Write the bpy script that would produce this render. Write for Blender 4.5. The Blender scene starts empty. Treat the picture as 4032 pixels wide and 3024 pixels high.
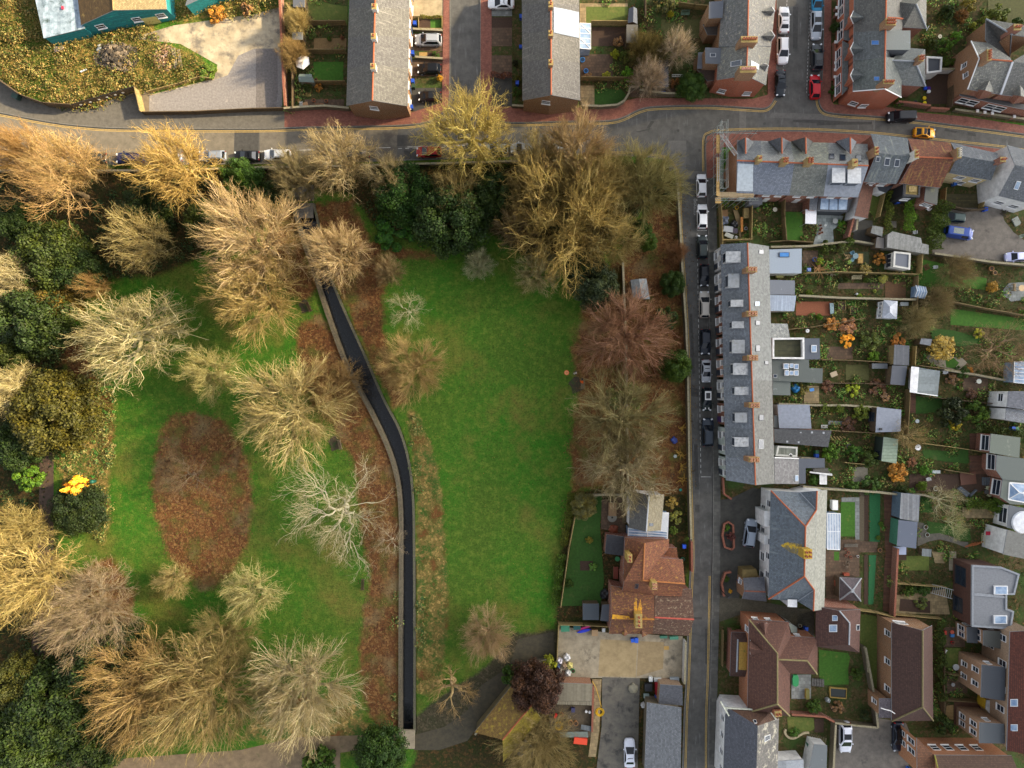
import bpy,bmesh,math,random
import numpy as np
from mathutils import Vector,Matrix
from mathutils.geometry import tessellate_polygon
random.seed(7)
SC=bpy.context.scene
COL=SC.collection
R=math.radians
# ------------------------------------------------------------------ camera, sky, sun, exposure
CAM_H=120.0
cd=bpy.data.cameras.new('camera');cam=bpy.data.objects.new('camera',cd);COL.objects.link(cam)
cam.location=(0,0,CAM_H);cam.rotation_euler=(0,0,0)
cd.sensor_width=36;cd.lens=18/(89.0/CAM_H);cd.clip_start=1;cd.clip_end=6000
SC.camera=cam
SUN_EL,SUN_AZ=R(27),R(14)
w=bpy.data.worlds.new('World');SC.world=w;w.use_nodes=True
nt=w.node_tree;nt.nodes.clear()
sky=nt.nodes.new('ShaderNodeTexSky');sky.sky_type='NISHITA';sky.sun_disc=False
sky.sun_elevation=SUN_EL;sky.sun_rotation=R(90)-SUN_AZ;sky.air_density=0.7;sky.dust_density=2.0;sky.ozone_density=0.3
bg=nt.nodes.new('ShaderNodeBackground');bg.inputs[1].default_value=0.15
ow=nt.nodes.new('ShaderNodeOutputWorld')
hs=nt.nodes.new('ShaderNodeHueSaturation');hs.inputs['Saturation'].default_value=.3
nt.links.new(sky.outputs[0],hs.inputs['Color']);nt.links.new(hs.outputs[0],bg.inputs[0]);nt.links.new(bg.outputs[0],ow.inputs[0])
sd=bpy.data.lights.new('sun','SUN');sun=bpy.data.objects.new('sun',sd);COL.objects.link(sun)
sd.energy=5.0;sd.angle=R(2.0);sd.color=(1.0,0.80,0.50)
SUNV=Vector((math.cos(SUN_EL)*math.cos(SUN_AZ),math.cos(SUN_EL)*math.sin(SUN_AZ),math.sin(SUN_EL)))
sun.rotation_euler=SUNV.to_track_quat('Z','Y').to_euler();sun.location=SUNV*900
SC.view_settings.view_transform='Standard';SC.view_settings.look='None'
SC.view_settings.exposure=1.32;SC.view_settings.gamma=1.0
SC.cycles.max_bounces=6;SC.cycles.transparent_max_bounces=8
SC.cycles.use_denoising=True
# unseen thin veil added to dim the sun over most of the view, high up and far off to the right
def sun_dimming_cloud():
 bm=bmesh.new();bmesh.ops.create_icosphere(bm,subdivisions=5,radius=1);rr=random.Random(4);ph=[rr.uniform(0,6)for _ in range(6)]
 for v in bm.verts:
  c=v.co;k=1+.06*math.sin(5*c.x+ph[0])*math.cos(6*c.y+ph[1])+.04*math.sin(11*c.y+ph[2])*math.sin(9*c.x+ph[3]);v.co=Vector((c.x*175*k,c.y*112*k,c.z*16*k))
 me=bpy.data.meshes.new('sun_dimming_cloud');bm.to_mesh(me);bm.free();o=bpy.data.objects.new('sun_dimming_cloud',me);COL.objects.link(o)
 t=720/SUNV.z;o.location=SUNV*t+Vector((52,-50,0));o.rotation_euler=(0,0,R(42));o['kind']='structure'
 m=bpy.data.materials.new('sun_dimming_veil');m.use_nodes=True;n=m.node_tree;n.nodes.clear();a=n.nodes.new('ShaderNodeBsdfTransparent');d=n.nodes.new('ShaderNodeBsdfTranslucent');x=n.nodes.new('ShaderNodeMixShader');u=n.nodes.new('ShaderNodeOutputMaterial')
 x.inputs[0].default_value=.8;n.links.new(a.outputs[0],x.inputs[1]);n.links.new(d.outputs[0],x.inputs[2]);n.links.new(x.outputs[0],u.inputs[0]);me.materials.append(m)
sun_dimming_cloud()
# ------------------------------------------------------------------ survey grid: photo plan -> metres at a given height
KM=178.0/4032
s1=1008/2212
TL={'A':(0,0,s1),'B':(1008,0,s1),'C':(2016,0,s1),'D':(3024,0,s1),'D2':(3024,504,s1),'E':(2600,1180,s1),'F':(3024,1260,s1),'G':(2700,1860,s1),'H':(3024,2268,s1),'I':(3400,1760,632/2212),'J':(2100,1860,700/2212),'K':(1840,2268,s1),'O':(0,0,4032/2212),'P':(0,504,s1),'Q':(1900,500,s1),'R':(1144,2016,s1),'S':(908,1360,s1),'U':(2640,760,400/1269),'V':(2640,500,400/1269),'W':(3700,2200,332/1269),'X':(3700,1660,332/1269),'Y':(2820,2400,400/1269),'Z':(2760,2720,404/1265),'L':(0,2016,1344/2212),'M':(0,1260,s1)}
CUR=['O']
def T(k):CUR[0]=k
def at(x,y,z=0.0):
 ox,oy,s=TL[CUR[0]]
 f=KM*(CAM_H-z)/CAM_H
 return Vector(((ox+x*s-2016)*f,(1512-(oy+y*s))*f,z))
def px(n):return n*TL[CUR[0]][2]*KM
# ------------------------------------------------------------------ materials
def hx(h,k=1.0):
 v=[int(h[i:i+2],16)/255 for i in(0,2,4)]
 return tuple(min(1,k*(c/12.92 if c<=.04045 else((c+.055)/1.055)**2.4))for c in v)+(1,)
MC={}
class NT:
 def __init__(s,name):
  s.m=bpy.data.materials.new(name);s.m.use_nodes=True;s.t=s.m.node_tree;s.t.nodes.clear()
  s.out=s.n('ShaderNodeOutputMaterial');s.p=s.n('ShaderNodeBsdfPrincipled');s.l(s.p.outputs[0],s.out.inputs[0])
 def n(s,k,**kw):
  x=s.t.nodes.new(k)
  for a,b in kw.items():setattr(x,a,b)
  return x
 def l(s,a,b):s.t.links.new(a,b)
 def mix(s,f,a,b,mode='MIX'):
  x=s.n('ShaderNodeMix',data_type='RGBA',blend_type=mode)
  for sock,v in((x.inputs[0],f),(x.inputs[6],a),(x.inputs[7],b)):
   if isinstance(v,(tuple,float,int)):sock.default_value=v
   else:s.l(v,sock)
  return x.outputs[2]
 def ramp(s,f,a,b):
  x=s.n('ShaderNodeMapRange');x.clamp=True
  s.l(f,x.inputs[0]);x.inputs[1].default_value=a;x.inputs[2].default_value=b
  return x.outputs[0]
 def noise(s,vec,sc,det=4,rough=.6):
  x=s.n('ShaderNodeTexNoise');x.inputs['Scale'].default_value=sc;x.inputs['Detail'].default_value=det
  x.inputs['Roughness'].default_value=rough;s.l(vec,x.inputs['Vector']);return x.outputs[0]
 def scale(s,vec,v):
  x=s.n('ShaderNodeMapping');x.inputs['Scale'].default_value=v;s.l(vec,x.inputs[0]);return x.outputs[0]
def surf(name,c1,c2=None,s=6.0,c3=None,s3=.5,t3=.55,brick=None,streak=None,rough=.85,bump=.0,oc=False,isl=0.0,metal=0.0,coat=0.0,coord='UV',spec=None):
 key=(name,c1,c2,s,c3,s3,t3,brick,streak,rough,bump,oc,isl,metal,coat,coord)
 if key in MC:return MC[key]
 N=NT(name);tc=N.n('ShaderNodeTexCoord')
 v=tc.outputs['UV']if coord=='UV' else tc.outputs['Object']
 kk={'slate_tiles':(1.3,1.35,1.4),'clay_tiles':(1.2,1.14,.95),'weathered_tiles':(.72,.75,.8),'stone_grey_tiles':(.72,.74,.76),'sandy_tiles':(.75,.75,.75),'lichen_slate_pale':(.75,.75,.75),'roof_felt':(.97,1.0,1.05)}.get(name,(1,1,1))
 c1=hx(c1)if isinstance(c1,str)else c1
 c1=tuple(a*b_ for a,b_ in zip(c1[:3],kk))+(1,)
 c2=hx(c2)if isinstance(c2,str)else(c2 or tuple(x*.75 for x in c1[:3])+(1,))
 c2=tuple(x*.84*b_ for x,b_ in zip(c2[:3],kk))+(1,);f=N.ramp(N.noise(v,s,6,.7),.32,.68)
 c=N.mix(f,c1,c2)
 h=None
 if brick:
  mo,bw,bh,ms=brick
  b=N.n('ShaderNodeTexBrick');N.l(v,b.inputs['Vector'])
  b.inputs['Scale'].default_value=1;b.inputs['Brick Width'].default_value=bw;b.inputs['Row Height'].default_value=bh
  b.inputs['Mortar Size'].default_value=ms;b.inputs['Mortar Smooth'].default_value=.3
  b.inputs['Color1'].default_value=(.74,.74,.74,1);b.inputs['Color2'].default_value=(1.18,1.18,1.18,1)
  c=N.mix(1.0,c,b.outputs['Color'],'MULTIPLY')
  c=N.mix(b.outputs['Fac'],c,hx(mo));h=b.outputs['Fac']
 if streak:
  cs,amt=streak
  fs=N.ramp(N.noise(N.scale(v,(2.2,.25,1)),1.0,4),.62-amt*.25,.78)
  c=N.mix(fs,c,hx(cs))
 if c3:
  f3=N.ramp(N.noise(v,s3,8,.7),t3,t3+.12)
  c=N.mix(f3,c,hx(c3))
 if isl:
  g=N.n('ShaderNodeNewGeometry');mr=N.n('ShaderNodeMapRange');N.l(g.outputs['Random Per Island'],mr.inputs[0])
  mr.inputs[3].default_value=1-isl;mr.inputs[4].default_value=1+isl
  cc=N.n('ShaderNodeCombineColor')
  for i in range(3):N.l(mr.outputs[0],cc.inputs[i])
  c=N.mix(1.0,c,cc.outputs[0],'MULTIPLY')
 if oc:
  oi=N.n('ShaderNodeObjectInfo');c=N.mix(1.0,c,oi.outputs['Color'],'MULTIPLY')
 N.l(c,N.p.inputs['Base Color'])
 N.p.inputs['Roughness'].default_value=rough;N.p.inputs['Metallic'].default_value=metal
 N.p.inputs['Coat Weight'].default_value=coat;N.p.inputs['Coat Roughness'].default_value=.05
 N.p.inputs['Specular IOR Level'].default_value=.5 if spec is None else spec
 if bump:
  bn=N.n('ShaderNodeBump');bn.inputs['Strength'].default_value=.6;bn.inputs['Distance'].default_value=bump
  if h is not None:bn.invert=True;N.l(h,bn.inputs['Height'])
  else:N.l(N.noise(v,s*2,4),bn.inputs['Height'])
  N.l(bn.outputs[0],N.p.inputs['Normal'])
 MC[key]=N.m
 return N.m
def slate(c='5c6066',c2='4a4d52',lichen='8d8c7c',t=.6,st=None):return surf('slate_tiles',c,c2,3.0,lichen,1.6,t,('3c3e42',.3,.22,.02),st,.62,.02)
def clay(c='7d4a3a',c2='60382e',lichen='97794f',t=.64,st=None):return surf('clay_tiles',c,c2,2.5,lichen,1.8,t,('3d2722',.22,.26,.03),st,.85,.02)
def brickm(c='9c6a48',c2='82533a'):return surf('brick_wall',c,c2,5,None,.5,.55,('a89a86',.23,.075,.008),None,.9,.004)
def render(c='e4e2dc'):return surf('painted_render',c,None and c,1.2,'b9b4a6',.8,.66,None,None,.8)
def felt(c='7d8590',c2=None,st='9aa0a6',t=.62):return surf('roof_felt',c,c2 or c,9,st,.7,t,None,None,.75)
def plain(name,c,rough=.6,**k):return surf(name,c,k.pop('c2',c),5,rough=rough,**k)
def wood(c='9a7a4e',c2='6f5536'):return surf('timber',c,c2,3,None,.5,.5,('3a2c1c',2.4,.12,.012),None,.85)
WHITE=plain('white_frame','e8e8e6',.45)
def glassm():
 if 'glass' in MC:return MC['glass']
 N=NT('window_glass');tc=N.n('ShaderNodeTexCoord')
 N.l(N.mix(N.noise(tc.outputs['UV'],.8),hx('161d27'),hx('2c3848')),N.p.inputs['Base Color'])
 N.p.inputs['Roughness'].default_value=.08;N.p.inputs['Specular IOR Level'].default_value=.8
 MC['glass']=N.m;return N.m
def paleglass():
 if 'pg' in MC:return MC['pg']
 N=NT('conservatory_glass');tc=N.n('ShaderNodeTexCoord')
 N.l(N.mix(N.ramp(N.noise(tc.outputs['UV'],.9),.35,.65),hx('6a84a4'),hx('9fb2c6')),N.p.inputs['Base Color'])
 N.p.inputs['Roughness'].default_value=.12;N.p.inputs['Specular IOR Level'].default_value=.7
 MC['pg']=N.m;return N.m
TERRA=surf('terracotta','b4623c','8f4c30',5,'b98a55',1.5,.62,rough=.85)
LEAD=surf('lead_flashing','9aa0a6','83888e',4,rough=.5)
STONE=surf('flint_wall','756a55','575040',3.5,'4d5a2e',1.2,.58,('5c5546',.35,.18,.02),None,.95,.02)
# ------------------------------------------------------------------ mesh building
WLOC={}
def metric_uv(me):
 uv=me.uv_layers.new(name='UVMap').data
 for p in me.polygons:
  n=p.normal
  if abs(n.z)>.985:u=Vector((1,0,0));v=Vector((0,1,0))
  else:
   u=Vector((-n.y,n.x,0)).normalized();v=n.cross(u)
  for li in p.loop_indices:
   c=me.vertices[me.loops[li].vertex_index].co+UVO[0]
   uv[li].uv=(c.dot(u),c.dot(v))
UVO=[Vector((0,0,0))]
class MB:
 def __init__(s):s.v=[];s.f=[];s.mi=[]
 def add(s,vs,fs,mi=0):
  o=len(s.v);s.v+=[Vector(x)for x in vs]
  for f in fs:s.f.append([o+i for i in f]);s.mi.append(mi)
  return s
 def poly(s,vs,mi=0):return s.add(vs,[list(range(len(vs)))],mi)
 def prism(s,bot,top,mi=0,cap=True):
  n=len(bot);fs=[[i,(i+1)%n,n+(i+1)%n,n+i]for i in range(n)]
  if cap:fs+=[list(range(n))[::-1],list(range(n,2*n))]
  return s.add(list(bot)+list(top),fs,mi)
 def box(s,c,d,rz=0.0,mi=0,taper=1.0):
  hx_,hy_,hz_=d[0]/2,d[1]/2,d[2]/2;ca,sa=math.cos(rz),math.sin(rz);c=Vector(c)
  def q(k,z):return[c+Vector((ca*x*k-sa*y*k,sa*x*k+ca*y*k,z))for x,y in((-hx_,-hy_),(hx_,-hy_),(hx_,hy_),(-hx_,hy_))]
  return s.prism(q(1,-hz_),q(taper,hz_),mi)
 def tube(s,a,b,r,k=6,r2=None,mi=0):
  a=Vector(a);b=Vector(b);d=(b-a).normalized();u=d.orthogonal().normalized();v=d.cross(u);r2=r if r2 is None else r2
  A=[a+r*(math.cos(6.2832*i/k)*u+math.sin(6.2832*i/k)*v)for i in range(k)]
  B=[b+r2*(math.cos(6.2832*i/k)*u+math.sin(6.2832*i/k)*v)for i in range(k)]
  return s.prism(A,B,mi)
 def path(s,pts,r,k=5,mi=0):
  for a,b in zip(pts,pts[1:]):s.tube(a,b,r,k,None,mi)
  return s
 def build(s,name,mat,parent=None,smooth=False):
  me=bpy.data.meshes.new(name);off=WLOC.get(parent.name,Vector())if parent else Vector()
  me.from_pydata([v-off for v in s.v],[],s.f);me.update()
  bm=bmesh.new();bm.from_mesh(me);bmesh.ops.recalc_face_normals(bm,faces=bm.faces)if not getattr(s,'keep',0)else None
  bm.to_mesh(me);bm.free();UVO[0]=off;metric_uv(me)
  for m in(mat if isinstance(mat,(list,tuple))else[mat]):me.materials.append(m)
  if isinstance(mat,(list,tuple))and len(me.polygons)==len(s.mi):me.polygons.foreach_set('material_index',s.mi)
  if smooth:me.polygons.foreach_set('use_smooth',[True]*len(me.polygons))
  o=bpy.data.objects.new(name,me);COL.objects.link(o)
  if parent:o.parent=parent;WLOC[o.name]=off
  else:WLOC[o.name]=Vector()
  return o
def tag(o,label,cat,group=None):
 o['label']=label;o['category']=cat
 if group:o['group']=group
 return o
def thing(name,label,cat,loc=(0,0,0),rz=0.0,group=None):
 o=bpy.data.objects.new(name,None);COL.objects.link(o);o.location=loc;o.rotation_euler=(0,0,rz)
 o.empty_display_size=.3;WLOC[o.name]=Vector(loc);return tag(o,label,cat,group)
def struct(o,kind='structure'):o['kind']=kind;return o
def ccw(p):
 a=sum(p[i].x*p[(i+1)%len(p)].y-p[(i+1)%len(p)].x*p[i].y for i in range(len(p)))
 return p if a>0 else p[::-1]
def sheet(name,pts,mat,z=.02,skirt=False):
 P=ccw([at(x,y)+Vector((0,0,z))for x,y in pts]);b=MB()
 tri=tessellate_polygon([P]);b.add(P,[list(t)for t in tri])
 if skirt:
  n=len(P)
  for i in range(n):a,c=P[i],P[(i+1)%n];b.add([a,c,Vector((c.x,c.y,-.05)),Vector((a.x,a.y,-.05))],[[0,1,2,3]])
 o=b.build(name,mat);return struct(o)
def offline(P,d):
 out=[]
 for i in range(len(P)):
  a=P[max(0,i-1)];c=P[min(len(P)-1,i+1)];t=Vector((c.x-a.x,c.y-a.y,0)).normalized()
  out.append(P[i]+Vector((-t.y,t.x,0))*d)
 return out
def ribbon(b,P,w_,z0,z1):
 L,Q=offline(P,w_/2),offline(P,-w_/2)
 for i in range(len(P)-1):
  q=[L[i],Q[i],Q[i+1],L[i+1]]
  if z1-z0<.01:b.poly([Vector((p.x,p.y,z1))for p in q])
  else:b.prism([Vector((p.x,p.y,z0))for p in q],[Vector((p.x,p.y,z1))for p in q])
 return b
def smooth_line(pts,n=5):
 P=[at(*p)for p in pts];out=[]
 for i in range(len(P)-1):
  p0,p1,p2,p3=P[max(0,i-1)],P[i],P[i+1],P[min(len(P)-1,i+2)]
  for k in range(n):
   t=k/n;out.append(.5*((2*p1)+(p2-p0)*t+(2*p0-5*p1+4*p2-p3)*t*t+(3*p1-p0-3*p2+p3)*t**3))
 return out+[P[-1]]

# ------------------------------------------------------------------ ground sheet with mapped cover (grass, leaf litter, straw, soil)
T('O')
STREAM_L=[(640,455),(655,510),(682,590),(715,690),(752,790),(800,880),(838,960),(860,1030),(868,1100),(869,1200),(868,1400),(868,1584)]
STREAM_R=[(676,440),(690,500),(706,580),(742,670),(785,765),(826,860),(862,930),(882,1000),(891,1080),(893,1180),(894,1400),(894,1584)]
SL,SR=smooth_line(STREAM_L),smooth_line(STREAM_R)
stream_poly=SL+SR[::-1]
COVER={'litter':[[(365,900),(420,890),(480,905),(520,960),(540,1010),(545,1080),(540,1150),(520,1210),(480,1260),(440,1278),(400,1250),(360,1190),(335,1120),(328,1050),(335,980)],[(640,710),(690,672),(730,730),(765,815),(815,890),(852,975),(862,1040),(866,1200),(866,1575),(835,1578),(800,1550),(780,1500),(776,1400),(785,1330),(800,1240),(783,1170),(770,1040),(765,1000),(740,960),(700,900),(650,800)],[(676,440),(760,430),(800,520),(900,545),(985,540),(930,560),(840,560),(830,640),(828,720),(848,780),(880,870),(850,880),(790,760),(745,660),(700,560)],[(1270,640),(1330,560),(1400,450),(1480,420),(1488,780),(1490,1060),(1400,1070),(1330,1050),(1240,1060),(1228,960),(1250,860),(1235,760)],[(560,410),(640,410),(660,560),(690,610),(660,660),(600,600)],[(165,1240),(240,1200),(290,1290),(280,1380),(150,1400)],[(140,640),(160,700),(210,820),(150,830),(120,700)]],'straw':[[(880,880),(908,905),(930,960),(948,1030),(957,1100),(962,1200),(968,1290),(968,1350),(960,1400),(955,1470),(930,1500),(898,1500),(897,1340),(897,1200),(900,1100),(892,1000)],[(150,820),(240,830),(247,900),(242,980),(236,1060),(242,1120),(225,1170),(150,1120),(122,1000),(130,900)],[(560,1530),(760,1480),(790,1560),(860,1585),(860,1600),(520,1600)]],'soil':[[(-80,366),(1450,352),(1470,420),(1330,480),(1280,560),(1140,560),(1060,500),(880,520),(800,480),(760,420),(560,400),(560,470),(420,560),(330,600),(200,600),(150,700),(130,900),(100,1080),(140,1260),(130,1420),(230,1400),(280,1480),(240,1720),(-80,1720)],[(1486,1050),(1486,1720),(880,1720),(900,1600),(1010,1560),(1110,1380),(1200,1360),(1204,1240),(1235,1065),(1330,1045)]],'garden':[[(1546,380),(2300,330),(2300,1720),(1546,1720)],[(612,-60),(752,-60),(752,242),(612,242)],[(880,-60),(972,-60),(972,250),(880,250)],[(1060,-60),(1130,-60),(1130,240),(1060,240)],[(1250,-60),(1520,-60),(1520,215),(1250,240)],[(1780,-60),(2300,-60),(2300,280),(2080,250),(1790,222)],[(1500,-60),(1665,-60),(1665,215),(1500,215)]],'scrub':[[(-90,60),(100,80),(210,75),(330,40),(340,90),(430,120),(468,160),(410,180),(320,200),(180,240),(70,215),(0,170),(-90,120)],[(-90,-80),(95,-80),(105,80),(-90,120)],[(380,0),(600,-10),(600,30),(450,40),(370,50)]],'dark_earth':[[(1110,1370),(1205,1360),(1195,1440),(1100,1470),(1010,1580),(900,1590),(880,1560),(960,1500),(1050,1440)]],}
def sdist(X,Y,P):
 px_=np.array([p.x for p in P]);py_=np.array([p.y for p in P]);qx=np.roll(px_,-1);qy=np.roll(py_,-1)
 D=np.full(X.shape,1e9);ins=np.zeros(X.shape,bool)
 for a,b,c,d in zip(px_,py_,qx,qy):
  ex,ey=c-a,d-b;t=np.clip(((X-a)*ex+(Y-b)*ey)/(ex*ex+ey*ey+1e-9),0,1)
  D=np.minimum(D,np.hypot(X-a-t*ex,Y-b-t*ey))
  cr=((b>Y)!=(d>Y))&(X<(c-a)*(Y-b)/(d-b+1e-12)+a);ins^=cr
 return np.where(ins,D,-D)
gx=np.arange(-110,110.01,.3);gy=np.arange(-86,86.01,.3)
GX,GY=np.meshgrid(gx,gy);nx,ny=len(gx),len(gy)
def cover(k,soft):
 m=np.full(GX.shape,-9.0)
 for p in COVER[k]:
  m=np.maximum(m,sdist(GX,GY,[at(*q)for q in p]))
 return np.clip(.5+m/(2*soft),0,1)
MK={k:cover(k,s)for k,s in(('litter',1.7),('straw',1.3),('soil',1.6),('garden',.25),('scrub',1.0),('dark_earth',1.0))}
DS=sdist(GX,GY,stream_poly)
GZ=np.where(DS>-.12,-1.9,0.0)
GZ=np.where((GZ==0)&(np.minimum(np.minimum(1,1),1)>0),0.0,GZ)
V=np.stack([GX,GY,GZ],-1).reshape(-1,3).astype(np.float32)
idx=np.arange(nx*ny).reshape(ny,nx)
Q=np.stack([idx[:-1,:-1],idx[:-1,1:],idx[1:,1:],idx[1:,:-1]],-1).reshape(-1,4)
def npmesh(name,V,Q,smooth=False):
 me=bpy.data.meshes.new(name);k=Q.shape[1]
 me.vertices.add(len(V));me.vertices.foreach_set('co',np.ascontiguousarray(V,np.float32).ravel())
 me.loops.add(Q.size);me.loops.foreach_set('vertex_index',np.ascontiguousarray(Q,np.int32).ravel())
 me.polygons.add(len(Q));me.polygons.foreach_set('loop_start',np.arange(0,Q.size,k,dtype=np.int32))
 me.update(calc_edges=True)
 if smooth:me.polygons.foreach_set('use_smooth',np.ones(len(Q),bool))
 return me
gm=npmesh('ground',V,Q)
for nm,ks in(('cover_a',('litter','straw','soil')),('cover_b',('garden','scrub','dark_earth'))):
 a=gm.attributes.new(nm,'FLOAT_COLOR','POINT')
 a.data.foreach_set('color',np.concatenate([np.stack([MK[k]for k in ks],-1).reshape(-1,3),np.ones((nx*ny,1))],1).astype(np.float32).ravel())
def ground_mat():
 N=NT('ground_cover');g=N.n('ShaderNodeNewGeometry');pos=g.outputs['Position']
 def att(n):
  a=N.n('ShaderNodeAttribute',attribute_name=n);sp=N.n('ShaderNodeSeparateColor');N.l(a.outputs['Color'],sp.inputs[0]);return sp.outputs
 A,B=att('cover_a'),att('cover_b')
 big,mid,fine=N.noise(pos,.055,4,.55),N.noise(pos,.45,5,.65),N.noise(pos,3.2,6,.75)
 def edge(m,k=.9):
  x=N.n('ShaderNodeMath',operation='MULTIPLY_ADD');N.l(mid,x.inputs[0]);x.inputs[1].default_value=k;N.l(m,x.inputs[2])
  y=N.n('ShaderNodeMath',operation='MULTIPLY_ADD');N.l(fine,y.inputs[0]);y.inputs[1].default_value=.5;N.l(x.outputs[0],y.inputs[2])
  return N.ramp(y.outputs[0],.5+k/2+.1,.5+k/2+.4)
 gr=N.mix(N.ramp(big,.36,.6),hx('4b6622'),hx('3a731d'))
 gr=N.mix(N.ramp(mid,.44,.74),gr,hx('5a7026'))
 gr=N.mix(N.ramp(N.noise(pos,.085,6,.65),.5,.68),gr,hx('756a34'))
 gr=N.mix(N.ramp(fine,.46,.7),gr,hx('2c4a14'))
 gr=N.mix(N.ramp(N.noise(pos,5.5,3,.8),.66,.74),gr,hx('8a7a3c'))
 gr=N.mix(N.ramp(N.noise(pos,1.4,5,.7),.6,.72),gr,hx('4f5a22'));gr=N.mix(N.ramp(N.noise(pos,.9,7,.85),.5,.62),gr,N.mix(.45,gr,hx('7a8a3a')));gr=N.mix(N.ramp(N.noise(pos,1.3,7,.85),.53,.64),gr,N.mix(.5,gr,hx('23390f')))
 def leafy(a,b,c,d):
  vo=N.n('ShaderNodeTexVoronoi');vo.inputs['Scale'].default_value=2.6;N.l(pos,vo.inputs['Vector'])
  sp=N.n('ShaderNodeSeparateColor');N.l(vo.outputs['Color'],sp.inputs[0])
  x=N.mix(N.ramp(mid,.35,.65),hx(a),hx(b));x=N.mix(N.ramp(sp.outputs[0],.55,.9),x,hx(c))
  return N.mix(N.ramp(fine,.48,.7),x,hx(d))
 li=leafy('643f2a','78522f','8e6a40','452f20')
 li=N.mix(N.ramp(N.noise(pos,.3,5),.5,.66),li,hx('5d5c2c'));li=N.mix(N.ramp(N.noise(pos,.16,4),.54,.7),li,hx('7d6c4c'))
 st=leafy('8a7444','7a6a3c','b8985c','525c28');st=N.mix(N.ramp(N.noise(pos,.5,6,.75),.46,.56),st,hx('48622a'));st=N.mix(N.ramp(N.noise(pos,.25,4),.55,.65),st,hx('7a5230'))
 so=leafy('3f3420','2f3a18','574326','231d13')
 ga=leafy('4c4428','42522a','64543a','2e2c18');ga=N.mix(N.ramp(N.noise(pos,.22,5),.54,.66),ga,hx('42562a'))
 sc=leafy('8a7440','5f662c','a58248','45521f');sc=N.mix(N.ramp(N.noise(pos,.14,4),.46,.6),sc,hx('48591f'))
 sh=leafy('4a4433','3e3f2c','5a5140','2b281f')  # darker grey-brown ground along the bottom path
 c=gr
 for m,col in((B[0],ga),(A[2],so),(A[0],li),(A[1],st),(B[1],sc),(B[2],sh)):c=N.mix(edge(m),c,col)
 N.l(c,N.p.inputs['Base Color']);N.p.inputs['Roughness'].default_value=.95;N.p.inputs['Specular IOR Level'].default_value=.15
 b=N.n('ShaderNodeBump');b.inputs['Distance'].default_value=.25;b.inputs['Strength'].default_value=.8;N.l(fine,b.inputs['Height']);N.l(b.outputs[0],N.p.inputs['Normal'])
 return N.m
GM=ground_mat();gm.materials.append(GM)
ground=bpy.data.objects.new('ground',gm);COL.objects.link(ground);struct(ground)
b=MB();E=[(-110,-86),(110,-86),(110,86),(-110,86)];F=[(-2500,-2500),(2500,-2500),(2500,2500),(-2500,2500)]
for i in range(4):
 j=(i+1)%4;b.poly([Vector((*E[i],0)),Vector((*F[i],0)),Vector((*F[j],0)),Vector((*E[j],0))])
struct(b.build('terrain',GM))
# water and the stream's walls
def water_mat():
 N=NT('stream_water');g=N.n('ShaderNodeNewGeometry');nz=N.noise(g.outputs['Position'],1.8,3)
 N.l(N.mix(nz,hx('101213'),hx('24272a')),N.p.inputs['Base Color']);N.p.inputs['Roughness'].default_value=.12
 bn=N.n('ShaderNodeBump');bn.inputs['Distance'].default_value=.05;bn.inputs['Strength'].default_value=.5
 N.l(N.noise(N.scale(g.outputs['Position'],(1.5,.6,1)),2.2,3),bn.inputs['Height']);N.l(bn.outputs[0],N.p.inputs['Normal']);return N.m
b=MB()
for i in range(len(SL)-1):b.poly([p+Vector((0,0,-1.1))for p in(SL[i],SR[i],SR[i+1],SL[i+1])])
struct(b.build('water',water_mat()))
o=ribbon(MB(),offline(SL,-.22),.62,-2.0,.45).build('stream_wall',STONE);tag(o,'long flint wall edging the left bank of the dark stream','wall')
o=ribbon(MB(),offline(SR,.12),.42,-2.0,.08).build('stream_wall',surf('stream_edging','6a6654','4c4a38',4,'465a25',1.5,.55));tag(o,'low stone edging along the right bank of the dark stream','wall')
def culvert():
 t=thing('culvert','grey concrete culvert mouth with a dark grating at the head of the stream','culvert',at(656,428))
 g=surf('old_concrete','6f6d68','4e4d48',3)
 a=at(656,418);MB().box(a+Vector((0,0,.25)),(3.6,2.6,.5)).build('headwall',g,t)
 MB().box(at(656,455)+Vector((0,0,.05)),(3.4,2.6,.1)).build('apron',g,t)
 b=MB()
 for i in range(14):b.box(at(656,434)+Vector((-1.5+i*.23,0,.58)),(.06,.9,.08))
 b.build('grating',plain('dark_iron','1d1e1f'),t)
culvert()
# ------------------------------------------------------------------ roads, pavements, kerbs, markings
ASPH=surf('asphalt','605f5b','4f4e4b',.7,'454441',.16,.54,None,('7a7a7a',.1),.9,.01)
ASPH2=surf('asphalt_patch','6d6b67','605e5a',1.5,rough=.9)
ASPHD=surf('dark_asphalt','4b4a48','3e3d3b',1.5,'5a5850',.5,.6,rough=.9)
PAVE=surf('asphalt_pavement','67635c','57544d',1.5,rough=.9)
REDB=surf('brick_paving','92604f','7a4c40',1.2,'5f4138',.6,.58,('6d4038',.22,.11,.012),rough=.9)
SLAB=surf('paving_slabs','5f5e58','52514c',1.0,'6f6d64',1.0,.62,('4a4a4a',.9,.6,.02),rough=.9)
KERB=surf('kerb_stone','77756f','5c5b56',2.0,rough=.9)
YEL=surf('road_yellow','c9a552','a08a50',3,rough=.8);WHT=surf('road_white','c9c9c4','9a9a98',3,rough=.8)
CONC=surf('concrete_yard','a89c84','8b806b',.8,'5d564a',.35,.56,rough=.9)
NK=[(-90,225),(0,244),(100,263),(180,273),(280,278),(553,279),(653,276),(778,274),(878,271),(930,262),(960,240),(972,205),(973,-90)]
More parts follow.
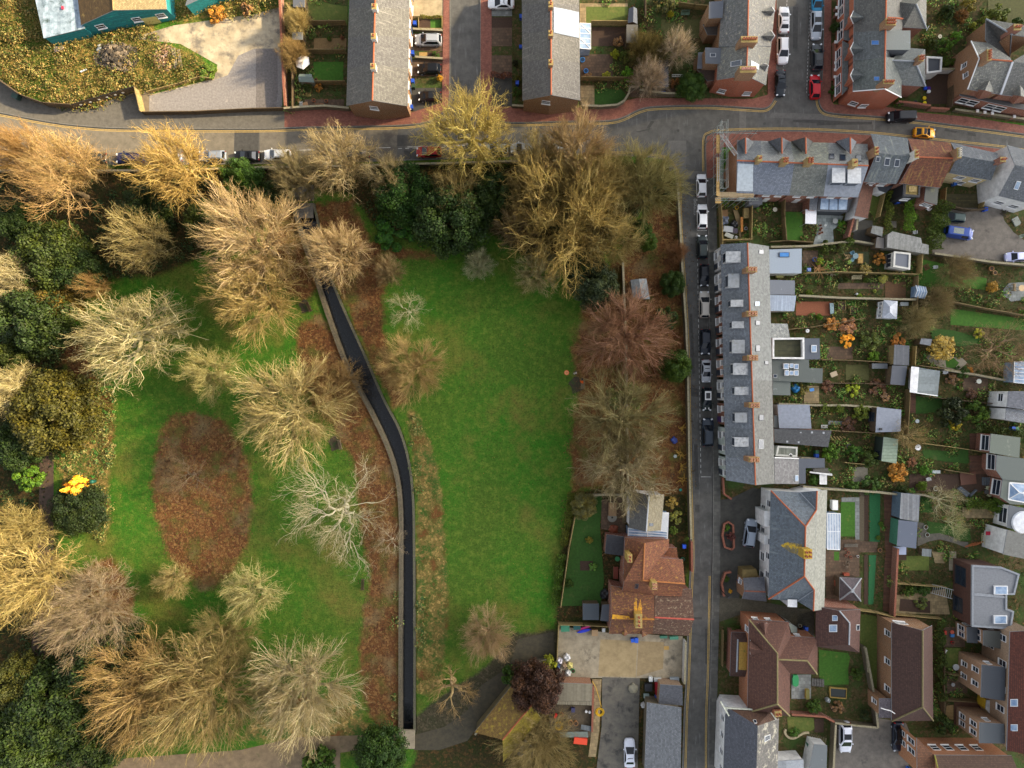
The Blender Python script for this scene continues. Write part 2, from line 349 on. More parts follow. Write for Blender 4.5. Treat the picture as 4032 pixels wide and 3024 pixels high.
NK2=[(1037,-90),(1037,190),(1046,232),(1075,256),(1106,266),(1231,263),(1310,262),(1345,255),(1381,238),(1420,231),(1531,229),(1618,234),(1655,234),(1672,215),(1678,175),(1679,-90)]
NK3=[(1779,-90),(1776,150),(1767,205),(1774,235),(1799,246),(1884,252),(1971,260),(2059,271),(2212,291),(2320,308)]
SK=[(2320,346),(2171,322),(2051,309),(1959,299),(1879,291),(1759,284),(1659,283),(1556,286),(1533,291),(1524,303),(1524,370),(1529,480),(1531,680),(1536,800),(1540,1060),(1538,1244),(1534,1450),(1530,1560),(1530,1720)]
WK=[(1474,1720),(1479,1544),(1483,1469),(1490,1269),(1493,1195),(1488,1030),(1484,800),(1479,680),(1472,570),(1467,490),(1464,400),(1452,360),(1420,340),(1300,333),(1106,336),(900,344),(553,352),(0,356),(-90,350)]
NKs,NK2s,NK3s,SKs,WKs=[smooth_line(k,4)for k in(NK,NK2,NK3,SK,WK)]
def sheetw(name,P,mat,z,skirt=False):
 P=ccw([Vector((p.x,p.y,z))for p in P]);b=MB();b.add(P,[list(t)for t in tessellate_polygon([P])])
 if skirt:
  for i in range(len(P)):a,c=P[i],P[(i+1)%len(P)];b.add([a,c,Vector((c.x,c.y,-.05)),Vector((a.x,a.y,-.05))],[[0,1,2,3]])
 return struct(b.build(name,mat))
sheetw('road',NKs+NK2s+NK3s+SKs+WKs,ASPH,.02)
def pav(kerb,back,mat):sheetw('pavement',kerb+[at(*p)for p in back][::-1],mat,.12,True)
def part_of(P,i0,i1):return P[i0:i1]
pav(smooth_line(NK[:6]+[(615,277)],4),[(-90,130),(0,170),(60,214),(110,230),(170,234),(300,196),(312,249),(615,240)],PAVE)
pav(smooth_line([(615,277)]+NK[6:],4),[(615,238),(700,236),(885,245),(900,240),(955,222),(959,-90)],REDB)
pav(NK2s,[(1062,-90),(1062,230),(1116,232),(1331,234),(1352,218),(1376,212),(1626,214),(1658,205),(1661,-90)],REDB)
pav(NK3s,[(1796,-90),(1794,215),(1800,226),(1909,231),(1979,243),(2084,252),(2212,272),(2320,285)],REDB)
pav(smooth_line(SK[:10]+[(1523,330),(1525,385)],4),[(2320,400),(2171,375),(1959,345),(1800,325),(1650,318),(1560,318),(1545,385)],REDB)
pav(smooth_line([(1525,385)]+SK[11:],4),[(1545,385),(1549,530),(1556,1040),(1555,1250),(1549,1500),(1547,1720)],SLAB)
b=MB()
for k in(NKs,NK2s,NK3s,SKs):ribbon(b,offline(k,.07),.16,0,.145)
struct(b.build('kerb',KERB))
b=MB();ribbon(b,offline(WKs,.1),.2,0,.1);struct(b.build('kerb',KERB))
b=MB()
def dbl(pts,side=1):
 P=smooth_line(pts,4)
 for d in(.28,.5):ribbon(b,[p+Vector((0,0,0))for p in offline(P,-d*side)],.1,.024,.028)
dbl(NK[:12]);dbl(NK2[2:14]);dbl(NK3[2:]);dbl(SK[:11]);dbl(SK[15:]);dbl(WK[:14])
struct(b.build('road_marking',YEL))
b=MB()
def dash(a,c,n,w_=.1,f=.55):
 A,C=at(*a),at(*c)
 for i in range(n):
  p=A.lerp(C,i/n);q=A.lerp(C,(i+f)/n);ribbon(b,[p,q],w_,.024,.028)
dash((1505,378),(1506,520),9);dash((1506,520),(1514,1028),42);dash((1514,1030),(1535,1030),1,.1,1);dash((1506,498),(1527,498),1,.1,1)
dash((1700,0),(1688,215),26);dash((1751,-20),(1742,205),28);dash((560,327),(1040,313),6);dash((860,321),(1000,317),9)
struct(b.build('road_marking',WHT))
def words(txt,x,y,rot,size,z,mat,name='road_lettering',parent=None,sc=(1,1)):
 c=bpy.data.curves.new(name,'FONT');c.body=txt;c.size=size;c.align_x='CENTER';c.align_y='CENTER';c.extrude=.002
 q=bpy.data.objects.new(name,c);COL.objects.link(q);bpy.context.view_layer.update()
 me=bpy.data.meshes.new_from_object(q.evaluated_get(bpy.context.evaluated_depsgraph_get()));bpy.data.objects.remove(q)
 me.name=name;me.materials.clear();me.materials.append(mat);o=bpy.data.objects.new(name,me);COL.objects.link(o);o.rotation_euler=(0,0,rot)
 o.location=at(x,y)+Vector((0,0,z));o.scale=(sc[0],sc[1],1)
 if parent:o.parent=parent;o.location=o.location-WLOC[parent.name]
 return o
struct(words('DISABLED',1501,447,R(-90),.62,.03,WHT,sc=(1.05,1)))
sheet('sunlit_road',[(-90,229),(0,250),(100,269),(180,279),(280,284),(506,285),(505,348),(0,351),(-90,346)],surf('sunlit_asphalt','7a7264','696254',.8,'5a5448',.2,.56,rough=.9),.0235);sheet('sunlit_road',[(561,285),(653,283),(770,281),(860,279),(858,342),(561,346)],surf('sunlit_asphalt','716b60','615b51',.8,'55504a',.2,.56,rough=.9),.0235)  # warm sunlight painted in as a paler road colour at the west end
sheet('road_patch',[(1443,304),(1482,304),(1482,370),(1446,370)],ASPH2,.024)
sheet('road_patch',[(1464,370),(1524,370),(1524,386),(1466,386)],ASPH2,.0245)
sheet('road_patch',[(1597,235),(1612,236),(1611,283),(1597,283)],ASPH2,.024)
sheet('road_patch',[(858,292),(930,292),(930,313),(858,316)],ASPHD,.024)
sheet('road_patch',[(507,281),(560,281),(558,330),(506,330)],ASPHD,.024)
sheet('road_patch',[(1668,243),(1770,246),(1885,262),(1890,270),(1760,258),(1660,254)],ASPH2,.024)
sheet('road_patch',[(872,325),(890,325),(890,345),(872,345)],ASPHD,.0245)
T('G');sheet('road_patch',[(45,590),(82,590),(85,870),(48,870)],ASPH2,.024);T('O')
T('D')
for q in([(210,1055),(420,1065),(420,1085),(640,1078),(900,1075),(900,1050),(700,1052),(500,1040),(215,1035)],[(1520,1130),(1620,1150),(1640,1135),(1530,1110)],[(1720,1140),(1790,1150),(1800,1180),(1730,1170)],[(215,60),(260,60),(255,420),(215,420)]):sheet('road_patch',q,ASPHD,.0242)
T('E')
for q in([(250,120),(275,120),(300,640),(275,640)],[(265,760),(330,770),(330,840),(268,835)],[(290,1250),(320,1250),(335,1640),(300,1640)]):sheet('road_patch',q,ASPHD,.0242)
T('G')
for q in([(80,280),(120,280),(120,345),(80,345)],[(165,1350),(200,1350),(200,1659),(170,1659)],[(60,1250),(140,1250),(140,1270),(60,1270)]):sheet('road_patch',q,ASPHD,.0242)
T('C')
for x,y in((1435,1130),(1620,1300),(1455,1340),(1160,960),(1695,950),(2180,1070)):sheet('drain_cover',[(x+13*math.cos(a*.785),y+13*math.sin(a*.785))for a in range(8)],ASPHD,.0255)
for q in([(1060,1140),(1150,1120),(1210,1105),(1190,1120),(1100,1145)],[(1160,1110),(1200,1045),(1230,1050),(1190,1110)]):sheet('oil_stain',q,ASPHD,.0252)
T('O')
# paths and yards
sheet('path',[(86,960),(116,955),(116,1180),(108,1330),(90,1480),(60,1480),(74,1330),(84,1100)],surf('tarmac_path','5b4a3e','4a3c32',1.5),.02)
sheet('path',[(-60,1640),(240,1640),(520,1620),(640,1592),(860,1586),(868,1586),(868,1606),(735,1626),(735,1700),(-60,1720)],surf('worn_path','8a765a','6f5f48',.9,'5f5a3a',.6,.58),.02)
sheet('path',[(894,1588),(960,1570),(1010,1535),(1040,1480),(1100,1440),(1120,1380),(1195,1365),(1200,1420),(1110,1470),(1060,1530),(1010,1600),(950,1620),(894,1620)],surf('dark_path','4f4836','3d392c',1.2),.02)
o=MB().box(at(880,1595)+Vector((0,0,.2)),(2.6,3.2,.4)).build('footbridge',CONC);tag(o,'small concrete footbridge where the path crosses the stream','footbridge')
# waste ground and hard standing top left
T('A')
sheet('concrete_yard',[(1130,330),(1500,220),(2212,120),(2420,60),(2420,980),(1290,1000),(1290,820),(1850,680),(1880,560),(1560,380)],surf('old_concrete_yard','bdb096','94866c',.35,'6d665c',.3,.5,None,('8a8578',.12),.9),.02)
sheet('yard_apron',[(1200,780),(1320,790),(1310,1010),(1240,1010),(1180,900)],surf('dirt_apron','7d705a','64594a',1),.018);sheet('gravel',[(1290,830),(1850,690),(1970,650),(2060,480),(2200,420),(2440,440),(2440,975),(1290,1000)],surf('gravel','908b88','77726f',3,'a8a096',.5,.6),.03)
T('B');sheet('gravel',[(0,420),(185,420),(190,800),(170,960),(0,970)],surf('gravel','77716e','605b58',3,'a8a096',.4,.6),.035);T('O')

# ------------------------------------------------------------------ builders for houses and their parts
def inset_loop(P,d):
 n=len(P);out=[]
 for i in range(n):
  a,b_,c=P[i-1],P[i],P[(i+1)%n]
  u=Vector((b_.x-a.x,b_.y-a.y));v=Vector((c.x-b_.x,c.y-b_.y))
  if u.length<1e-6 or v.length<1e-6:out.append(b_.copy());continue
  u.normalize();v.normalize();nu,nv=Vector((-u.y,u.x)),Vector((-v.y,v.x));m=nu+nv
  k=d/max(.35,(1+nu.dot(nv))/2)/2 if m.length>.1 else 0
  out.append(Vector((b_.x+m.x*k,b_.y+m.y*k,b_.z)))
 return out
class Bld:pass
def bld(label,pts,faces,roof,wall,name='house',cat='house',ridges=(),rm=None,th=.16,ins=.25,base=0.0,fascia=None,group=None,world=False,rname='roof'):
 B=Bld();P=[Vector(p)if world else at(*p)for p in pts]
 fs=[]
 for f in faces:
  q=[P[i]for i in f];a=sum(q[i].x*q[(i+1)%len(q)].y-q[(i+1)%len(q)].x*q[i].y for i in range(len(q)))
  fs.append(list(f)if a>0 else list(f)[::-1])
 ed={}
 for f in fs:
  for i in range(len(f)):ed[(f[i],f[(i+1)%len(f)])]=1
 nxt={a:b for(a,b)in ed if(b,a)not in ed}
 st=next(iter(nxt));loop=[st];c=nxt[st]
 while c!=st and len(loop)<60:loop.append(c);c=nxt[c]
 cen=sum((P[i]for i in loop),Vector())/len(loop);cen.z=base
 B.root=thing(name,label,cat,cen,0,group);B.P=P;B.F=fs
 rb=MB();dz=Vector((0,0,th))
 for f in fs:
  tri=tessellate_polygon([[P[i]for i in f]])if len(f)>4 else[list(range(len(f)))]
  for t in tri:rb.add([P[f[i]]for i in t],[list(range(len(t)))]);rb.add([P[f[i]]-dz for i in t],[list(range(len(t)))[::-1]])
 for a,b_ in nxt.items():rb.add([P[a],P[b_],P[b_]-dz,P[a]-dz],[[0,3,2,1]],1)
 rb.keep=1
 B.roof=rb.build(rname,[roof,fascia or LEAD],B.root)
 I=inset_loop([P[i]for i in loop],ins);B.I=dict(zip(loop,I))
 wb=MB()
 for i in range(len(I)):
  a,b_=I[i],I[(i+1)%len(I)];k=Vector((0,0,th*.6))
  wb.add([Vector((a.x,a.y,base)),Vector((b_.x,b_.y,base)),b_-k,a-k],[[0,1,2,3]])
 wb.keep=1
 B.wall=wb.build('wall',wall,B.root)
 for r in ridges:ridge(B,[P[i]for i in r],rm or TERRA)
 return B
def ridge(B,pts,m,r=.13):
 b=MB();b.path([p+Vector((0,0,.02))for p in pts],r,6);return b.build('ridge_tiles',m,B.root)
def gab(label,a,b,c,d,r0,r1,ze,zr,roof,wall,**k):
 pts=[(*a,ze),(*b,ze),(*c,ze),(*d,ze),(*r0,zr),(*r1,zr)]
 k.setdefault('ridges',[(4,5)])
 return bld(label,pts,[[0,1,5,4],[2,3,4,5]],roof,wall,**k)
def flat(label,poly,z,roof,wall,parapet=0,pm=None,**k):
 k.setdefault('name','rear_extension');k.setdefault('cat','extension');k.setdefault('ins',.08)
 zz=z if isinstance(z,(list,tuple))else[z]*len(poly)
 B=bld(label,[(*p,q)for p,q in zip(poly,zz)],[list(range(len(poly)))],roof,wall,**k)
 if parapet:
  P=ccw(B.P);P=P+[P[0]];b=MB()
  I=inset_loop(P[:-1],.3);n=len(I)
  for i in range(n):
   j=(i+1)%n;lo=[P[i],P[j],I[j],I[i]]
   b.prism([p+Vector((0,0,.003))for p in lo],[p+Vector((0,0,parapet))for p in lo])
  b.build('parapet',pm or wall,B.root)
 return B
def plane(B,f):
 q=[B.P[i]for i in B.F[f]];n=Vector()
 for i in range(len(q)):a,c=q[i],q[(i+1)%len(q)];n+=Vector(((a.y-c.y)*(a.z+c.z),(a.z-c.z)*(a.x+c.x),(a.x-c.x)*(a.y+c.y)))
 n.normalize();return q[0],(n if n.z>0 else-n)
def hit(B,f,x,y):
 o,n=plane(B,f);g=at(x,y,0);d=Vector((0,0,CAM_H))-g
 t=(o-g).dot(n)/d.dot(n);return g+d*t
def quad(x0,y0,x1,y1):return[(x0,y0),(x1,y0),(x1,y1),(x0,y1)]
def skylight(B,f,q,up=.1,frame=None,pane=None,name='roof_window',ins=.16):
 n=plane(B,f)[1];P=ccw([hit(B,f,*p)for p in q]);c=sum(P,Vector())/len(P)
 fr=MB().prism([p-n*.05 for p in P],[p+n*up for p in P]).build(name,frame or plain('rooflight_frame','c2c5c8',.5),B.root)
 MB().prism([c+(p-c)*(1-ins)+n*(up-.02)for p in P],[c+(p-c)*(1-ins)+n*(up+.012)for p in P]).build('pane',pane or glassm(),fr)
 return fr
def chimney(B,x,y,sx,sy,top,n=(1,1),mat=None,depth=3.0,potm=None,rz=0.0,cap=None):
 c=at(x,y,top);sx,sy=px(sx),px(sy);mat=mat or brickm('a58a55','7c6440')
 b=MB().box(c-Vector((0,0,depth/2)),(sx,sy,depth),rz).box(c+Vector((0,0,-.09)),(sx+.12,sy+.12,.1),rz)
 o=b.build('chimney',mat,B.root)
 MB().box(c+Vector((0,0,.02)),(sx+.02,sy+.02,.05),rz).build('chimney_cap',cap or surf('chimney_mortar','b09a5c','8a7a4a',4),o)
 for i in range(n[0]):
  for j in range(n[1]):
   u=Vector(((i+.5)/n[0]-.5,(j+.5)/n[1]-.5,0));u=Vector((u.x*sx*.9,u.y*sy*.9,0));u.rotate(Matrix.Rotation(rz,3,'Z'))
   a=c+u;rr=min(.16,.4*min(sx/n[0],sy/n[1]))
   pb=MB().tube(a,a+Vector((0,0,.45)),rr*1.05,8,rr*.9);pb.tube(a+Vector((0,0,.45)),a+Vector((0,0,.52)),rr*1.15,8)
   pb.tube(a+Vector((0,0,.515)),a+Vector((0,0,.525)),rr*.65,8,None,1)
   pb.build('chimney_pot',[potm or TERRA,plain('pot_mouth','2a1c16')],o)  # dark disc fills the mouth of each pot
 return o
def side(B,i,j,u):
 a,c=B.I[i],B.I[j];d=Vector((c.x-a.x,c.y-a.y,0));L=d.length;d.normalize();nrm=Vector((d.y,-d.x,0))
 m=(a+c)/2-B.root.location;m.z=0
 if m.dot(nrm)<0:return c,a,-d,L,-nrm,1-u
 return a,c,d,L,nrm,u
def win(B,i,j,u,z,w_=.95,h=1.3,frame=None,name='window',bars=True):
 a,c,d,L,nrm,u=side(B,i,j,u)
 p=Vector((a.x,a.y,z))+d*(L*u);rz=math.atan2(d.y,d.x)
 b=MB();t=.07
 for dx,dz_,ww,hh in((-w_/2+t/2,0,t,h),(w_/2-t/2,0,t,h),(0,h/2-t/2,w_-2*t,t),(0,-h/2+t/2,w_-2*t,t),(0,0,w_-2*t,t*.7)):
  b.box(p+d*dx+Vector((0,0,dz_))+nrm*.03,(ww,.12,hh),rz)
 b.box(p+Vector((0,0,-h/2-.05))+nrm*.1,(w_+.16,.22,.08),rz)
 o=b.build(name,frame or WHITE,B.root)
 MB().box(p+nrm*.012,(w_-2*t,.06,h-2*t),rz).build('pane',glassm(),o);return o
def door(B,i,j,u,mat=None,w_=.95,h=2.1):
 a,c,d,L,nrm,u=side(B,i,j,u)
 p=Vector((a.x,a.y,B.root.location.z+h/2))+d*(L*u);rz=math.atan2(d.y,d.x)
 o=MB().box(p+nrm*.03,(w_,.12,h),rz).build('door',mat or WHITE,B.root)
 MB().box(p+nrm*.11+d*(w_*.36),(.05,.06,.14),rz).build('door_handle',plain('brass','b89a50',.4),o)
 return o
def boxdormer(B,f,q,ztop,topm=None,side=None,dirx=(-1,0),pane=True):
 P=ccw([at(x,y,ztop)for x,y in q]);bt=[]
 o_,n=plane(B,f)
 for p in P:bt.append(Vector((p.x,p.y,o_.z-((p.x-o_.x)*n.x+(p.y-o_.y)*n.y)/n.z-.15)))
 o=MB().prism(bt,[p-Vector((0,0,.1))for p in P]).build('dormer',side or WHITE,B.root)
 c=sum(P,Vector())/4
 MB().prism([c+(p-c)*1.06-Vector((0,0,.1))for p in P],[c+(p-c)*1.06 for p in P]).build('dormer_roof',topm or surf('zinc_sheet','c9ccce','b0b3b6',2,'8f8f86',1.2,.6,rough=.5),o)
 if pane:
  e=max(range(4),key=lambda i:((P[i]+P[(i+1)%4])/2-c).dot(Vector((*dirx,0)).normalized()))
  a,d=P[e],P[(e+1)%4];m=(a+d)/2;rz=math.atan2(d.y-a.y,d.x-a.x);zb=(bt[e].z+bt[(e+1)%4].z)/2
  MB().box(Vector((m.x,m.y,(ztop+zb)/2-.02)),((d-a).length*.8,.08,(ztop-zb)*.62),rz).build('pane',glassm(),o)
 return o
def gablet(B,a,b,apex,zb,za,wallbase,roof,wall,back,white=True):
 """small front gable: eaves a,b at zb; ridge from front apex to back point"""
 A,Bp,X,Y=at(*a,zb),at(*b,zb),at(*apex,za),at(*back,za)
 m=MB();m.keep=1
 m.add([A,X,Y],[[0,1,2]]);m.add([X,Bp,Y],[[0,1,2]])
 o=m.build('gable_roof',roof,B.root)
 f=MB();c=(A+Bp+Y)/3
 k=(c-X);k.z=0;k=k.normalized()*.12
 A2,B2,X2=A+k,Bp+k,X+k-Vector((0,0,.1));f.keep=1
 f.add([Vector((A2 .x,A2 .y,wallbase)),Vector((B2 .x,B2 .y,wallbase)),B2,X2,A2],[[0,1,2,3,4]])
 f.build('gable_wall',wall,o)
 if white:MB().path([A,X,Bp],.09,4).build('bargeboard',WHITE,o)
 return o
def strip(label,poly,z,name,mat,cat=None,thick=.1):
 P=ccw([at(*p,z)for p in poly]);o=MB().prism([p-Vector((0,0,thick))for p in P],P).build(name,mat);return tag(o,label,cat or name.replace('_',' '))
def glasshouse(label,q,z,n,name='conservatory',along=0,zr=None,wallm=None,nx=0):
 """glazed lean-to: q four roof corners; bars across every 1/n of the side 'along'"""
 P=[at(*p,zz)for p,zz in zip(q,z)];c=sum(P,Vector())/4
 t=thing(name,label,name.replace('_',' '),(c.x,c.y,0))
 MB().prism([p-Vector((0,0,.05))for p in P],P).build('glass_roof',paleglass(),t)
 b=MB();k=along
 A0,A1,B0,B1=P[k],P[(k+1)%4],P[(k+3)%4],P[(k+2)%4];up=Vector((0,0,.03))
 for i in range(n+1):b.tube(A0 .lerp(A1,i/n)+up,B0 .lerp(B1,i/n)+up,.055,4)
 b.tube(A0+up,A1+up,.07,4);b.tube(B0+up,B1+up,.07,4)
 for i in range(nx):b.tube(A0 .lerp(B0,(i+1)/(nx+1))+up,A1 .lerp(B1,(i+1)/(nx+1))+up,.05,4)
 b.build('glazing_bars',WHITE,t)
 w2=MB();I=[c+(p-c)*.97 for p in P]
 for i in range(4):a,d=I[i],I[(i+1)%4];w2 .add([Vector((a.x,a.y,0)),Vector((d.x,d.y,0)),d-up*2,a-up*2],[[0,1,2,3]])
 w2 .build('glazed_wall',wallm or paleglass(),t)
 return t
# fences and garden walls: one thing per run
FENCEM=wood('8f7a50','6a5938');FENCED=wood('6f5c40','4e4130');FENCEL=wood('b09a62','8a7648')
def fence(label,pts,h=1.7,kind='timber',name=None):
 P=[at(*p)for p in pts];nm=name or('fence' if kind[0]=='t' else 'garden_wall')
 mid=P[len(P)//2];t=thing(nm,label,'fence' if kind[0]=='t' else 'wall',mid)
 if kind[0]=='t':
  m={'timber':FENCEM,'timber_dark':FENCED,'timber_light':FENCEL}[kind]
  ribbon(MB(),P,.07,.05,h).build('panel',m,t)
  for a,c in zip(P,P[1:]):
   L=(c-a).length;n=max(1,round(L/2.4))
   for i in range(n+1):MB().box(a.lerp(c,i/n)+Vector((0,0,h/2+.04)),(.12,.12,h+.08)).build('post',m,t)
  ribbon(MB(),P,.12,h,h+.05).build('capping_rail',m,t)
 else:
  m={'flint':STONE,'brick':brickm('8d5240','6b3f32'),'block':surf('block_wall','8d8a80','6f6c60',3,'5c6136',1.0,.58,('6a675e',.44,.22,.02)),'render':render('dcdad2')}[kind]
  ribbon(MB(),P,.26,0,h).build('masonry',m,t)
  ribbon(MB(),P,.34,h,h+.07).build('coping',surf('coping','a39a80','7c745a',4,'6a6a35',1.2,.56)if kind!='brick' else surf('brick_coping','9a6048','77483a',4,'77703f',1.2,.6),t)
 return t
def shed(label,q,ze,zr,roof,wall,axis=0,name='shed',cat='shed',off=.5,doorface=None,base=0):
 """gabled shed: q = 4 eave corners; ridge runs between midpoints of sides (axis 0: sides 3-0 and 1-2)"""
 a,b,c,d=q if axis==0 else(q[1],q[2],q[3],q[0])
 r0=tuple(a[i]*(1-off)+d[i]*off for i in(0,1));r1=tuple(b[i]*(1-off)+c[i]*off for i in(0,1))
 A,B_,C_,D_=[at(*p,ze)for p in(a,b,c,d)];R0,R1=A.lerp(D_,off),B_.lerp(C_,off);R0 .z=R1 .z=zr
 B=bld(label,[A,B_,C_,D_,R0,R1],[[0,1,5,4],[2,3,4,5]],roof,wall,name=name,cat=cat,th=.06,ins=.1,world=True,base=base)
 door(B,*((B.F[0][0],B.F[0][1])if True else 0),.5,plain('shed_door','6b5138',.7),.8,1.7)if ze>1.75 else None
 return B
def pent(label,q,z,roof,wall,name='shed',cat='shed',dr=True,**k):
 B=flat(label,q,z,roof,wall,name=name,cat=cat,th=.1,**k)
 return B

# ------------------------------------------------------------------ the two slab-roofed terraces at the top (houses between chimneys)
ltW=[(812,-250),(803,0),(796,300),(789,560),(780,912)]
def lerp2(a,b,t):return(a[0]+(b[0]-a[0])*t,a[1]+(b[1]-a[1])*t)
def terrace(units,W,Rg,E_,ze,zr,ze2=None,axis='y'):
 """W, Rg, E_: two end points each; units: list of (t0, t1, kwargs)"""
 out=[]
 for t0,t1,k in units:
  a,b=lerp2(*W,t0),lerp2(*W,t1);c,d=lerp2(*E_,t1),lerp2(*E_,t0);r0,r1=lerp2(*Rg,t0),lerp2(*Rg,t1)
  e2=ze if ze2 is None else ze2
  pts=[(*a,ze),(*b,ze),(*c,e2),(*d,e2),(*r0,zr),(*r1,zr)]
  out.append(bld(k.pop('label'),pts,[[0,1,5,4],[2,3,4,5]],k.pop('roof'),k.pop('wall'),name='terraced_house',ridges=[(4,5)],**k))
 return out
SL1=surf('concrete_tiles','6e6c69','5c5a57',3,'8d7a4a',1.5,.66,('444240',.32,.26,.02),('7e7b75',.15),.8,.02)
SL1b=surf('concrete_tiles','737069','5f5d58',3,'8d7a4a',1.5,.68,('484642',.32,.26,.02),('86827a',.2),.8,.02)
BRK=brickm('96683f','7a5332');BRO=brickm('b5562f','9a4626');BRR=brickm('8d4a36','743c2c')
T('B')
def t1(y):return(y+250)/1162
U1=[('northernmost terraced house of the left slab-roofed row, cut by the photo edge',-250,75),('terraced house with a grey car drive, second up in the left slab-roofed row',75,325),('terraced house between the black car drive and the silver car drive, left slab-roofed row',325,590),('end terraced house with a brown brick gable and one small window, left slab-roofed row',590,912)]
h1=terrace([(t1(a),t1(b),dict(label=l,roof=[SL1,SL1b][i%2],wall=BRK))for i,(l,a,b)in enumerate(U1)],[(812,-250),(780,912)],[(1037,-250),(1005,868)],[(1331,-250),(1310,918)],5.2,8.9)
for B,y,sy in((h1[0],55,90),(h1[1],312,75),(h1[2],572,75)):
 chimney(B,1022-y*.02,y,40,44,9.9,(1,1),surf('white_stack','d6d4cc','b5b2a4',3),2.0)
for B in h1:
 for u in(.3,.7):win(B,2,3,u,4.1,1.3,1.2)
 win(B,2,3,.32,1.5,1.6,1.3);door(B,2,3,.75,plain('door_paint','3d4a66'))
 for u in(.3,.7):win(B,0,1,u,4.1,1.2,1.2)
win(h1[3],1,5,.9,5.2,1.4,1.2)
T('C')
def t2(y):return(y+230)/1100
U2=[('northernmost terraced house of the right slab-roofed row, cut by the photo edge',-230,40),('terraced house with solar panels, right slab-roofed row',40,290),('terraced house without panels next to the solar one, right slab-roofed row',290,545),('end terraced house with a brown gable partly behind a yellow bare tree, right slab-roofed row',545,870)]
h2=terrace([(t2(a),t2(b),dict(label=l,roof=[SL1b,SL1][i%2],wall=BRK))for i,(l,a,b)in enumerate(U2)],[(84,-230),(90,867)],[(334,-230),(338,820)],[(578,-230),(590,867)],5.2,8.9)
for B,y in((h2[0],38),(h2[1],285),(h2[2],538)):chimney(B,335,y,34,44,9.9,(1,1),BRK,2.0)
for B in h2:
 for u in(.3,.7):win(B,0,1,u,4.1,1.3,1.2);win(B,2,3,u,4.1,1.2,1.2)
win(h2[3],1,5,.85,5.2,1.4,1.2)
pv=skylight(h2[1],1,[(357,62),(575,107),(575,330),(357,283)],.12,plain('panel_frame','9aa4ae',.3),surf('solar_cells','8394a6','74869a',1.5,brick=('566a80',.9,1.55,.03),rough=.45),'solar_panel',.01)
glasshouse('white framed conservatory with a glass roof against the solar panel house',[(585,200),(680,205),(680,425),(585,418)],(3.0,2.4,2.4,3.0),5,along=1)
MB().path([at(585,200,3.05),at(680,290,2.45)],.06,4).path([at(585,330,3.05),at(680,420,2.45)],.06,4).build('hip_bar',WHITE,bpy.data.objects['conservatory'])
# ------------------------------------------------------------------ street at top right: left side semi terrace
SLN=slate('6f6d68','55534f','a89f8a',.56)
B=gab('large house uphill of the orange gable house, with dormer block and terracotta pots',(1830,-230),(1788,400),(2240,400),(2300,-230),(2047,-230),(2035,390),5.6,8.9,SLN,BRK)
chimney(B,2050,340,130,48,10.2,(6,1),BRK)
NL1=B
for y in(95,310):gablet(B,(2235,y-50),(2235,y+50),(2270,y),5.5,7.4,0,SLN,BRO,(2165,y))
flat('grey felt roofed rear dormer block of the large house at the top of the street',[(1705,15),(1828,5),(1820,150),(1700,158)],6.2,felt('5d6066'),BRK,name='rear_block',cat='extension')
flat('dark lean-to behind the large house at the top of the street',[(1650,210),(1788,180),(1780,300),(1690,300)],3.2,felt('4c4640'),BRK,name='lean_to',cat='extension')
B=gab('end house with a bright orange brick gable at the junction',(1788,400),(1770,690),(2195,735),(2240,400),(2035,390),(2025,650),5.3,8.9,slate('77756c','5a5852','a39a80',.55),BRO,ins=.2)
NL2=B
skylight(B,0,[(1890,535),(1985,516),(1985,565),(1890,580)]);skylight(B,1,[(2060,522),(2130,560),(2127,605),(2060,575)],.15,None,WHITE)
chimney(B,2040,600,130,50,10.1,(6,1),BRK,potm=surf('pink_pots','d49a8c','b87f70',4))
gablet(B,(2150,540),(2185,620),(2215,565),5.5,7.0,0,SLN,BRO,(2140,570))
win(B,1,5,.5,1.6,1.3,1.2);win(B,5,2,.6,1.6,1.3,1.2)
B=flat('grey flat roofed rear dormer with a small skylight behind the orange gable house',[(1670,410),(1832,415),(1828,552),(1672,545)],5.6,felt('5f6266',None,'77746c'),BRK,name='rear_block',cat='extension')
skylight(B,0,quad(1710,462,1760,494))
B=flat('lower grey flat roofed porch block behind the orange gable house',[(1610,452),(1668,450),(1650,590),(1600,590)],3.4,felt('6a6d72'),BRK,name='rear_block',cat='extension')
flat('brown brick rear wing behind the orange gable house',[(1600,600),(1775,555),(1765,690),(1690,700)],3.0,surf('brown_felt','4a3b31','3a2e27',3),BRR,name='rear_block',cat='extension')
# right side of that street
T('D')
RD=slate('5f6260','4a4d4b','9a988a',.62)
def front(B,ys,roofm):
 for y in ys:gablet(B,(738,y-55),(738,y+55),(712,y),5.8,7.3,0,roofm,BRO,(830,y))
B=gab('northern house of the right-hand street terrace with red gablets, cut by the photo edge',(748,-240),(742,280),(1160,250),(1180,-240),(1025,-240),(1015,262),5.8,8.9,slate('5a5750','45433e','9a9a8c',.62),BRO)
front(B,(150,),RD);chimney(B,1060,188,80,56,10.2,(4,2),BRK)
B.root['label']='northern house of the right-hand street terrace with one red gablet, cut by the photo edge'
b3=bld('hipped slate rear wing behind the northern house of the right-hand street',[(1075,10,5.8),(1370,-60,5.5),(1368,245,5.2),(1170,235,5.6),(1280,35,7.6)],[[0,4,3],[0,1,4],[1,2,4],[2,3,4]],slate('6d6b62','54524b'),BRR,name='rear_wing',cat='extension',ridges=[(4,2)],rm=LEAD)
tag(MB().tube(at(1035,152,9.3),at(1165,162,9.0),.14,8).build('clay_pipe',TERRA),'long terracotta pipe lying across the roof by the chimney pots','pipe')
B=gab('middle house of the right-hand street terrace with two blue roof windows and a box dormer',(742,280),(738,520),(1060,500),(1160,250),(1015,262),(1010,490),5.8,8.9,RD,BRO)
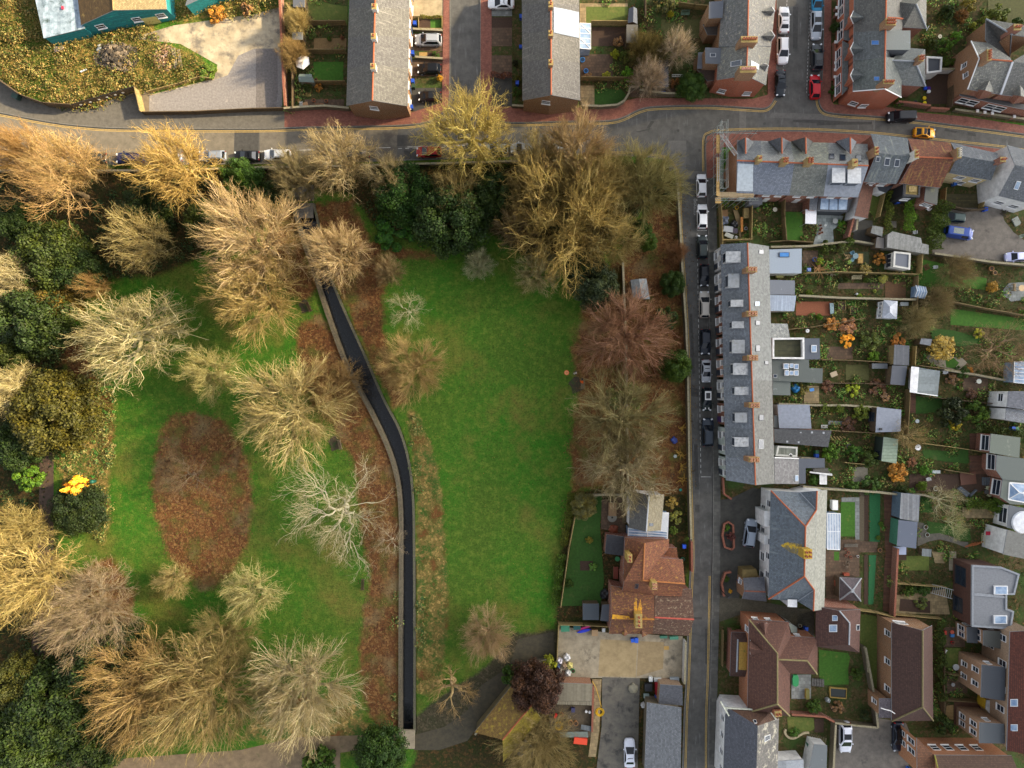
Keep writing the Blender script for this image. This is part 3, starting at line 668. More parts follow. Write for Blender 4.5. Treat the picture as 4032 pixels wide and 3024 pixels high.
front(B,(420,),RD);skylight(B,0,quad(892,350,963,390),.1,plain('grey_frame','7c8288'),surf('blue_glass','4a7fc0','3a68a8',2,rough=.15))
boxdormer(B,1,quad(1018,268,1225,425),8.6,felt('8a8d86','70736c'),surf('slate_hung','5c6066','4c5056',3),(1,0))
B=gab('end house of the right-hand street terrace with an orange brick gable above the black van',(738,520),(735,790),(1152,842),(1160,510),(1010,490),(1008,768),5.6,8.9,slate('62665f','4c504b','a39d8a',.6),BRO,ins=.2)
front(B,(650,),RD);skylight(B,0,quad(915,662,966,700),.1,plain('grey_frame','7c8288'),surf('blue_glass','4a7fc0','3a68a8',2,rough=.15))
chimney(B,1042,707,88,32,10.2,(4,1),BRK);win(B,1,5,.55,1.7,1.3,1.2);win(B,5,2,.05,1.7,1.3,1.2)
MB().path([at(735,790,5.62),at(1008,768,8.95),at(1152,842,5.62)],.1,4).build('bargeboard',WHITE,B.root)
b3=bld('hipped slate rear wing with one chimney behind the orange gable corner house',[(1060,520,7.4),(1180,410,5.2),(1358,425,5.2),(1360,745,5.0),(1165,735,5.2),(1270,530,7.4)],[[0,5,2,1],[2,3,5],[3,4,5],[4,0,5]],slate('686b68','50534f'),BRR,name='rear_wing',cat='extension',ridges=[(0,5),(5,3)],rm=LEAD)
chimney(b3,1322,503,40,46,8.6,(2,2),BRK)
def bay(label,q,z=3.4):
 B=flat(label,q,[z+.3,z,z,z+.3],slate('5f6360','4c504d'),BRO,name='bay_front',cat='bay window',ins=.15)
 return B
for lab,q in(('long slate roofed bay front of the northern right-hand street house',[(705,350),(655,340),(668,-100),(712,-100)]),('long slate roofed bay front of the lower right-hand street houses',[(690,770),(640,820),(645,350),(700,380)])):
 B=bay(lab,q)
 k=B.F[0]
 for u in(.15,.35,.65,.85):win(B,1,2,u,1.9,1.5,1.7)
flat('dark flat roofed garden room with a white parapet behind the corner house',[(1362,490),(1500,498),(1492,625),(1362,640)],2.8,felt('3e4146'),render('d9d9d4'),.25,name='garden_room',cat='extension')
# houses at the far top right
RG=slate('77756c','5f5d56','a8a692',.55)
B=bld('house with a brown brick gable and white verge at the far top right',[(1755,355,5.6),(1725,770,5.6),(2010,815,5.6),(2110,530,8.6),(1825,505,8.6),(2095,500,8.4),(1900,368,5.6)],[[0,4,3,5,6],[4,1,2,3]],RG,BRK,ridges=[(4,3)])
MB().path([at(1755,355,5.65),at(1825,505,8.65),at(1725,770,5.65)],.1,4).build('bargeboard',WHITE,B.root)
MB().path([at(2112,535,8.6),at(2010,815,5.7)],.22,4).build('valley_gutter',plain('lead_white','c9ccd0'),B.root)
win(B,4,1,.3,5.0,.8,1.1);win(B,0,4,.8,4.4,.9,1.2)
chimney(B,1910,475,36,88,10.0,(1,4),BRK)
gablet(B,(1795,775),(1955,805),(1875,780),5.6,7.2,0,RG,BRR,(1915,695),False)
B=bld('slate roofed house at the far top right edge with red brick front gablet',[(2012,818,5.6),(2330,850,5.6),(2330,560,8.6),(2118,532,8.6),(2330,400,6.0),(2130,520,8.4)],[[3,0,1,2],[3,2,4,5]],slate('6a6862','53514c','97957f',.58),BRR)
gablet(B,(2095,818),(2260,845),(2185,830),5.6,7.4,0,RG,BRR,(2180,735),False)
B=bld('upper house at the far top right with a hipped dark slate roof',[(1885,165,5.5),(2330,235,5.5),(2330,330,7.5),(2110,300,8.2),(2092,500,5.6),(1900,366,5.6),(1880,340,5.5)],[[0,3,4,5,6],[0,1,2,3]],slate('57554f','43413d','9a988a',.6),BRK,ridges=[(0,3)],rm=LEAD)
chimney(B,2155,235,60,50,9.2,(3,1),BRR)
B=flat('white bay windows under a grey roof strip on the far top right houses',[(1660,825),(1660,812),(2180,895),(2330,910),(2330,960),(2160,935)],3.3,felt('4c4a48',None,'6a6a3a',.6),BRR,name='bay_front',cat='bay window')
for u in(.15,.3,.62,.78):win(B,5,0,1-u,1.8,1.7,1.6)
# ------------------------------------------------------------------ row of houses along the south side of the main road
T('D2')
def southhouse(label,x0,x1,roofN,roofS,chim,gx=None,wall=BRR,nb=False,gm=None):
 ry=lambda x:292+(x)*.04
 pts=[(x0[0],112+x0[0]*.03,5.3),(x1[0],112+x1[0]*.03,5.3),(x1[1],ry(x1[1]),8.2),(x0[1],ry(x0[1]),8.2),(x1[2],575+x1[2]*.03,5.2),(x0[2],575+x0[2]*.03,5.2)]
 B=bld(label,pts,[[0,1,2,3],[3,2,4,5]],roofN,wall,name='terraced_house',ridges=[(3,2)])
 B.roof.data.materials.append(roofS)
 for p in B.roof.data.polygons:
  if p.normal.y<-.2 and p.normal.z>.3:p.material_index=2
 if gx:
  a,b,c=gx;gablet(B,(a,115),(b,118),(c,78),5.5,7.9,0,gm or roofN,BRR,(c+2,222),False);ridge(B,[at(c,78,7.92),at(c+2,222,7.92)],TERRA)
 if chim:chimney(B,chim[0],chim[1],chim[2],chim[3],9.6,chim[4],brickm('a88a4a','86693a'))
 for u in(.25,.7):win(B,4,5,u,4.2,1.1,1.1);win(B,0,1,u,1.7,1.2,1.3)
 door(B,4,5,.5)
 return B
GRN=slate('7f7f7a','6c6c68','98978b',.6);BLS=slate('6f7580','5d636e','7f858e',.6)
B1=southhouse('scaffolded corner house with pale new roofing sheet on its rear slope',(-265,-268,-270),(-60,-62,-70),slate('66696a','4d5052','8b8f86',.56),BLS,(-70,262,34,48,(1,1)),(-258,-118,-195),brickm('b0764a','8f5c3a'))
skylight(B1,1,[(-262,305),(-128,312),(-132,548),(-272,545)],.05,surf('new_sheeting','c3ccd2','b0bac0',2,rough=.6),surf('new_sheeting','c3ccd2','b0bac0',2,rough=.6),'roofing_sheet',.02)
B2=southhouse('terraced house with a plain grey rear slope, next to the scaffolded corner house',(-60,-62,-70),(195,228,185),GRN,BLS,(150,280,46,50,(2,2)),(0,190,118),gm=slate('57585a','45474a','7d7d78',.62))
B3=southhouse('terraced house with mossy weathered slates on both slopes, in the main road row',(195,228,185),(525,520,480),slate('77786c','5a5c50','8b8a78',.52),slate('6c6d66','52544c','7f7f74',.55),(364,282,52,52,(2,3)),(200,388,325),gm=slate('4f4d47','3e3d38','77766a',.62))
B4=southhouse('terraced house with two big metal box dormers and three roof windows',(525,520,480),(862,868,778),GRN,surf('grey_roof_sheet','8d939d','7d838d',2,'9da3ab',.8,.6,rough=.6),(752,298,44,58,(1,1)),(585,765,710),gm=slate('6c6f74','5a5d62'))
for q in(quad(527,222,572,270),quad(617,230,670,285),quad(757,236,808,290)):skylight(B4,0,q,.08,plain('dark_frame','3a3c3e'))
for q in(quad(557,346,664,468),quad(692,346,802,474)):boxdormer(B4,1,q,8.0,surf('zinc_sheet','c9ccce','b0b3b6',2,'8f8f86',1.2,.6,rough=.5),surf('lead_cheek','8c939c','787f88',2),(0,-1))
B=bld('house with three roof windows on a dark streaky slate roof beside the red tiled house',[(890,48,5.5),(1205,88,5.5),(1228,245,8.3),(940,215,8.3),(1110,482,5.3),(832,465,5.3)],[[0,1,2,3],[3,2,4,5]],slate('5c6264','484d50','7f8a80',.58,('8d9488',.35)),BRR)
B5=B
for q in([(935,246),(970,248),(962,290),(928,288)],[(1012,255),(1056,258),(1046,326),(1000,322)],[(1098,266),(1140,270),(1130,336),(1086,332)]):skylight(B,1,q)
chimney(B,938,195,30,62,9.3,(1,2),BRK)
for u in(.3,.7):win(B,4,5,u,3.9,1.2,1.2)
B=bld('red clay tiled house with moss streaks in the main road row',[(1208,90,5.5),(1578,126,5.5),(1606,262,8.2),(1268,250,8.2),(1490,518,5.3),(1136,478,5.3)],[[0,1,2,3],[3,2,4,5]],clay('7a4a35','633a2c','8a6a3a',.55,('9a8140',.3)),BRR,ridges=[(3,2)])
chimney(B,1285,225,34,64,9.5,(1,2),surf('white_stack','d6d4cc','b5b2a4',3))
B=bld('grey slate house beside the tall white gable, main road row',[(1582,126,5.4),(1985,218,5.4),(1988,300,7.8),(1642,236,7.8),(1928,452,5.0),(1568,388,5.0)],[[0,1,2,3],[3,2,4,5]],slate('606468','4c5054','8a9088',.62,('868c8c',.25)),surf('cream_render','cbb98e','b39f74',2))
chimney(B,1652,215,34,80,9.2,(1,4),BRK,potm=surf('cream_pots','d9d4c6','b5ad98',4));chimney(B,2030,272,44,40,9.0,(2,1),BRR)
for u in(.2,.6):win(B,4,5,u,3.4,1.4,1.2)
win(B,4,5,.4,1.3,1.5,1.3)
B=bld('house with a tall white rendered gable at the right edge by the car yard',[(2066,146,6.0),(2330,215,6.0),(2330,352,9.4),(2136,322,9.4),(2330,668,5.4),(1996,586,5.4)],[[0,1,2,3],[3,2,4,5]],slate('67696c','525457','9aa090',.6),render('e3e3e0'),ins=.12)
skylight(B,1,[(2150,455),(2188,462),(2158,535),(2120,525)],.1,WHITE,paleglass())
for u in(.3,.7):win(B,4,5,u,2.6,1.5,1.3)

# ------------------------------------------------------------------ the long terrace on the right of the street
T('E')
ybr=[-478,-261,-70,120,310,500,690,900,1115,1380,1585]
WR=render('e6e6e4');PK=render('d8a58c');PB=surf('pale_blue_render','cfdcd6','b9c8c0',1.5)
facs=[WR,WR,BRR,BRR,BRR,PK,WR,BRR,PB,PB]
fl=['white fronted end house at the top of the long terrace, beside the builders yard','white fronted terraced house second from the top of the long terrace','brick fronted terraced house beside the silver beige car, long terrace','brick fronted terraced house opposite the pink bare tree, long terrace','brick fronted terraced house by the dark blue car, long terrace','pink fronted terraced house in the long terrace','white fronted terraced house beside the white-roofed black hatchback, long terrace','brick fronted terraced house with a purple front door, long terrace','pale blue fronted terraced house beside the last parked car, long terrace','pale blue fronted end house at the bottom of the long terrace above the driveway']
rf=[slate('7d8286','686c70','77796f',.64,('6b6f72',.2)),slate('767b80','62666a','85877a',.6),slate('74797c','606466','83866f',.62,('66701f',.0))]
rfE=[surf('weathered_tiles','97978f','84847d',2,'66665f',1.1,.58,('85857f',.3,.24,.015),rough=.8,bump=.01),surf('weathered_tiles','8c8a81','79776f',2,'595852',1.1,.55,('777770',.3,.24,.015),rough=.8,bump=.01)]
MT=[]
def tt(y):return(y+478)/2063
for i in range(10):
 y0,y1=ybr[i],ybr[i+1]
 B=terrace([(tt(y0),tt(y1),dict(label=fl[i],roof=rf[i%3],wall=facs[i]))],[(521,-478),(568,1560)],[(753,-492),(822,1602)],[(940,-462),(987,1590)],4.8,7.2)[0]
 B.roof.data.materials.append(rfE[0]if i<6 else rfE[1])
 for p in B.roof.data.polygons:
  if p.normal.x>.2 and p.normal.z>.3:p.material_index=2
 for u in(.25,.75):win(B,0,1,u,3.6,.9,1.3)
 win(B,0,1,.3,1.4,1.2,1.4);door(B,0,1,.78,plain('purple_paint','4a2f6a')if i==7 else plain('door_paint','39424f'))
 for u in(.3,.7):win(B,2,3,u,3.5,1.0,1.2)
 MT.append(B)
for y,dx,i in((-261,-2,1),(120,0,3),(502,6,5),(911,20,7),(1382,18,9)):
 chimney(MT[i],792+dx,y,84,40,8.9,(3,2),brickm('a0703f','8a5f38'),depth=3.0,potm=surf('pale_pots','d59a78','c08a64',4))
dm=[(-370,570,690),(-165,590,680),(30,612,714),(216,622,722),(405,622,728),(598,632,752),(788,645,760),(1018,648,748),(1230,645,762)]
for i,(y,xa,xb)in enumerate(dm):
 h=(45,57,28,28,55,48,33,40,38)[i];boxdormer(MT[i],0,quad(xa,y-h,xb,y+h),6.9,topm=surf('zinc_sheet_%d'%(i%3),('a9adb0','8f9498','b5b8ba')[i%3],'7f8488',2,'6a6a60',1.4,.56,rough=.55),side=surf('dormer_cheek','d0d2d2','b4b6b6',3))
for i,q in((0,quad(850,-430,890,-395)),(2,quad(815,15,857,55)),(3,quad(820,180,860,220)),(4,quad(822,390,860,448)),(5,quad(900,528,930,560)),(7,quad(850,992,890,1044)),(8,quad(847,1208,890,1288))):
 skylight(MT[i],1,q,.09,plain('dark_frame','55585a')if i in(3,4,5,7)else plain('mid_frame','a4a7a8'),paleglass()if i==2 else None)
# rear extensions of the terrace
T('F');DKF=felt('5a5e66','4e5259','6d7178',.64);GRF=felt('6f7668','62685c','858a7c',.58);BLF=felt('8a939f','7c8591','9aa2ad',.6)
T('D2')
B=flat('pale grey flat roofed extension with one blue roof light, long terrace',[(12,1050),(292,1042),(290,1256),(15,1256)],3.2,felt('a3acb3','97a0a8','8b949b',.64),render('cfcfc8'))
skylight(B,0,quad(92,1075,183,1116),.15,plain('dark_frame','33373d'),surf('blue_glass','3a78c0','5c9ad4',1.5,rough=.12))
flat('dark grey sloping extension roof beside the pale flat roofed one',[(8,1312),(232,1318),(232,1440),(8,1436)],[3.8,2.7,2.7,3.8],felt('6b6f75','5d6167'),render('b8b4aa'))
flat('ribbed pale blue grey lean-to roof on the long terrace, beside the red gravel garden',[(8,1440),(244,1448),(226,1582),(8,1580)],[3.6,2.6,2.6,3.6],surf('ribbed_sheet','8e9cac','76859a',2,'a5b2bf',.8,.6,('6f7d90',6,.17,.02),rough=.5),render('b8b4aa'))
T('E')
flat('mottled hatched slate extension roof next to the roof terrace',[(950,205),(1098,208),(1122,332),(950,330)],[3.8,2.8,2.8,3.8],slate('7b7d78','60625e','9a9b94',.5),render('b8b4aa'))
flat('roof terrace with broad white parapet walls on the long terrace',[(955,332),(1228,330),(1230,515),(955,512)],3.3,surf('deck_boards','4a4a30','3b3c28',1.5,brick=('2d2d20',3,.14,.01)),WR,.75,render('ecebe8'),name='roof_terrace',cat='roof terrace')
B=flat('dark grey flat roofed extension with one white roof light beyond the roof terrace',[(1231,334),(1376,334),(1381,515),(1232,515)],3.2,DKF,WR);skylight(B,0,quad(1302,393,1348,454),.15,WHITE,paleglass())
B=flat('large grey green flat roofed extension with a white paned roof lantern',[(962,522),(1285,518),(1286,590),(1404,594),(1400,722),(970,700)],3.2,felt('60655f','535852','6f746c',.6),render('8a8a84'))
for q in(quad(1060,552,1105,600),quad(1112,552,1145,590),quad(1152,556,1188,600),quad(1070,610,1105,655),quad(1112,615,1145,652),quad(1152,612,1188,655)):skylight(B,0,q,.3,WHITE,paleglass(),'roof_lantern',.2)
skylight(B,0,quad(975,644,1006,674),.15)
flat('lower plain grey green flat roofed extension by the blue tarpaulin',[(972,692),(1126,690),(1124,826),(975,824)],2.8,felt('6a7069','5e645d'),render('8a8a84'))
flat('blue grey flat roofed studio extension with a rusty corner, long terrace',[(1014,906),(1290,908),(1306,1114),(1028,1112)],3.2,surf('grey_membrane','868d9a','7b828f',2,'8f8279',.4,.62,rough=.6),render('a5a099'))
flat('narrow grey side roof between the terrace and the blue grey studio',[(982,1000),(1022,1002),(1026,1108),(985,1106)],2.8,felt('70746f'),render('a5a099'))
B=flat('long dark slate extension with a row of small pale roof tiles',[(986,1116),(1480,1130),(1450,1275),(990,1235)],[3.9,3.6,2.6,2.8],slate('4f4e4d','3f3e3e','7b7b77',.62),BRR)
for x,y in((1112,1142),(1212,1144),(1310,1146),(1410,1150),(1096,1226),(1195,1232),(1292,1236)):skylight(B,0,quad(x-8,y-8,x+8,y+8),.04,plain('glass_tile','b9bcc0',.2),plain('glass_tile','b9bcc0',.2),'glass_tile')
B=flat('small ribbed grey flat roof with a round vent ring',[(1012,1262),(1184,1272),(1182,1360),(995,1350)],2.8,surf('ribbed_felt','7c7f74','6c6f65',2,brick=('62655b',.25,6,.02)),render('c9c8c0'),.12)
c=hit(B,0,1125,1342);MB().tube(c,c+Vector((0,0,.12)),.26,14).tube(c+Vector((0,0,.115)),c+Vector((0,0,.13)),.15,14,None,1).build('roof_vent',[WHITE,plain('dark_iron','1d1e1f')],B.root)
B=flat('light grey pitched rear wing at the bottom end of the long terrace',[(986,1372),(1196,1374),(1196,1594),(990,1590)],[4.6,3.6,3.6,4.6],surf('weathered_tiles','a09c97','8b8782',2,'6c6966',.9,.58,('7d7975',.3,.24,.015)),WR)
MB().path([at(988,1364,4.7),at(1196,1372,3.75)],.1,4).build('parapet_edge',WHITE,B.root)
skylight(B,0,quad(1160,1515,1190,1568),.12,plain('pale_frame','c9ccca'),paleglass())
flat('dark grey L shaped flat roof at the bottom end of the long terrace',[(1197,1372),(1420,1372),(1422,1452),(1256,1455),(1256,1590),(1197,1590)],2.6,DKF,render('a5a099'))
t=thing('garden_stair','white rendered outdoor stair walls at the bottom end of the long terrace','stairs',at(1400,1510));b=MB()
b.prism([at(1372,1492,0),at(1482,1500,0),at(1482,1516,0),at(1372,1510,0)],[at(1292,1484,1.6),at(1486,1506,1.6),at(1486,1522,1.6),at(1292,1496,1.6)])
b.prism([at(1376,1510,0),at(1440,1515,0),at(1440,1598,0),at(1376,1596,0)],[at(1376,1510,1.2),at(1440,1515,1.2),at(1440,1598,1.2),at(1376,1596,1.2)])
b.build('wall',WR,t);b=MB()
for i in range(10):b.box(at(1300+i*17,1475,0)+Vector((0,0,.1+.12*(10-i)/2)),(.3,.9,.12*(10-i)))
b.build('steps',surf('old_concrete','6f6d68','4e4d48',3),t)
# ------------------------------------------------------------------ outriggers behind the main road row
T('D2')
t=flat('dark framed rear extension with three large roof glazing panels over the pale patio',[(440,600),(728,606),(690,725),(428,715)],3.0,plain('dark_frame','3a3e44'),plain('dark_frame','3a3e44'))
for q in([(455,606),(525,608),(522,708),(448,704)],[(530,608),(602,610),(600,710),(527,708)],[(608,610),(690,614),(680,708),(606,710)]):skylight(t,0,q,.05,plain('dark_frame','3a3e44'),paleglass(),'roof_glazing',.04)
flat('slim slate side roof beside the glazed extension',[(365,592),(436,590),(420,710),(358,706)],3.2,slate('5b5f66'),BRR)
flat('long brown clay lean-to with a white end wall behind the three roof window house',[(815,482),(918,490),(862,780),(748,760)],[3.9,2.9,2.9,3.9],clay('6d4a3d','5a3c32'),WR)
B=flat('black clad cube extension with a boarded wooden roof hatch',[(1176,474),(1312,482),(1308,596),(1168,588)],5.0,surf('mossy_board','a08a50','84723f',2,'6a5c36',.8,.56),plain('black_cladding','1b1c20',.6),.18)
MB().box(hit(B,0,1245,530)+Vector((0,0,.12)),(1.3,1.0,.2)).build('hatch',FENCEL,B.root);win(B,2,3,.5,3.2,1.3,1.0)
B=flat('brick outrigger with a grey mossy flat roof behind the red tiled house',[(1366,492),(1476,496),(1462,662),(1352,630)],4.6,felt('66665c','56564d','7a7a5c',.56),BRR)
for u in(.3,.6):win(B,2,3,u,3.2,.9,1.2)
flat('small white rendered rear block behind the three roof window house',[(940,496),(1085,500),(1020,560),(960,540)],2.8,felt('3e4146'),WR)
# garden sheds and studios (one thing each)
TW=wood('8a8a78','6c6c5c');DW=wood('6f5c40','4e4130')
def mk(tile,label,q,z,roof,wall,**k):
 T(tile);return pent(label,q,z,roof,wall,**k)
T('D2')
mk('D2','large irregular corrugated grey garage roof beside the car yard',[(1075,893),(1322,950),(1332,998),(1388,1010),(1388,1090),(1028,1032),(1035,922)],[2.9,2.9,2.8,2.8,2.5,2.5,2.8],surf('cement_sheet','9c9c98','85857f',2,'6f6f68',.6,.56,('7d7d78',.2,9,.02)),surf('block_wall','8d8a80','6f6c60',3),name='garage',cat='garage')
mk('D2','small ribbed grey shed roof at the bottom of the asphalt garden',[(905,842),(996,858),(988,938),(888,905)],2.2,surf('cement_sheet','8a8c88','757772',2,brick=('62645f',.2,9,.02)),DW)
mk('D2','low dark roofed store by the irregular grey garage',[(942,942),(1004,950),(1000,1040),(930,1032)],2.1,felt('6b655d'),DW,name='store')
t=mk('D2','white sided garden room with a dark recessed flat roof',[(1085,1066),(1230,1082),(1224,1226),(1078,1200)],2.9,felt('6d7076'),render('d8d6cc'),parapet=.15,pm=render('d8d6cc'),name='garden_room',cat='garden room')
for u in(.2,.5,.8):win(t,3,0,u,1.6,.6,.9,plain('dark_frame','2b2d30'))
T('D2')
P4=[(1000,1486),(1120,1496),(1114,1650),(985,1642)]
B=bld('white panelled summerhouse with a pale hipped fabric-like roof',[(*p,2.3)for p in P4]+[(1055,1545,3.2),(1052,1590,3.2)],[[0,4,1],[1,4,5,2],[2,5,3],[3,5,4,0]],surf('pale_sheet','b9bfc9','a3aab5',2,rough=.5),render('dddbd4'),name='summerhouse',cat='summerhouse',th=.06,ins=.12)
for u in(.15,.4,.65,.88):win(B,0,3,u,1.3,.6,.9)
B=shed('small glass greenhouse with white bars by the garden path',[(1276,1358),(1362,1372),(1352,1475),(1268,1462)],1.5,2.1,paleglass(),paleglass(),0,'greenhouse','greenhouse')
b=MB()
for i in range(5):b.path([B.P[0].lerp(B.P[1],i/4),B.P[4].lerp(B.P[5],i/4),B.P[3].lerp(B.P[2],i/4)],.04,4)
b.build('glazing_bars',WHITE,B.root)
mk('F','dark grey roofed garden shed with two square windows, upper of a touching pair',[(1095,212),(1222,222),(1218,392),(1085,385)],[2.5,2.2,2.2,2.5],surf('shed_felt','63666c','55585e',2,brick=('505358',.25,9,.015)),wood('a08a58','86724a'))
mk('F','dark grey roofed garden shed, lower of a touching pair',[(1075,392),(1204,396),(1180,565),(1058,555)],2.3,felt('56595f'),DW)
B=mk('F','white fronted curved roof garden studio with grey felt top',[(1298,410),(1488,440),(1466,655),(1285,628)],[2.8,2.4,2.4,2.8],surf('green_grey_felt','7f8788','70787a',2,'8d8a78',.7,.6,brick=('666e70',9,1.2,.02)),render('e8e8e6'),name='garden_studio',cat='garden studio')
T('F');MB().prism([at(*p,2.5)for p in((1238,402),(1306,408),(1290,632),(1224,624))],[at(*p,2.95)for p in((1238,402),(1306,408),(1290,632),(1224,624))]).build('front_canopy',render('f2f2f2'),B.root)
MB().path([at(1285,630,2.85),at(1466,656,2.5)],.1,4).build('white_edge',WHITE,B.root)
B=mk('F','blue grey roofed square garden studio with a small roof vent',[(942,752),(1152,775),(1146,965),(930,970)],3.0,surf('grey_membrane','868d9a','7b828f',2,rough=.6),wood('5b4a38','453828'),name='garden_studio',cat='garden studio')
T('F');MB().box(hit(B,0,970,942)+Vector((0,0,.1)),(.45,.35,.25)).build('roof_vent',plain('dark_iron','2d2f31'),B.root);win(B,3,0,.6,1.5,1.6,1.6,plain('dark_frame','2b2d30'))
B=mk('F','dark green timber garden studio with a ribbed sage roof',[(1000,1010),(1126,1030),(1110,1240),(980,1218)],2.9,surf('sage_sheet','8b9a86','7b8a77',2,brick=('66745f',9,.55,.03)),plain('green_cladding','26332c',.7),name='garden_studio',cat='garden studio')
T('F');win(B,3,0,.25,1.5,1.2,1.5,plain('dark_frame','2b2d30'))
mk('F','low grey slatted bin store roof in the middle garden',quad(900,375,1034,420),1.3,felt('5f6264'),DW,name='store')
mk('F','weathered grey shed beside the variegated round bush',[(1325,158),(1418,165),(1405,222),(1312,205)],2.1,surf('shed_felt','7d8186','6d7176',2),DW)
mk('I','pale grey sloping shed roof with a blue side, upper of the two garden offices',[(520,634),(782,662),(758,1030),(500,990)],[2.9,2.4,2.4,2.9],surf('ribbed_felt','83868a','74777b',2,'7b7a6a',.6,.62,brick=('6d7074',.3,9,.015)),surf('blue_cladding','5c7080','4b5d6c',3),name='garden_office',cat='garden office')
mk('I','dark blue grey flat roof with a green side, lower of the two garden offices',[(486,1004),(746,1034),(726,1400),(462,1362)],2.7,felt('5f6673','59606d'),surf('green_cladding','3f7a62','336650',3),name='garden_office',cat='garden office')
mk('I','tiny ribbed grey store on timber decking below the garden offices',[(812,1402),(938,1412),(932,1512),(806,1502)],1.5,surf('cement_sheet','7f8688','6d7476',2,brick=('5c6365',.12,9,.02)),DW,name='store')
T('C')
shed('small grey garden shed with a ridge at the end of the top lawn',[(1010,72),(1000,200),(1084,208),(1080,75)],1.9,2.5,felt('5c6068'),DW,0)
mk('C','grey flat garage roof at the end of the pebble garden',quad(990,212,1088,368),2.4,felt('6b665b','5b564c'),DW,name='garage',cat='garage')
mk('C','large dark grey flat garage roof behind the white birch',quad(1222,518,1352,748),2.6,felt('55565a'),surf('block_wall','6d6a62','575449',3),name='garage',cat='garage')
T('B')
shed('grey green garden shed beside the white parasol',[(375,640),(372,706),(506,712),(480,640)],1.9,2.4,felt('6d7a72'),TW,1)
mk('B','narrow grey shed against the brick boundary wall, top left garden',quad(314,275,404,342),2.2,felt('6b6f72'),DW)
mk('B','dark roofed shed cut by the photo top edge, left gardens',quad(320,-40,420,60),2.2,felt('56595f'),DW)
T('Q');shed('pitched metal shed in the rough ground by the pink bare trees',[(1278,1322),(1300,1480),(1446,1488),(1416,1310)],2.0,2.5,surf('dull_metal','8a9090','70767a',2),TW,0)
# ------------------------------------------------------------------ big hipped slate house, its porch, conservatory and pavilion
T('G')
BG=slate('5d656b','4c5359','838b88',.63,('7a8484',.22))
B=bld('large white fronted house with a hipped slate roof, orange hip tiles and yellow lichen',[(735,157,5.2),(715,1095,5.2),(1035,468,8.4),(1025,898,8.4),(1128,325,7.0),(1110,1015,7.0),(1135,160,7.0),(1104,1197,7.0),(1222,152,5.2),(1198,1186,5.2),(985,172,5.2),(965,1112,5.2)],[[0,1,3,2],[0,2,4,10],[10,4,6],[1,11,5,3],[11,7,5],[2,3,5,7,9,8,6,4]],BG,WR,ridges=[(2,3),(0,2),(1,3),(2,4),(3,5),(4,6),(5,7)])
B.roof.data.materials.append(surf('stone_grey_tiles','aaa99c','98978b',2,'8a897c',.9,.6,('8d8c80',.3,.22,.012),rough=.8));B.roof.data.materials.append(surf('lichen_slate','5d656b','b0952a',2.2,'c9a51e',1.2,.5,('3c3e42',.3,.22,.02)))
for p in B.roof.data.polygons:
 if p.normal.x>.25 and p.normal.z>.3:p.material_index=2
MB().prism([hit(B,0,x,y)for x,y in((880,600),(1000,622),(1000,720),(900,690),(820,630))],[hit(B,0,x,y)+Vector((0,0,.012))for x,y in((880,600),(1000,622),(1000,720),(900,690),(820,630))]).build('lichen_patch',bpy.data.materials[B.roof.data.materials[3].name],B.root)
MB().path([B.P[10]+Vector((0,0,.03)),B.P[4]],.09,4).path([B.P[11]+Vector((0,0,.03)),B.P[5]],.09,4).build('valley_flashing',LEAD,B.root)
chimney(B,1055,706,66,74,9.9,(2,2),surf('lichen_brick','b59a3a','94732f',4),cap=surf('lichen_brick','c9a92e','a8863a',4))
for u in(.12,.3,.48,.62,.8):win(B,0,1,u,3.9,1.1,1.6)
for u in(.2,.42,.66,.85):win(B,0,1,u,1.5,1.5,1.7)
MB().box(at(680,380,2.2),(1.6,2.6,4.4)).box(at(672,560,2.0),(1.2,1.5,4.0)).build('bay_window',WR,B.root)
b=flat('white boxed roof hatch on the lower slope of the slate house',[(882,1098),(962,1100),(962,1166),(880,1162)],5.6,render('e6e8ea'),render('dcdee0'),name='roof_hatch',cat='roof hatch')
B=bld('brick porch cottage with a dark tiled pitched roof in front of the slate house',[(498,915,3.6),(680,905,3.6),(690,1032,5.0),(508,1024,5.0),(700,1118,3.6),(488,1092,3.6)],[[0,3,2,1],[3,5,4,2]],slate('4a4a50','3b3b41','77775f',.62),BRK,name='porch_house',cat='porch',ridges=[(3,2)],rm=clay())
win(B,0,3,.5,2.0,.9,1.2);T('G')
strip('mossy flat porch roof beside the brick porch cottage',[(492,842),(610,836),(628,900),(490,912)],2.6,'canopy',surf('mossy_board','7d6a3c','5f5230',2),'canopy',2.5)
glasshouse('white glass roofed conservatory along the rear of the slate house',[(1224,352),(1336,356),(1332,668),(1222,664)],(2.9,2.3,2.3,2.9),8,along=0,nx=1)
B=bld('dark square garden pavilion with a pyramid slate roof',[(1332,908,2.5),(1515,914,2.5),(1512,1112,2.5),(1330,1102,2.5),(1440,1022,3.9)],[[0,4,1],[1,4,2],[2,4,3],[3,4,0]],slate('56484a','463a3d','6d6062',.66),wood('5b4a38','453828'),name='pavilion',cat='pavilion',ridges=[(0,4),(1,4),(2,4),(3,4)],rm=LEAD,ins=.2)
c=B.P[4];MB().box(c+Vector((0,0,.08)),(.5,.6,.16)).build('apex_cap',LEAD,B.root)
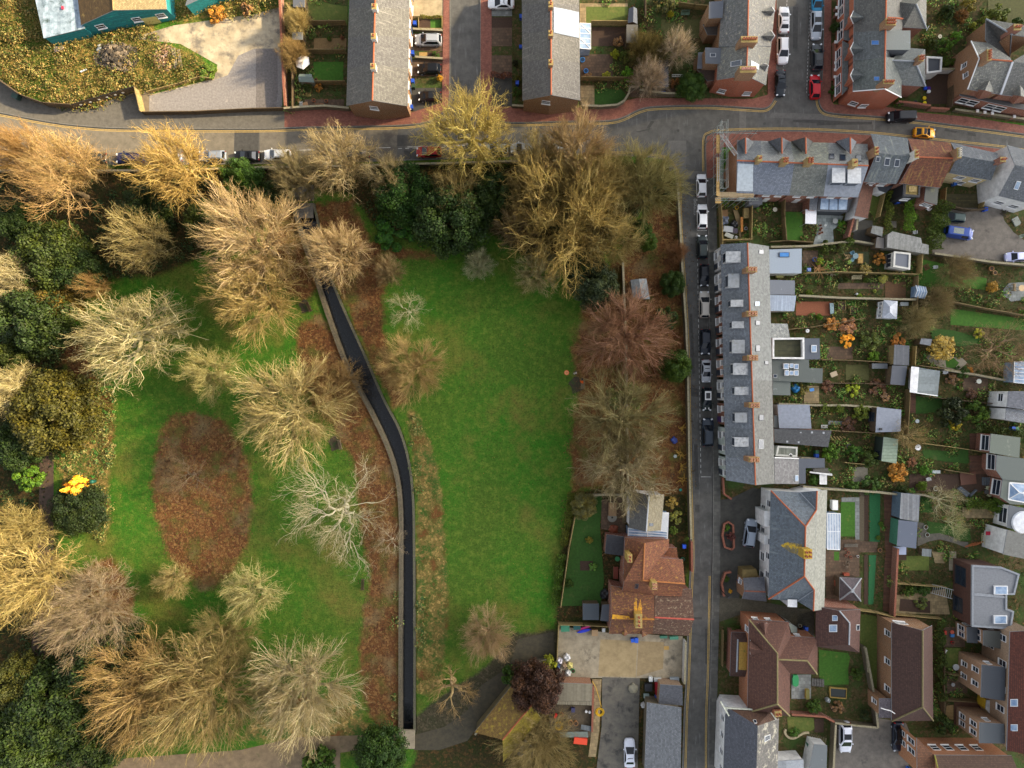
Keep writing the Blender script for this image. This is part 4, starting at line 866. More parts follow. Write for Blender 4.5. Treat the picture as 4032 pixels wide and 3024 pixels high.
# ------------------------------------------------------------------ houses at the lower right
BR1=clay('66463c','523730','8a6a45',.68);BR2=clay('5a3f3a','47312e','7a5f45',.7);BR3=clay('4d3834','3d2c2a','6a5648',.64)
T('H')
B=bld('brown tiled square house with two roof windows beside the slate house',[(415,262,5.2),(800,290,5.2),(790,662,5.2),(410,610,5.2),(615,300,7.2),(705,405,7.6),(700,595,7.6)],[[3,0,4,5,6],[0,1,4],[4,1,5],[1,2,6,5],[2,3,6]],BR2,BRR,ridges=[(5,6),(4,5)],rm=LEAD)
for q in(quad(555,338,602,386),quad(528,420,598,482)):skylight(B,0,q,.12,WHITE,paleglass())
skylight(B,3,quad(760,420,788,468),.1,plain('pale_frame','c9ccca'))
B=bld('long brown tiled house running down the lower right gardens',[(1070,402,5.2),(1336,470,7.9),(1420,428,5.2),(1428,1250,5.2),(1335,1132,7.9),(1068,1255,5.2)],[[0,5,4,1],[1,4,3,2],[5,3,4]],BR3,BRK,ridges=[(1,4),(4,3),(4,5)],rm=surf('mossy_ridge','7a7048','5f573c',3))
for u in(.13,.43,.72):win(B,0,5,u,3.6,1.0,1.5)
win(B,0,1,.55,4.2,2.0,1.2)
B=bld('small brick lean-to with a slate roof against the long brown house',[(963,1060,4.4),(1062,1060,4.9),(1062,1228,4.9),(960,1225,4.2)],[[0,1,2,3]],slate('5f5356','4d4446'),BRK,name='lean_to',cat='extension');win(B,0,3,.4,2.4,.8,1.3)
T('Y')
B=bld('brown tiled cross-hipped house at the lower right, with orange brick upper walls',[(410,125,5.2),(905,155,5.2),(935,335,5.2),(1270,350,5.0),(1262,810,5.0),(925,800,5.2),(918,1330,5.2),(390,1290,5.2),(765,548,8.2),(765,1180,8.2),(1135,640,7.6),(780,625,7.6)],[[7,0,8,9],[0,1,8],[8,1,2,11],[11,2,3,10],[3,4,10],[10,4,5,11],[11,5,6,9,8],[6,7,9]],BR1,brickm('b0683c','96552f'),ridges=[(8,9),(0,8),(10,11),(10,4),(9,6),(9,7)],rm=surf('mossy_ridge','8f8456','736a48',3))
for u in(.2,.55):win(B,0,1,u,4.0,.9,1.1)
win(B,2,3,.4,4.0,.9,1.0);win(B,7,0,.88,3.8,1.0,1.3)
gablet(B,(528,170),(660,172),(600,165),5.7,6.6,5.0,BR1,WHITE,(612,325),False);gablet(B,(422,385),(430,582),(415,480),5.7,6.8,5.0,BR1,WHITE,(590,522),False)
flat('grey green lean-to roof on the side of the cross-hipped house',[(905,165),(1012,222),(1012,292),(940,290)],[4.0,3.2,3.2,4.0],felt('6f756c'),render('8a8a84'))
B=bld('low brown hipped extension with a yellow mossy flat well in front of the cross-hipped house',[(190,282,3.0),(398,290,3.0),(390,842,3.0),(172,832,3.0),(270,372,3.9),(392,378,3.9),(385,768,3.9),(255,778,3.9)],[[0,4,5,1],[3,7,4,0],[2,6,7,3],[4,7,6,5]],BR3,BRR,name='front_extension',cat='extension',ridges=[(4,7)],rm=LEAD)
MB().prism([at(*p,3.9)for p in((290,408),(388,410),(380,758),(280,752))],[at(*p,3.93)for p in((290,408),(388,410),(380,758),(280,752))]).build('moss_bed',surf('yellow_moss','b08a3a','8a6f30',4,'6f6a2c',.9,.56),B.root)
T('Z')
B=bld('white fronted slate house with a brown hipped top at the bottom of the street',[(300,300,5.4),(345,215,5.4),(860,240,5.4),(962,340,5.4),(700,432,8.2),(940,1150,5.4),(680,1200,8.2),(270,1150,5.4)],[[0,4,1],[1,4,2],[2,4,3],[3,4,6,5],[4,0,7,6]],slate('4e4f56','3f4046','70737a',.66),WR,ins=.12)
B.roof.data.materials.append(surf('lichen_slate_pale','85827c','6d6a66',2,'b5b09c',.9,.52,('5d5a56',.3,.22,.02)));B.roof.data.materials.append(clay('5a4335','48352a'))
for p in B.roof.data.polygons:
 if p.normal.z>.3:p.material_index=3 if p.normal.y>.3 else(2 if p.normal.x>.2 else 0)
skylight(B,3,[(780,560),(850,536),(850,595),(782,628)],.1,WHITE);skylight(B,1,[(640,362),(676,358),(692,400),(660,405)],.1,WHITE)
MB().path([at(240,130,5.6),at(345,308,5.9)],.16,4).path([at(285,210,5.6),at(868,240,5.6)],.16,4).path([at(855,255,5.6),at(925,352,5.9)],.16,4).build('parapet_edge',surf('mossy_render','d0d2c6','9aa08a',3),B.root)
chimney(B,952,285,76,66,7.6,(2,1),brickm('b0603a','94502f'),rz=R(5))
for i,u in enumerate((.15,.4,.65,.9)):win(B,7,0,u,3.9,1.0,1.5)
flat('pale grey sheet roofed extension at the bottom edge behind the white fronted slate house',[(948,868),(1090,860),(1265,850),(1265,1100),(948,1100)],3.2,surf('pale_sheet','9aa0a6','888e94',2,brick=('777d83',3.2,9,.02)),WR)
T('H')
flat('grey green flat roof beside the white suv yard, bottom edge',[(398,1455),(512,1465),(505,1720),(345,1720)],3.0,felt('6b7070'),render('cfd2d2'))
B=flat('modern grey flat roofed extension with two bright roof lights and pale edges',[(1759,-96),(2012,-81),(2170,-20),(2127,161),(2061,161),(2061,279),(2121,302),(2098,460),(1755,436)],5.0,surf('grey_membrane','767a80','6c7076',3,rough=.7),surf('brown_cladding','5b3d30','48302a',3),name='modern_extension',cat='extension',parapet=.18,pm=surf('pale_lead','8d9298','7e838a',3))
for q in(quad(1945,82,2062,156),quad(1943,338,2056,408)):skylight(B,0,q,.3,render('e6e8ea'),paleglass())
T('W')
MB().prism([at(*p,5.003)for p in((520,512),(960,556),(1000,590),(1000,592),(955,592),(522,556))],[at(*p,5.15)for p in((520,512),(960,556),(1000,590),(1000,592),(955,592),(522,556))]).build('roof_kerb',surf('pale_lead','8d9298','7e838a',3),B.root)
win(B,0,8,.25,2.2,3.2,2.6,plain('dark_frame','2b2d30'));win(B,0,8,.75,1.6,2.6,2.2,plain('dark_frame','2b2d30'))
T('H')
B=bld('long red brown tiled terrace with brick rear walls down the right edge',[(2092,482,7.0),(2330,470,9.5),(2330,1560,9.5),(2064,1508,7.0)],[[0,3,2,1]],clay('6d3b30','572f28','80543f',.68),brickm('a08468','8a6f58'),name='terraced_house')
for u,z in((.08,5),(.3,5.2),(.52,5.2),(.7,5),(.86,5),(.2,2.2),(.42,2.2),(.62,2.2)):win(B,0,3,u,z,1.1,1.7)
for q in(quad(2094,1062,2160,1126),quad(2092,1280,2158,1338)):skylight(B,0,q,.12,WHITE,paleglass())
def outr(label,q,z,dark=None,roof=None):
 B=flat(label,q,z,roof or felt('4a4d50','3e4144','5f6468',.6),brickm('b08a68','967256'),ins=.1)
 for u in(.25,.7):win(B,0,3,u,z-1.6,.9,1.5)
 if z>4.5:
  for u in(.3,.7):win(B,0,3,u,1.8,.9,1.3)
 for u in(.5,):win(B,0,1,u,z-1.4,.9,1.0)
 return B
outr('low dark outrigger with tall white windows below the modern extension',[(1720,440),(1810,446),(1812,582),(1722,575)],3.2)
outr('mossy grey outrigger below the modern extension on the right edge terrace',[(1862,470),(2062,480),(2058,640),(1862,600)],4.6,None,felt('5a5a52','4b4b45','70702f',.62))
outr('tall brick outrigger with a dark flat roof and four white windows',[(1850,768),(2052,790),(2046,1080),(1840,1048)],6.2,None,felt('42464b','373b40'))
outr('lower tall brick outrigger with a grey flat roof and two door-height windows',[(1830,1268),(2040,1280),(2050,1448),(1826,1445)],6.2,None,felt('55595b'))
flat('yellow ended narrow garden store with a white roof',[(1890,1072),(1945,1080),(1942,1215),(1880,1150)],2.4,render('d9dcd8'),surf('yellow_panel','d9b52a','c09a20',3),name='store',cat='store')
B=bld('brick house with white windows and a brown roof at the bottom right corner',[(1440,1548,6.2),(2105,1552,6.2),(2180,1720,7.6),(1480,1720,7.6)],[[0,3,2,1]],clay('5a473c','483830','6f6240',.6),brickm('b06f42','96592f'),ridges=[(0,3)],rm=surf('mossy_ridge','a09a3a','736a30',3))
for u in(.12,.3,.5,.7):win(B,0,1,u,3.4,1.3,1.6)
T('H');bw=bld('low brick front wing with tall white windows at the bottom right corner',[(1286,1400,6.0),(1440,1550,6.0),(1445,1720,6.0),(1290,1720,6.0)],[[0,1,2,3]],clay('7a5540','64452f'),brickm('b06f42','96592f'),name='house_wing',cat='house')
for u in(.2,.5):win(bw,0,3,u,4.2,1.0,1.9);win(bw,0,3,u,1.6,1.0,1.5)
# right edge houses in the middle (rear extensions with white framed windows)
T('X')
def rx(label,q,z,roof,wall=BRR,n=1):
 B=flat(label,q,z,roof,wall)
 win(B,0,len(q)-1,.5,z-1.3,2.6,1.9);return B
rx('grey felt roofed extension with a three pane white window, right edge',[(772,182),(1215,240),(1200,545),(752,470)],3.8,GRF)
rx('grey green felt extension with a white angled bay, right edge middle',[(858,505),(1290,560),(1290,905),(950,868),(850,730)],3.8,felt('676d66','5b615a','78803f',.66))
T('I')
B=rx('flat roofed extension carrying a big white hipped glass lantern, right edge',[(1920,445),(2300,470),(2300,800),(2030,790),(1885,690)],3.6,felt('6a7066','5d6359'))
P=[hit(B,0,*p)for p in((2010,490),(2260,510),(2250,770),(1995,722))]
c=[(P[0]+P[3])/2*.6+(P[1]+P[2])/2*.4+Vector((0,0,.8)),(P[0]+P[3])/2*.4+(P[1]+P[2])/2*.6+Vector((0,0,.8))]
o=MB().add(P+c,[[0,4,5,1],[1,5,2],[2,5,4,3],[3,4,0]]).build('roof_lantern',paleglass(),B.root)
b=MB();b.path(P+[P[0]],.14,4)
for a_,d_ in((0,4),(3,4),(1,5),(2,5),(4,5)):b.path([P[a_]if a_<4 else c[a_-4],c[d_-4]],.09,4)
b.build('glazing_bars',WHITE,o)
B=rx('white walled rear wing with a round glass dome light, right edge',[(2010,800),(2300,860),(2300,1200),(1980,1110)],3.6,felt('5d6164'),WR)
cc=hit(B,0,2190,1040);o=MB().tube(cc,cc+Vector((0,0,.25)),1.9,24,1.75).build('dome_light',render('e0e4ea'),B.root)
flat('white rendered rear house with dark windows below the dome light, right edge',[(1985,1140),(2300,1230),(2300,1560),(1925,1480)],5.4,surf('weathered_tiles','8f8d84','7a786f',2,'63615a',.9,.56),WR,name='rear_house',cat='house')
T('F')
B=flat('grey tiled rear house at the right edge below the big dark tree',[(2080,615),(2330,615),(2330,790),(2066,752)],[5.0,5,5,5.0],surf('weathered_tiles','7f8085','6c6d72',2,brick=('5f6065',.3,.24,.015)),WR,name='rear_house',cat='house');win(B,0,3,.4,3.2,1.4,1.2)
flat('pale slate lower wing with a white wall at the right edge',[(2060,760),(2330,800),(2330,905),(2052,860)],4.2,slate('77797d','65676b'),WR,name='rear_house',cat='house')
glasshouse('white framed conservatory with blue tinted panes at the right edge',[(2128,362),(2330,350),(2330,560),(2122,540)],(2.6,2.6,2.6,2.6),6,along=1,nx=0)
# ------------------------------------------------------------------ clay tiled cottage group left of the street
T('J')
RC=clay('8a583e','70452f','a8803f',.56);RCd=clay('7a5038','5f3c2a','a07a30',.54)
B=bld('slate cottage wing with a pale ridge, north end of the clay tiled cottage',[(1205,235,4.8),(1190,690,4.8),(1588,722,4.8),(1630,275,4.8),(1438,282,6.8),(1405,738,6.8)],[[0,1,5,4],[2,3,4,5]],slate('5a5650','48453f','6d6a5c',.6),WR,ridges=[(4,5)],rm=surf('pale_ridge','b9bcc0','a0a3a8',3))
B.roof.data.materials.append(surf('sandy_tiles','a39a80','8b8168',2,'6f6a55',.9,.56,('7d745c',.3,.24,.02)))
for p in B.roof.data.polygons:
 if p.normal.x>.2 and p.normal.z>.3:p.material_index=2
skylight(B,1,quad(1438,630,1490,668),.08,plain('dark_frame','55585a'))
glasshouse('blue tinted glazed lean-to with white bars along the east side of the cottage',[(1606,502),(1684,504),(1668,830),(1590,722)],(2.9,2.3,2.3,2.9),9,along=0)
glasshouse('dark blue glazed link roof between the slate wing and the clay tiled cottage',[(1180,692),(1665,738),(1662,828),(1178,802)],(3.0,3.0,2.7,2.7),2,along=0,nx=2)
B=bld('clay tiled cottage with two lichen covered chimney stacks beside the street',[(1140,812,5.2),(1118,1280,5.2),(1690,830,5.2),(1385,880,7.8),(1365,1345,7.8),(1684,950,5.2),(1580,1062,6.0),(1860,1085,5.0),(1888,1385,7.2),(1868,1425,5.0),(1842,1548,5.0),(1500,1530,5.0),(1108,1470,5.0),(1130,1355,7.4)],[[0,1,13,4,3],[3,4,6,5,2],[0,3,2],[6,4,8,7],[4,13,12,11],[4,11,10,9,8]],RC,BRR,ridges=[(3,4),(4,8)],rm=surf('mossy_clay_ridge','b5743a','965c34',3))
chimney(B,1200,1070,50,90,8.6,(1,2),surf('lichen_brick','b59a4a','94733f',4));chimney(B,1505,1410,60,90,9.2,(2,2),surf('lichen_brick','b59a4a','94733f',4),depth=3.5,potm=surf('pink_pots','d49a7c','b87f60',4))
skylight(B,4,[(1270,1385),(1315,1385),(1300,1445),(1258,1440)],.06,plain('dark_frame','55585a'))
flat('black sheet roofed side store on the garden side of the cottage',[(912,772),(1140,800),(1130,1040),(892,1010)],[2.8,3.2,3.2,2.8],surf('black_sheet','3b3c40','2e2f33',2,'55565a',.8,.6),BRR,name='side_store',cat='extension')
flat('square clay tiled porch at the street side of the cottage',[(1690,935),(1785,938),(1798,1075),(1600,1062)],3.2,RC,BRR,name='porch',cat='porch')
T('K')
B=bld('clay tiled cottage end with bright yellow lichen streaks below its chimney',[(1240,80,4.8),(1615,160,4.8),(1245,365,6.6),(1615,375,6.6),(1222,500,4.6),(1600,500,4.6)],[[0,2,3,1],[2,4,5,3]],RCd,BRR,name='house',ridges=[(2,3)],rm=surf('mossy_clay_ridge','c98a2a','96602f',3))
y_=surf('yellow_lichen','d9a417','a8702a',3,'77483a',2.2,.5)
for q in(((1440,230),(1462,215),(1470,300),(1495,195),(1508,260),(1510,320),(1440,330)),((1255,330),(1400,348),(1402,372),(1250,370))):
 MB().prism([hit(B,0,*p)for p in q],[hit(B,0,*p)+Vector((0,0,.014))for p in q]).build('lichen_patch',y_,B.root)
chimney(B,1482,390,52,110,8.0,(1,3),surf('lichen_brick','c9a23a','94733f',4),depth=3)
gablet(B,(1300,480),(1410,490),(1358,520),4.4,5.2,0,RCd,brickm('b0764a','8f5c3a'),(1360,455),False);gablet(B,(1500,490),(1580,495),(1512,530),4.4,5.2,0,RCd,brickm('b0764a','8f5c3a'),(1512,470),False)
bld('mottled brown tiled annexe with a red ridge, touching the street',[(1618,120,4.4),(1940,112,4.4),(1618,358,6.0),(1958,375,6.0),(1592,498,4.2),(1915,518,4.2)],[[0,2,3,1],[2,4,5,3]],clay('6a5146','554035','9a8a70',.54),BRR,name='annexe',cat='annexe',ridges=[(2,3)],rm=surf('red_ridge','c05a48','a84a3c',3))
T('K')
flat('dark slate store roof beside the builders clutter, lower yard',[(1668,938),(1858,950),(1862,1118),(1652,1108)],3.0,slate('4a4c52','3d3f45','5f6268',.64),brickm('a08468','8a6f58'),name='store',cat='store')
B=bld('long grey slate workshop roof along the street at the bottom',[(1552,1095,3.4),(1530,1720,3.4),(1845,1720,4.6),(1850,1140,4.6)],[[0,1,2,3]],slate('6e7072','5b5d60','8a8c88',.62),STONE,name='workshop',cat='workshop')
flat('corrugated striped metal roof in the builders yard under the dark purple tree',[(790,925),(1080,935),(1075,1118),(775,1110)],[2.9,2.9,2.4,2.4],surf('corrugated_sheet','a39c84','8f8870',2,'6b655a',.8,.6,('5a5246',.17,9,.05)),brickm('b07a58','946247'),name='store',cat='store')
B=bld('small barn with a yellow mossy tiled roof under the dark purple tree',[(60,1352,3.2),(380,950,3.2),(560,1110,5.2),(305,1415,5.2),(640,1230,3.2),(310,1610,3.0)],[[0,3,2,1],[3,5,4,2]],surf('mossy_tiles','8a6c33','6f5628',2.5,'a08a2e',1.2,.54,('574522',.28,.24,.02)),surf('stained_render','7a6c4c','5d5438',1.5),name='barn',cat='barn',ridges=[(3,2)])
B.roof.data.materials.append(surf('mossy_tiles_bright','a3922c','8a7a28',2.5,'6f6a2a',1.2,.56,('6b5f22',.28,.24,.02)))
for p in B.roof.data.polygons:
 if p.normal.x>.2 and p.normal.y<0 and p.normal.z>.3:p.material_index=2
strip('blue grey slate canopy on the side of the mossy barn',[(500,1410),(588,1500),(540,1640),(430,1540)],2.4,'canopy',slate('5f666c','4d5459'),'canopy',.1)
# ------------------------------------------------------------------ turquoise huts at the top left
T('A');TQ=surf('turquoise_boards','1f8a8c','176f74',2.5,'2fae8c',.8,.6,('125457',6,.14,.01));BRT=surf('brown_sheet_tiles','5a4526','453418',3,'7d6a3c',1.0,.58,('33270f',.5,.2,.02));TNT=surf('tan_tiles','a3916b','857450',3,'c9b98a',1.2,.6,('6d5f3f',.4,.22,.03))
B=bld('turquoise boarded hut with a brown tiled gable roof at the top left',[(700,215,3.6),(980,88,5.6),(1440,78,3.6),(1400,-280,3.6),(960,-290,5.6),(640,-250,3.6)],[[0,1,4,5],[1,2,3,4]],BRT,TQ,name='hut',cat='hut',ridges=[(1,4)],rm=surf('tan_ridge','a38a5c','8a7248',3),ins=.08)
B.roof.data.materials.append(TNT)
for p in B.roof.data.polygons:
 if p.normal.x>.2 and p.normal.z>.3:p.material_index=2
for u,e in((.35,(0,1)),(.25,(1,2)),(.78,(1,2))):win(B,*e,u,2.0,1.5,1.2)
door(B,1,2,.5,surf('cream_door','c9be7a','b0a564',3),2.6,2.0)
B=flat('wet grey felt flat roof of the low turquoise hut wing',[(378,330),(730,245),(650,-250),(250,-250)],3.0,surf('wet_felt','a9b9c6','6f8290',1.0,'3b4a40',.5,.55,('8296a2',.6,9,.02),rough=.35),TQ,name='hut_wing',cat='hut')
B=bld('second turquoise hut with a grey roof cut by the top edge of the photo',[(1600,45,3.4),(1830,-60,3.4),(2215,-160,3.4),(1900,-330,4.8),(1700,-250,4.8)],[[0,4,3,2,1]],felt('5f656a'),TQ,name='hut',cat='hut',ins=.08)

# ------------------------------------------------------------------ vehicles
def paintm():
 if 'paint' in MC:return MC['paint']
 N=NT('car_paint');oi=N.n('ShaderNodeObjectInfo');N.l(oi.outputs['Color'],N.p.inputs['Base Color'])
 N.p.inputs['Roughness'].default_value=.32;N.p.inputs['Metallic'].default_value=.15;N.p.inputs['Coat Weight'].default_value=.35;N.p.inputs['Coat Roughness'].default_value=.1;N.p.inputs['Specular IOR Level'].default_value=.3
 MC['paint']=N.m;return N.m
CGL=plain('car_glass','10151c',.06,c2='1a222c');TYR=plain('tyre_rubber','161616',.85);RIM=plain('alloy','9a9da2',.35);HLT=plain('headlight','d8dde2',.15);TLT=plain('tail_light','8f1518',.25);BLK=plain('black_trim','17181a',.5)
CARS={'hatch':(4.05,1.74,1.48,.80,.25,.05,-.34,-.475,.92),'estate':(4.55,1.82,1.52,.82,.25,.06,-.40,-.485,.93),'suv':(4.5,1.9,1.7,.95,.25,.06,-.39,-.48,1.05),'saloon':(4.6,1.82,1.43,.80,.23,.03,-.22,-.37,.92),'van':(4.7,1.86,1.85,1.0,.30,.16,-.47,-.492,1.05),'camper':(5.1,1.95,2.05,1.05,.36,.24,-.475,-.492,1.1),'coupe':(4.1,1.8,1.38,.78,.22,.02,-.20,-.42,.9)}
CM={}
def carmesh(k):
 if k in CM:return CM[k]
 L,W,H,bz,cx,rf_,rr,tx,belt=CARS[k];hw=W/2;parts=[]
 st=[(.5,.42,.50),(.492,.62,.56),(.47,.80,bz-.16),(.43,.92,bz-.08),(.36,.985,bz-.02),(cx+.02,1.0,bz+.08),(cx-.08,1.0,belt),(0,1.0,belt),(-.2,1.0,belt+.01),(-.38,.985,belt),(-.45,.94,belt-.02),(-.478,.85,belt-.1),(-.493,.7,belt-.22),(-.5,.5,.55)]
 b=MB();b.keep=0;rows=[]
 for x,wf,zt in st:
  y=hw*wf;prof=[(y*.9,.20),(y*.985,.32),(y,.5*zt+.16),(y*.97,zt-.05),(y*.9,zt),(y*.45,zt+.025),(0,zt+.03)]
  prof=prof+[(-a,z)for a,z in prof[:-1][::-1]];rows.append([Vector((x*L,a,z))for a,z in prof])
 n=len(rows[0]);vs=[v for r in rows for v in r];fs=[]
 for i in range(len(rows)-1):
  for j in range(n-1):fs.append([i*n+j,i*n+j+1,(i+1)*n+j+1,(i+1)*n+j])
  fs.append([i*n+n-1,i*n,(i+1)*n,(i+1)*n+n-1])
 fs+=[list(range(n))[::-1],[(len(rows)-1)*n+j for j in range(n)]]
 b.add(vs,fs)
 def ring(xf,xr,w_,z,cr):
  xs=[(xf,-w_*.9),(xf+0,w_*.9),(xf-cr,w_),(xr+cr,w_),(xr,w_*.9),(xr,-w_*.9),(xr+cr,-w_),(xf-cr,-w_)]
  return[Vector((x*L,y*hw,z))for x,y in xs]
 r0=ring(cx+.015,tx,.95,belt-.03,.035);r1=ring(rf_,rr-.01,.74,H-.07,.03);r2=ring(rf_-.025,rr+.02,.67,H-.012,.03);r3=ring(rf_-.12,rr+.10,.42,H,.03)
 for A,B_ in((r0,r1),(r1,r2),(r2,r3)):b.prism(A,B_,0,False)
 b.poly(r3);parts.append(('body',b,None))
 def panel(a,b_,c,d,k_=.08,off=.012):
  q=[a,b_,c,d];m=sum(q,Vector())/4;nn=(b_-a).cross(d-a).normalized()
  if nn.dot(m-Vector((0,0,.6)))<0:nn=-nn
  q=[m+(p-m)*(1-k_)for p in q]
  return MB().prism([p-nn*.01 for p in q],[p+nn*off for p in q])
 parts.append(('windscreen',panel(r0[0],r0[1],r1[1],r1[0],.06),CGL));parts.append(('rear_window',panel(r0[4],r0[5],r1[5],r1[4],.14),CGL))
 for a,c in((2,3),(6,7)):
  A,C,D,E2=r0[a],r0[c],r1[c],r1[a]
  if k in('van','camper'):A,C,D,E2=(A,A.lerp(C,.35),E2 .lerp(D,.35),E2)if a==2 else(A.lerp(C,.65),C,D,E2 .lerp(D,.65))
  parts.append(('side_window',panel(A,C,D,E2,.1),CGL))
 for sx,xx in((1,.31),(1,-.30)):
  for sy in(1,-1):
   c=Vector((xx*L,sy*(hw-.11),.32));parts.append(('wheel',MB().tube(c-Vector((0,sy*.11,0)),c+Vector((0,sy*.115,0)),.32,14),TYR,(MB().tube(c+Vector((0,sy*.112,0)),c+Vector((0,sy*.125,0)),.2,10),RIM)))
 for sy in(1,-1):
  parts.append(('headlight',MB().box((.452*L,sy*hw*.66,bz-.14),(.24,.34,.16),sy*-.5),HLT))
  parts.append(('tail_light',MB().box((-.474*L,sy*hw*.72,belt-.13),(.14,.24,.22),sy*.3),TLT))
  parts.append(('wing_mirror',MB().box(((cx-.07)*L,sy*(hw+.08),belt+.04),(.16,.2,.14)),None))
 if k in('suv','estate'):parts.append(('roof_rail',MB().tube((rf_*L-.2,.62*hw,H+.03),(rr*L+.2,.62*hw,H+.03),.025,5),BLK));parts.append(('roof_rail',MB().tube((rf_*L-.2,-.62*hw,H+.03),(rr*L+.2,-.62*hw,H+.03),.025,5),BLK))
 out=[]
 for p in parts:
  nm,mb,m=p[:3];o=mb.build(nm,m or paintm(),None,nm=='body');me=o.data;bpy.data.objects.remove(o)
  sub=None
  if len(p)>3:o=p[3][0].build('rim',p[3][1]);sub=o.data;bpy.data.objects.remove(o)
  out.append((nm,me,sub,m is None))
 CM[k]=out;return out
def obj(name,me,parent,color=None):
 o=bpy.data.objects.new(name,me);COL.objects.link(o);o.parent=parent
 if color:o.color=color
 return o
def car(x,y,deg,kind,color,label,L=None,extra=None,grp='parked cars'):
 """deg: heading of the bonnet, 0 = towards the right of the photo, 90 = up"""
 t=thing('van' if kind in('van','camper')else 'car',label,'van' if kind in('van','camper')else 'car',at(x,y,.9)*1.0,R(deg),grp)
 t.location.z=.125 if False else.03;c=hx(color)
 if L:s=L/CARS[kind][0];t.scale=(s,(1+s)/2,(1+s)/2)
 for nm,me,sub,pt in carmesh(kind):
  o=obj(nm,me,t,c if pt else None)
  if sub:obj('rim',sub,o)
 if extra:extra(t,kind)
 return t
def roofpanel(mat,name,x0,x1,w_):
 def f(t,k):
  L,W,H=CARS[k][:3];b=MB().box(((x0+x1)/2*L,0,H+.006),(abs(x1-x0)*L,w_*W,.03));o=b.build(name,mat);o.parent=t;WLOC[o.name]=Vector()
 return f
SUNR=plain('sunroof_glass','15181d',.08,c2='15181d')
DK,BK,NV,SV,WT,RDc,GY='2a2d30','121316','1b2350','a3a8ae','e4e6e8','9c1018','55595d'
T('A')
G1='cars parked along the park side of the main road'
car(470,1382,180,'hatch','33373a','dark hatchback deepest under the big pale tree at the left end of the kerb line',4.0,None,G1)
car(808,1366,180,'suv','3a3f3a','dark green grey car with a yellow rear plate under the pale tree',4.6,None,G1)
car(1118,1364,180,'estate',NV,'navy blue estate car half under the yellow tree on the main road',4.9,None,G1)
car(1470,1354,180,'hatch','6a6e72','grey car almost hidden under the yellow tree on the main road',4.2,None,G1)
car(1830,1344,180,'estate','8d96a3','silver blue car at the right edge of the yellow tree on the main road',4.7,None,G1)
car(2130,1345,180,'saloon',BK,'black saloon parked behind the white estate on the main road',4.5,None,G1)
T('B')
car(180,1335,180,'estate',WT,'white estate car with roof rails on the main road',4.6,None,G1)
car(868,1320,180,'saloon','34383b','dark grey car under pale bare branches beside the dark green hedge trees',4.7,None,G1)
car(1492,1310,180,'hatch','a01c1c','red hatchback parked on the main road below the brick pavement',4.4,None,G1)
car(2075,1288,180,'hatch','87918c','pale grey green car hidden under the big yellow tree',4.1,None,G1)
car(1487,342,180,'suv',SV,'silver grey car on the upper front drive of the left slab-roofed row',4.7)
car(1496,590,180,'hatch',BK,'black hatchback on the middle front drive of the left slab-roofed row',4.2)
car(1500,828,180,'hatch','1f2124','dark car under the yellow branches on the lowest drive of the left slab-roofed row',4.0)
car(2118,22,180,'saloon',WT,'white saloon at the top edge on the drive of the right slab-roofed row',4.6)
T('C')
car(98,1276,180,'estate','a8adae','silver estate car between two bare trees on the main road',4.5,None,G1)
car(378,1266,180,'van','b3bcc0','pale silver van among bare branches near the junction',4.3,None,G1)
T('D');G2='cars parked along the street at the top right'
car(142,165,90,'saloon',WT,'white saloon uppermost on the left side of the top right street',4.6,None,G2)
car(130,434,270,'suv',WT,'white car with black roof bars on the left side of the top right street',4.6,None,G2)
car(112,715,270,'saloon','1c242c','dark blue black saloon nearest the junction on the left of the top right street',4.5,None,G2)
car(428,14,270,'hatch','2a86b0','bright blue hatchback at the top edge of the photo',4.1,None,G2)
car(420,214,270,'estate','b0bac4','silver estate with a dark sunroof on the right of the top right street',4.9,roofpanel(SUNR,'sunroof',-.02,-.2,.55),G2)
car(426,490,90,'suv','3d4246','dark grey people carrier on the right of the top right street',4.7,roofpanel(SUNR,'sunroof',-.2,-.36,.5),G2)
car(410,745,90,'hatch','b80d1e','bright red hatchback at the junction of the top right street',4.25,None,G2)
car(1150,1006,181,'van','1b1e24','black van driving along the main road past the brick gable',4.65,None,None)
car(1360,1142,-3,'coupe','d9960a','yellow coupe with a dark sunroof driving along the main road',3.75,roofpanel(SUNR,'sunroof',0,-.12,.6),None)
T('Q');G3='cars parked along the long terrace'
car(1895,502,90,'hatch',WT,'white hatchback beside the scaffolding, first in the street',4.0,None,G3)
car(1901,770,90,'hatch','eceeef','white hatchback with a green windscreen sticker in the disabled bay',4.25,None,G3)
car(1901,1035,90,'suv','26302f','dark green black car parked by the builders yard wall',4.2,None,G3)
car(1919,1280,270,'hatch','151b22','black hatchback facing down the street beside the white fronted houses',3.85,None,G3)
car(1920,1532,90,'estate','b5b0a6','silver beige estate car beside the pink bare tree',4.7,None,G3)
T('E')
car(391,364,270,'hatch','1c2430','dark navy hatchback above the evergreen that overhangs the street',4.45,None,G3)
car(400,616,270,'saloon',SV,'silver saloon beside the evergreen that overhangs the street',4.0,None,G3)
def mini(t,k):
 L,W,H=CARS[k][:3]
 roofpanel(plain('white_paint','e8e8e6',.3),'white_roof',.03,-.34,.62)(t,k)
 b=MB().box((-.15*L,0,H+.024),(.24*L,.42*W,.02));o=b.build('sunroof',SUNR);o.parent=t
 for y in(-.3,.3):o=MB().box((.32*L,y,.88),(.2*L,.16,.02)).build('bonnet_stripe',plain('white_paint','e8e8e6',.3));o.parent=t;o.rotation_euler=(0,R(3),0)
car(405,860,270,'hatch','14221f','black hatchback with a white roof and white bonnet stripes',4.1,mini,G3)
car(411,1146,90,'suv','2b3642','large dark blue grey car last in the line above the end of the bay',4.95,None,G3)
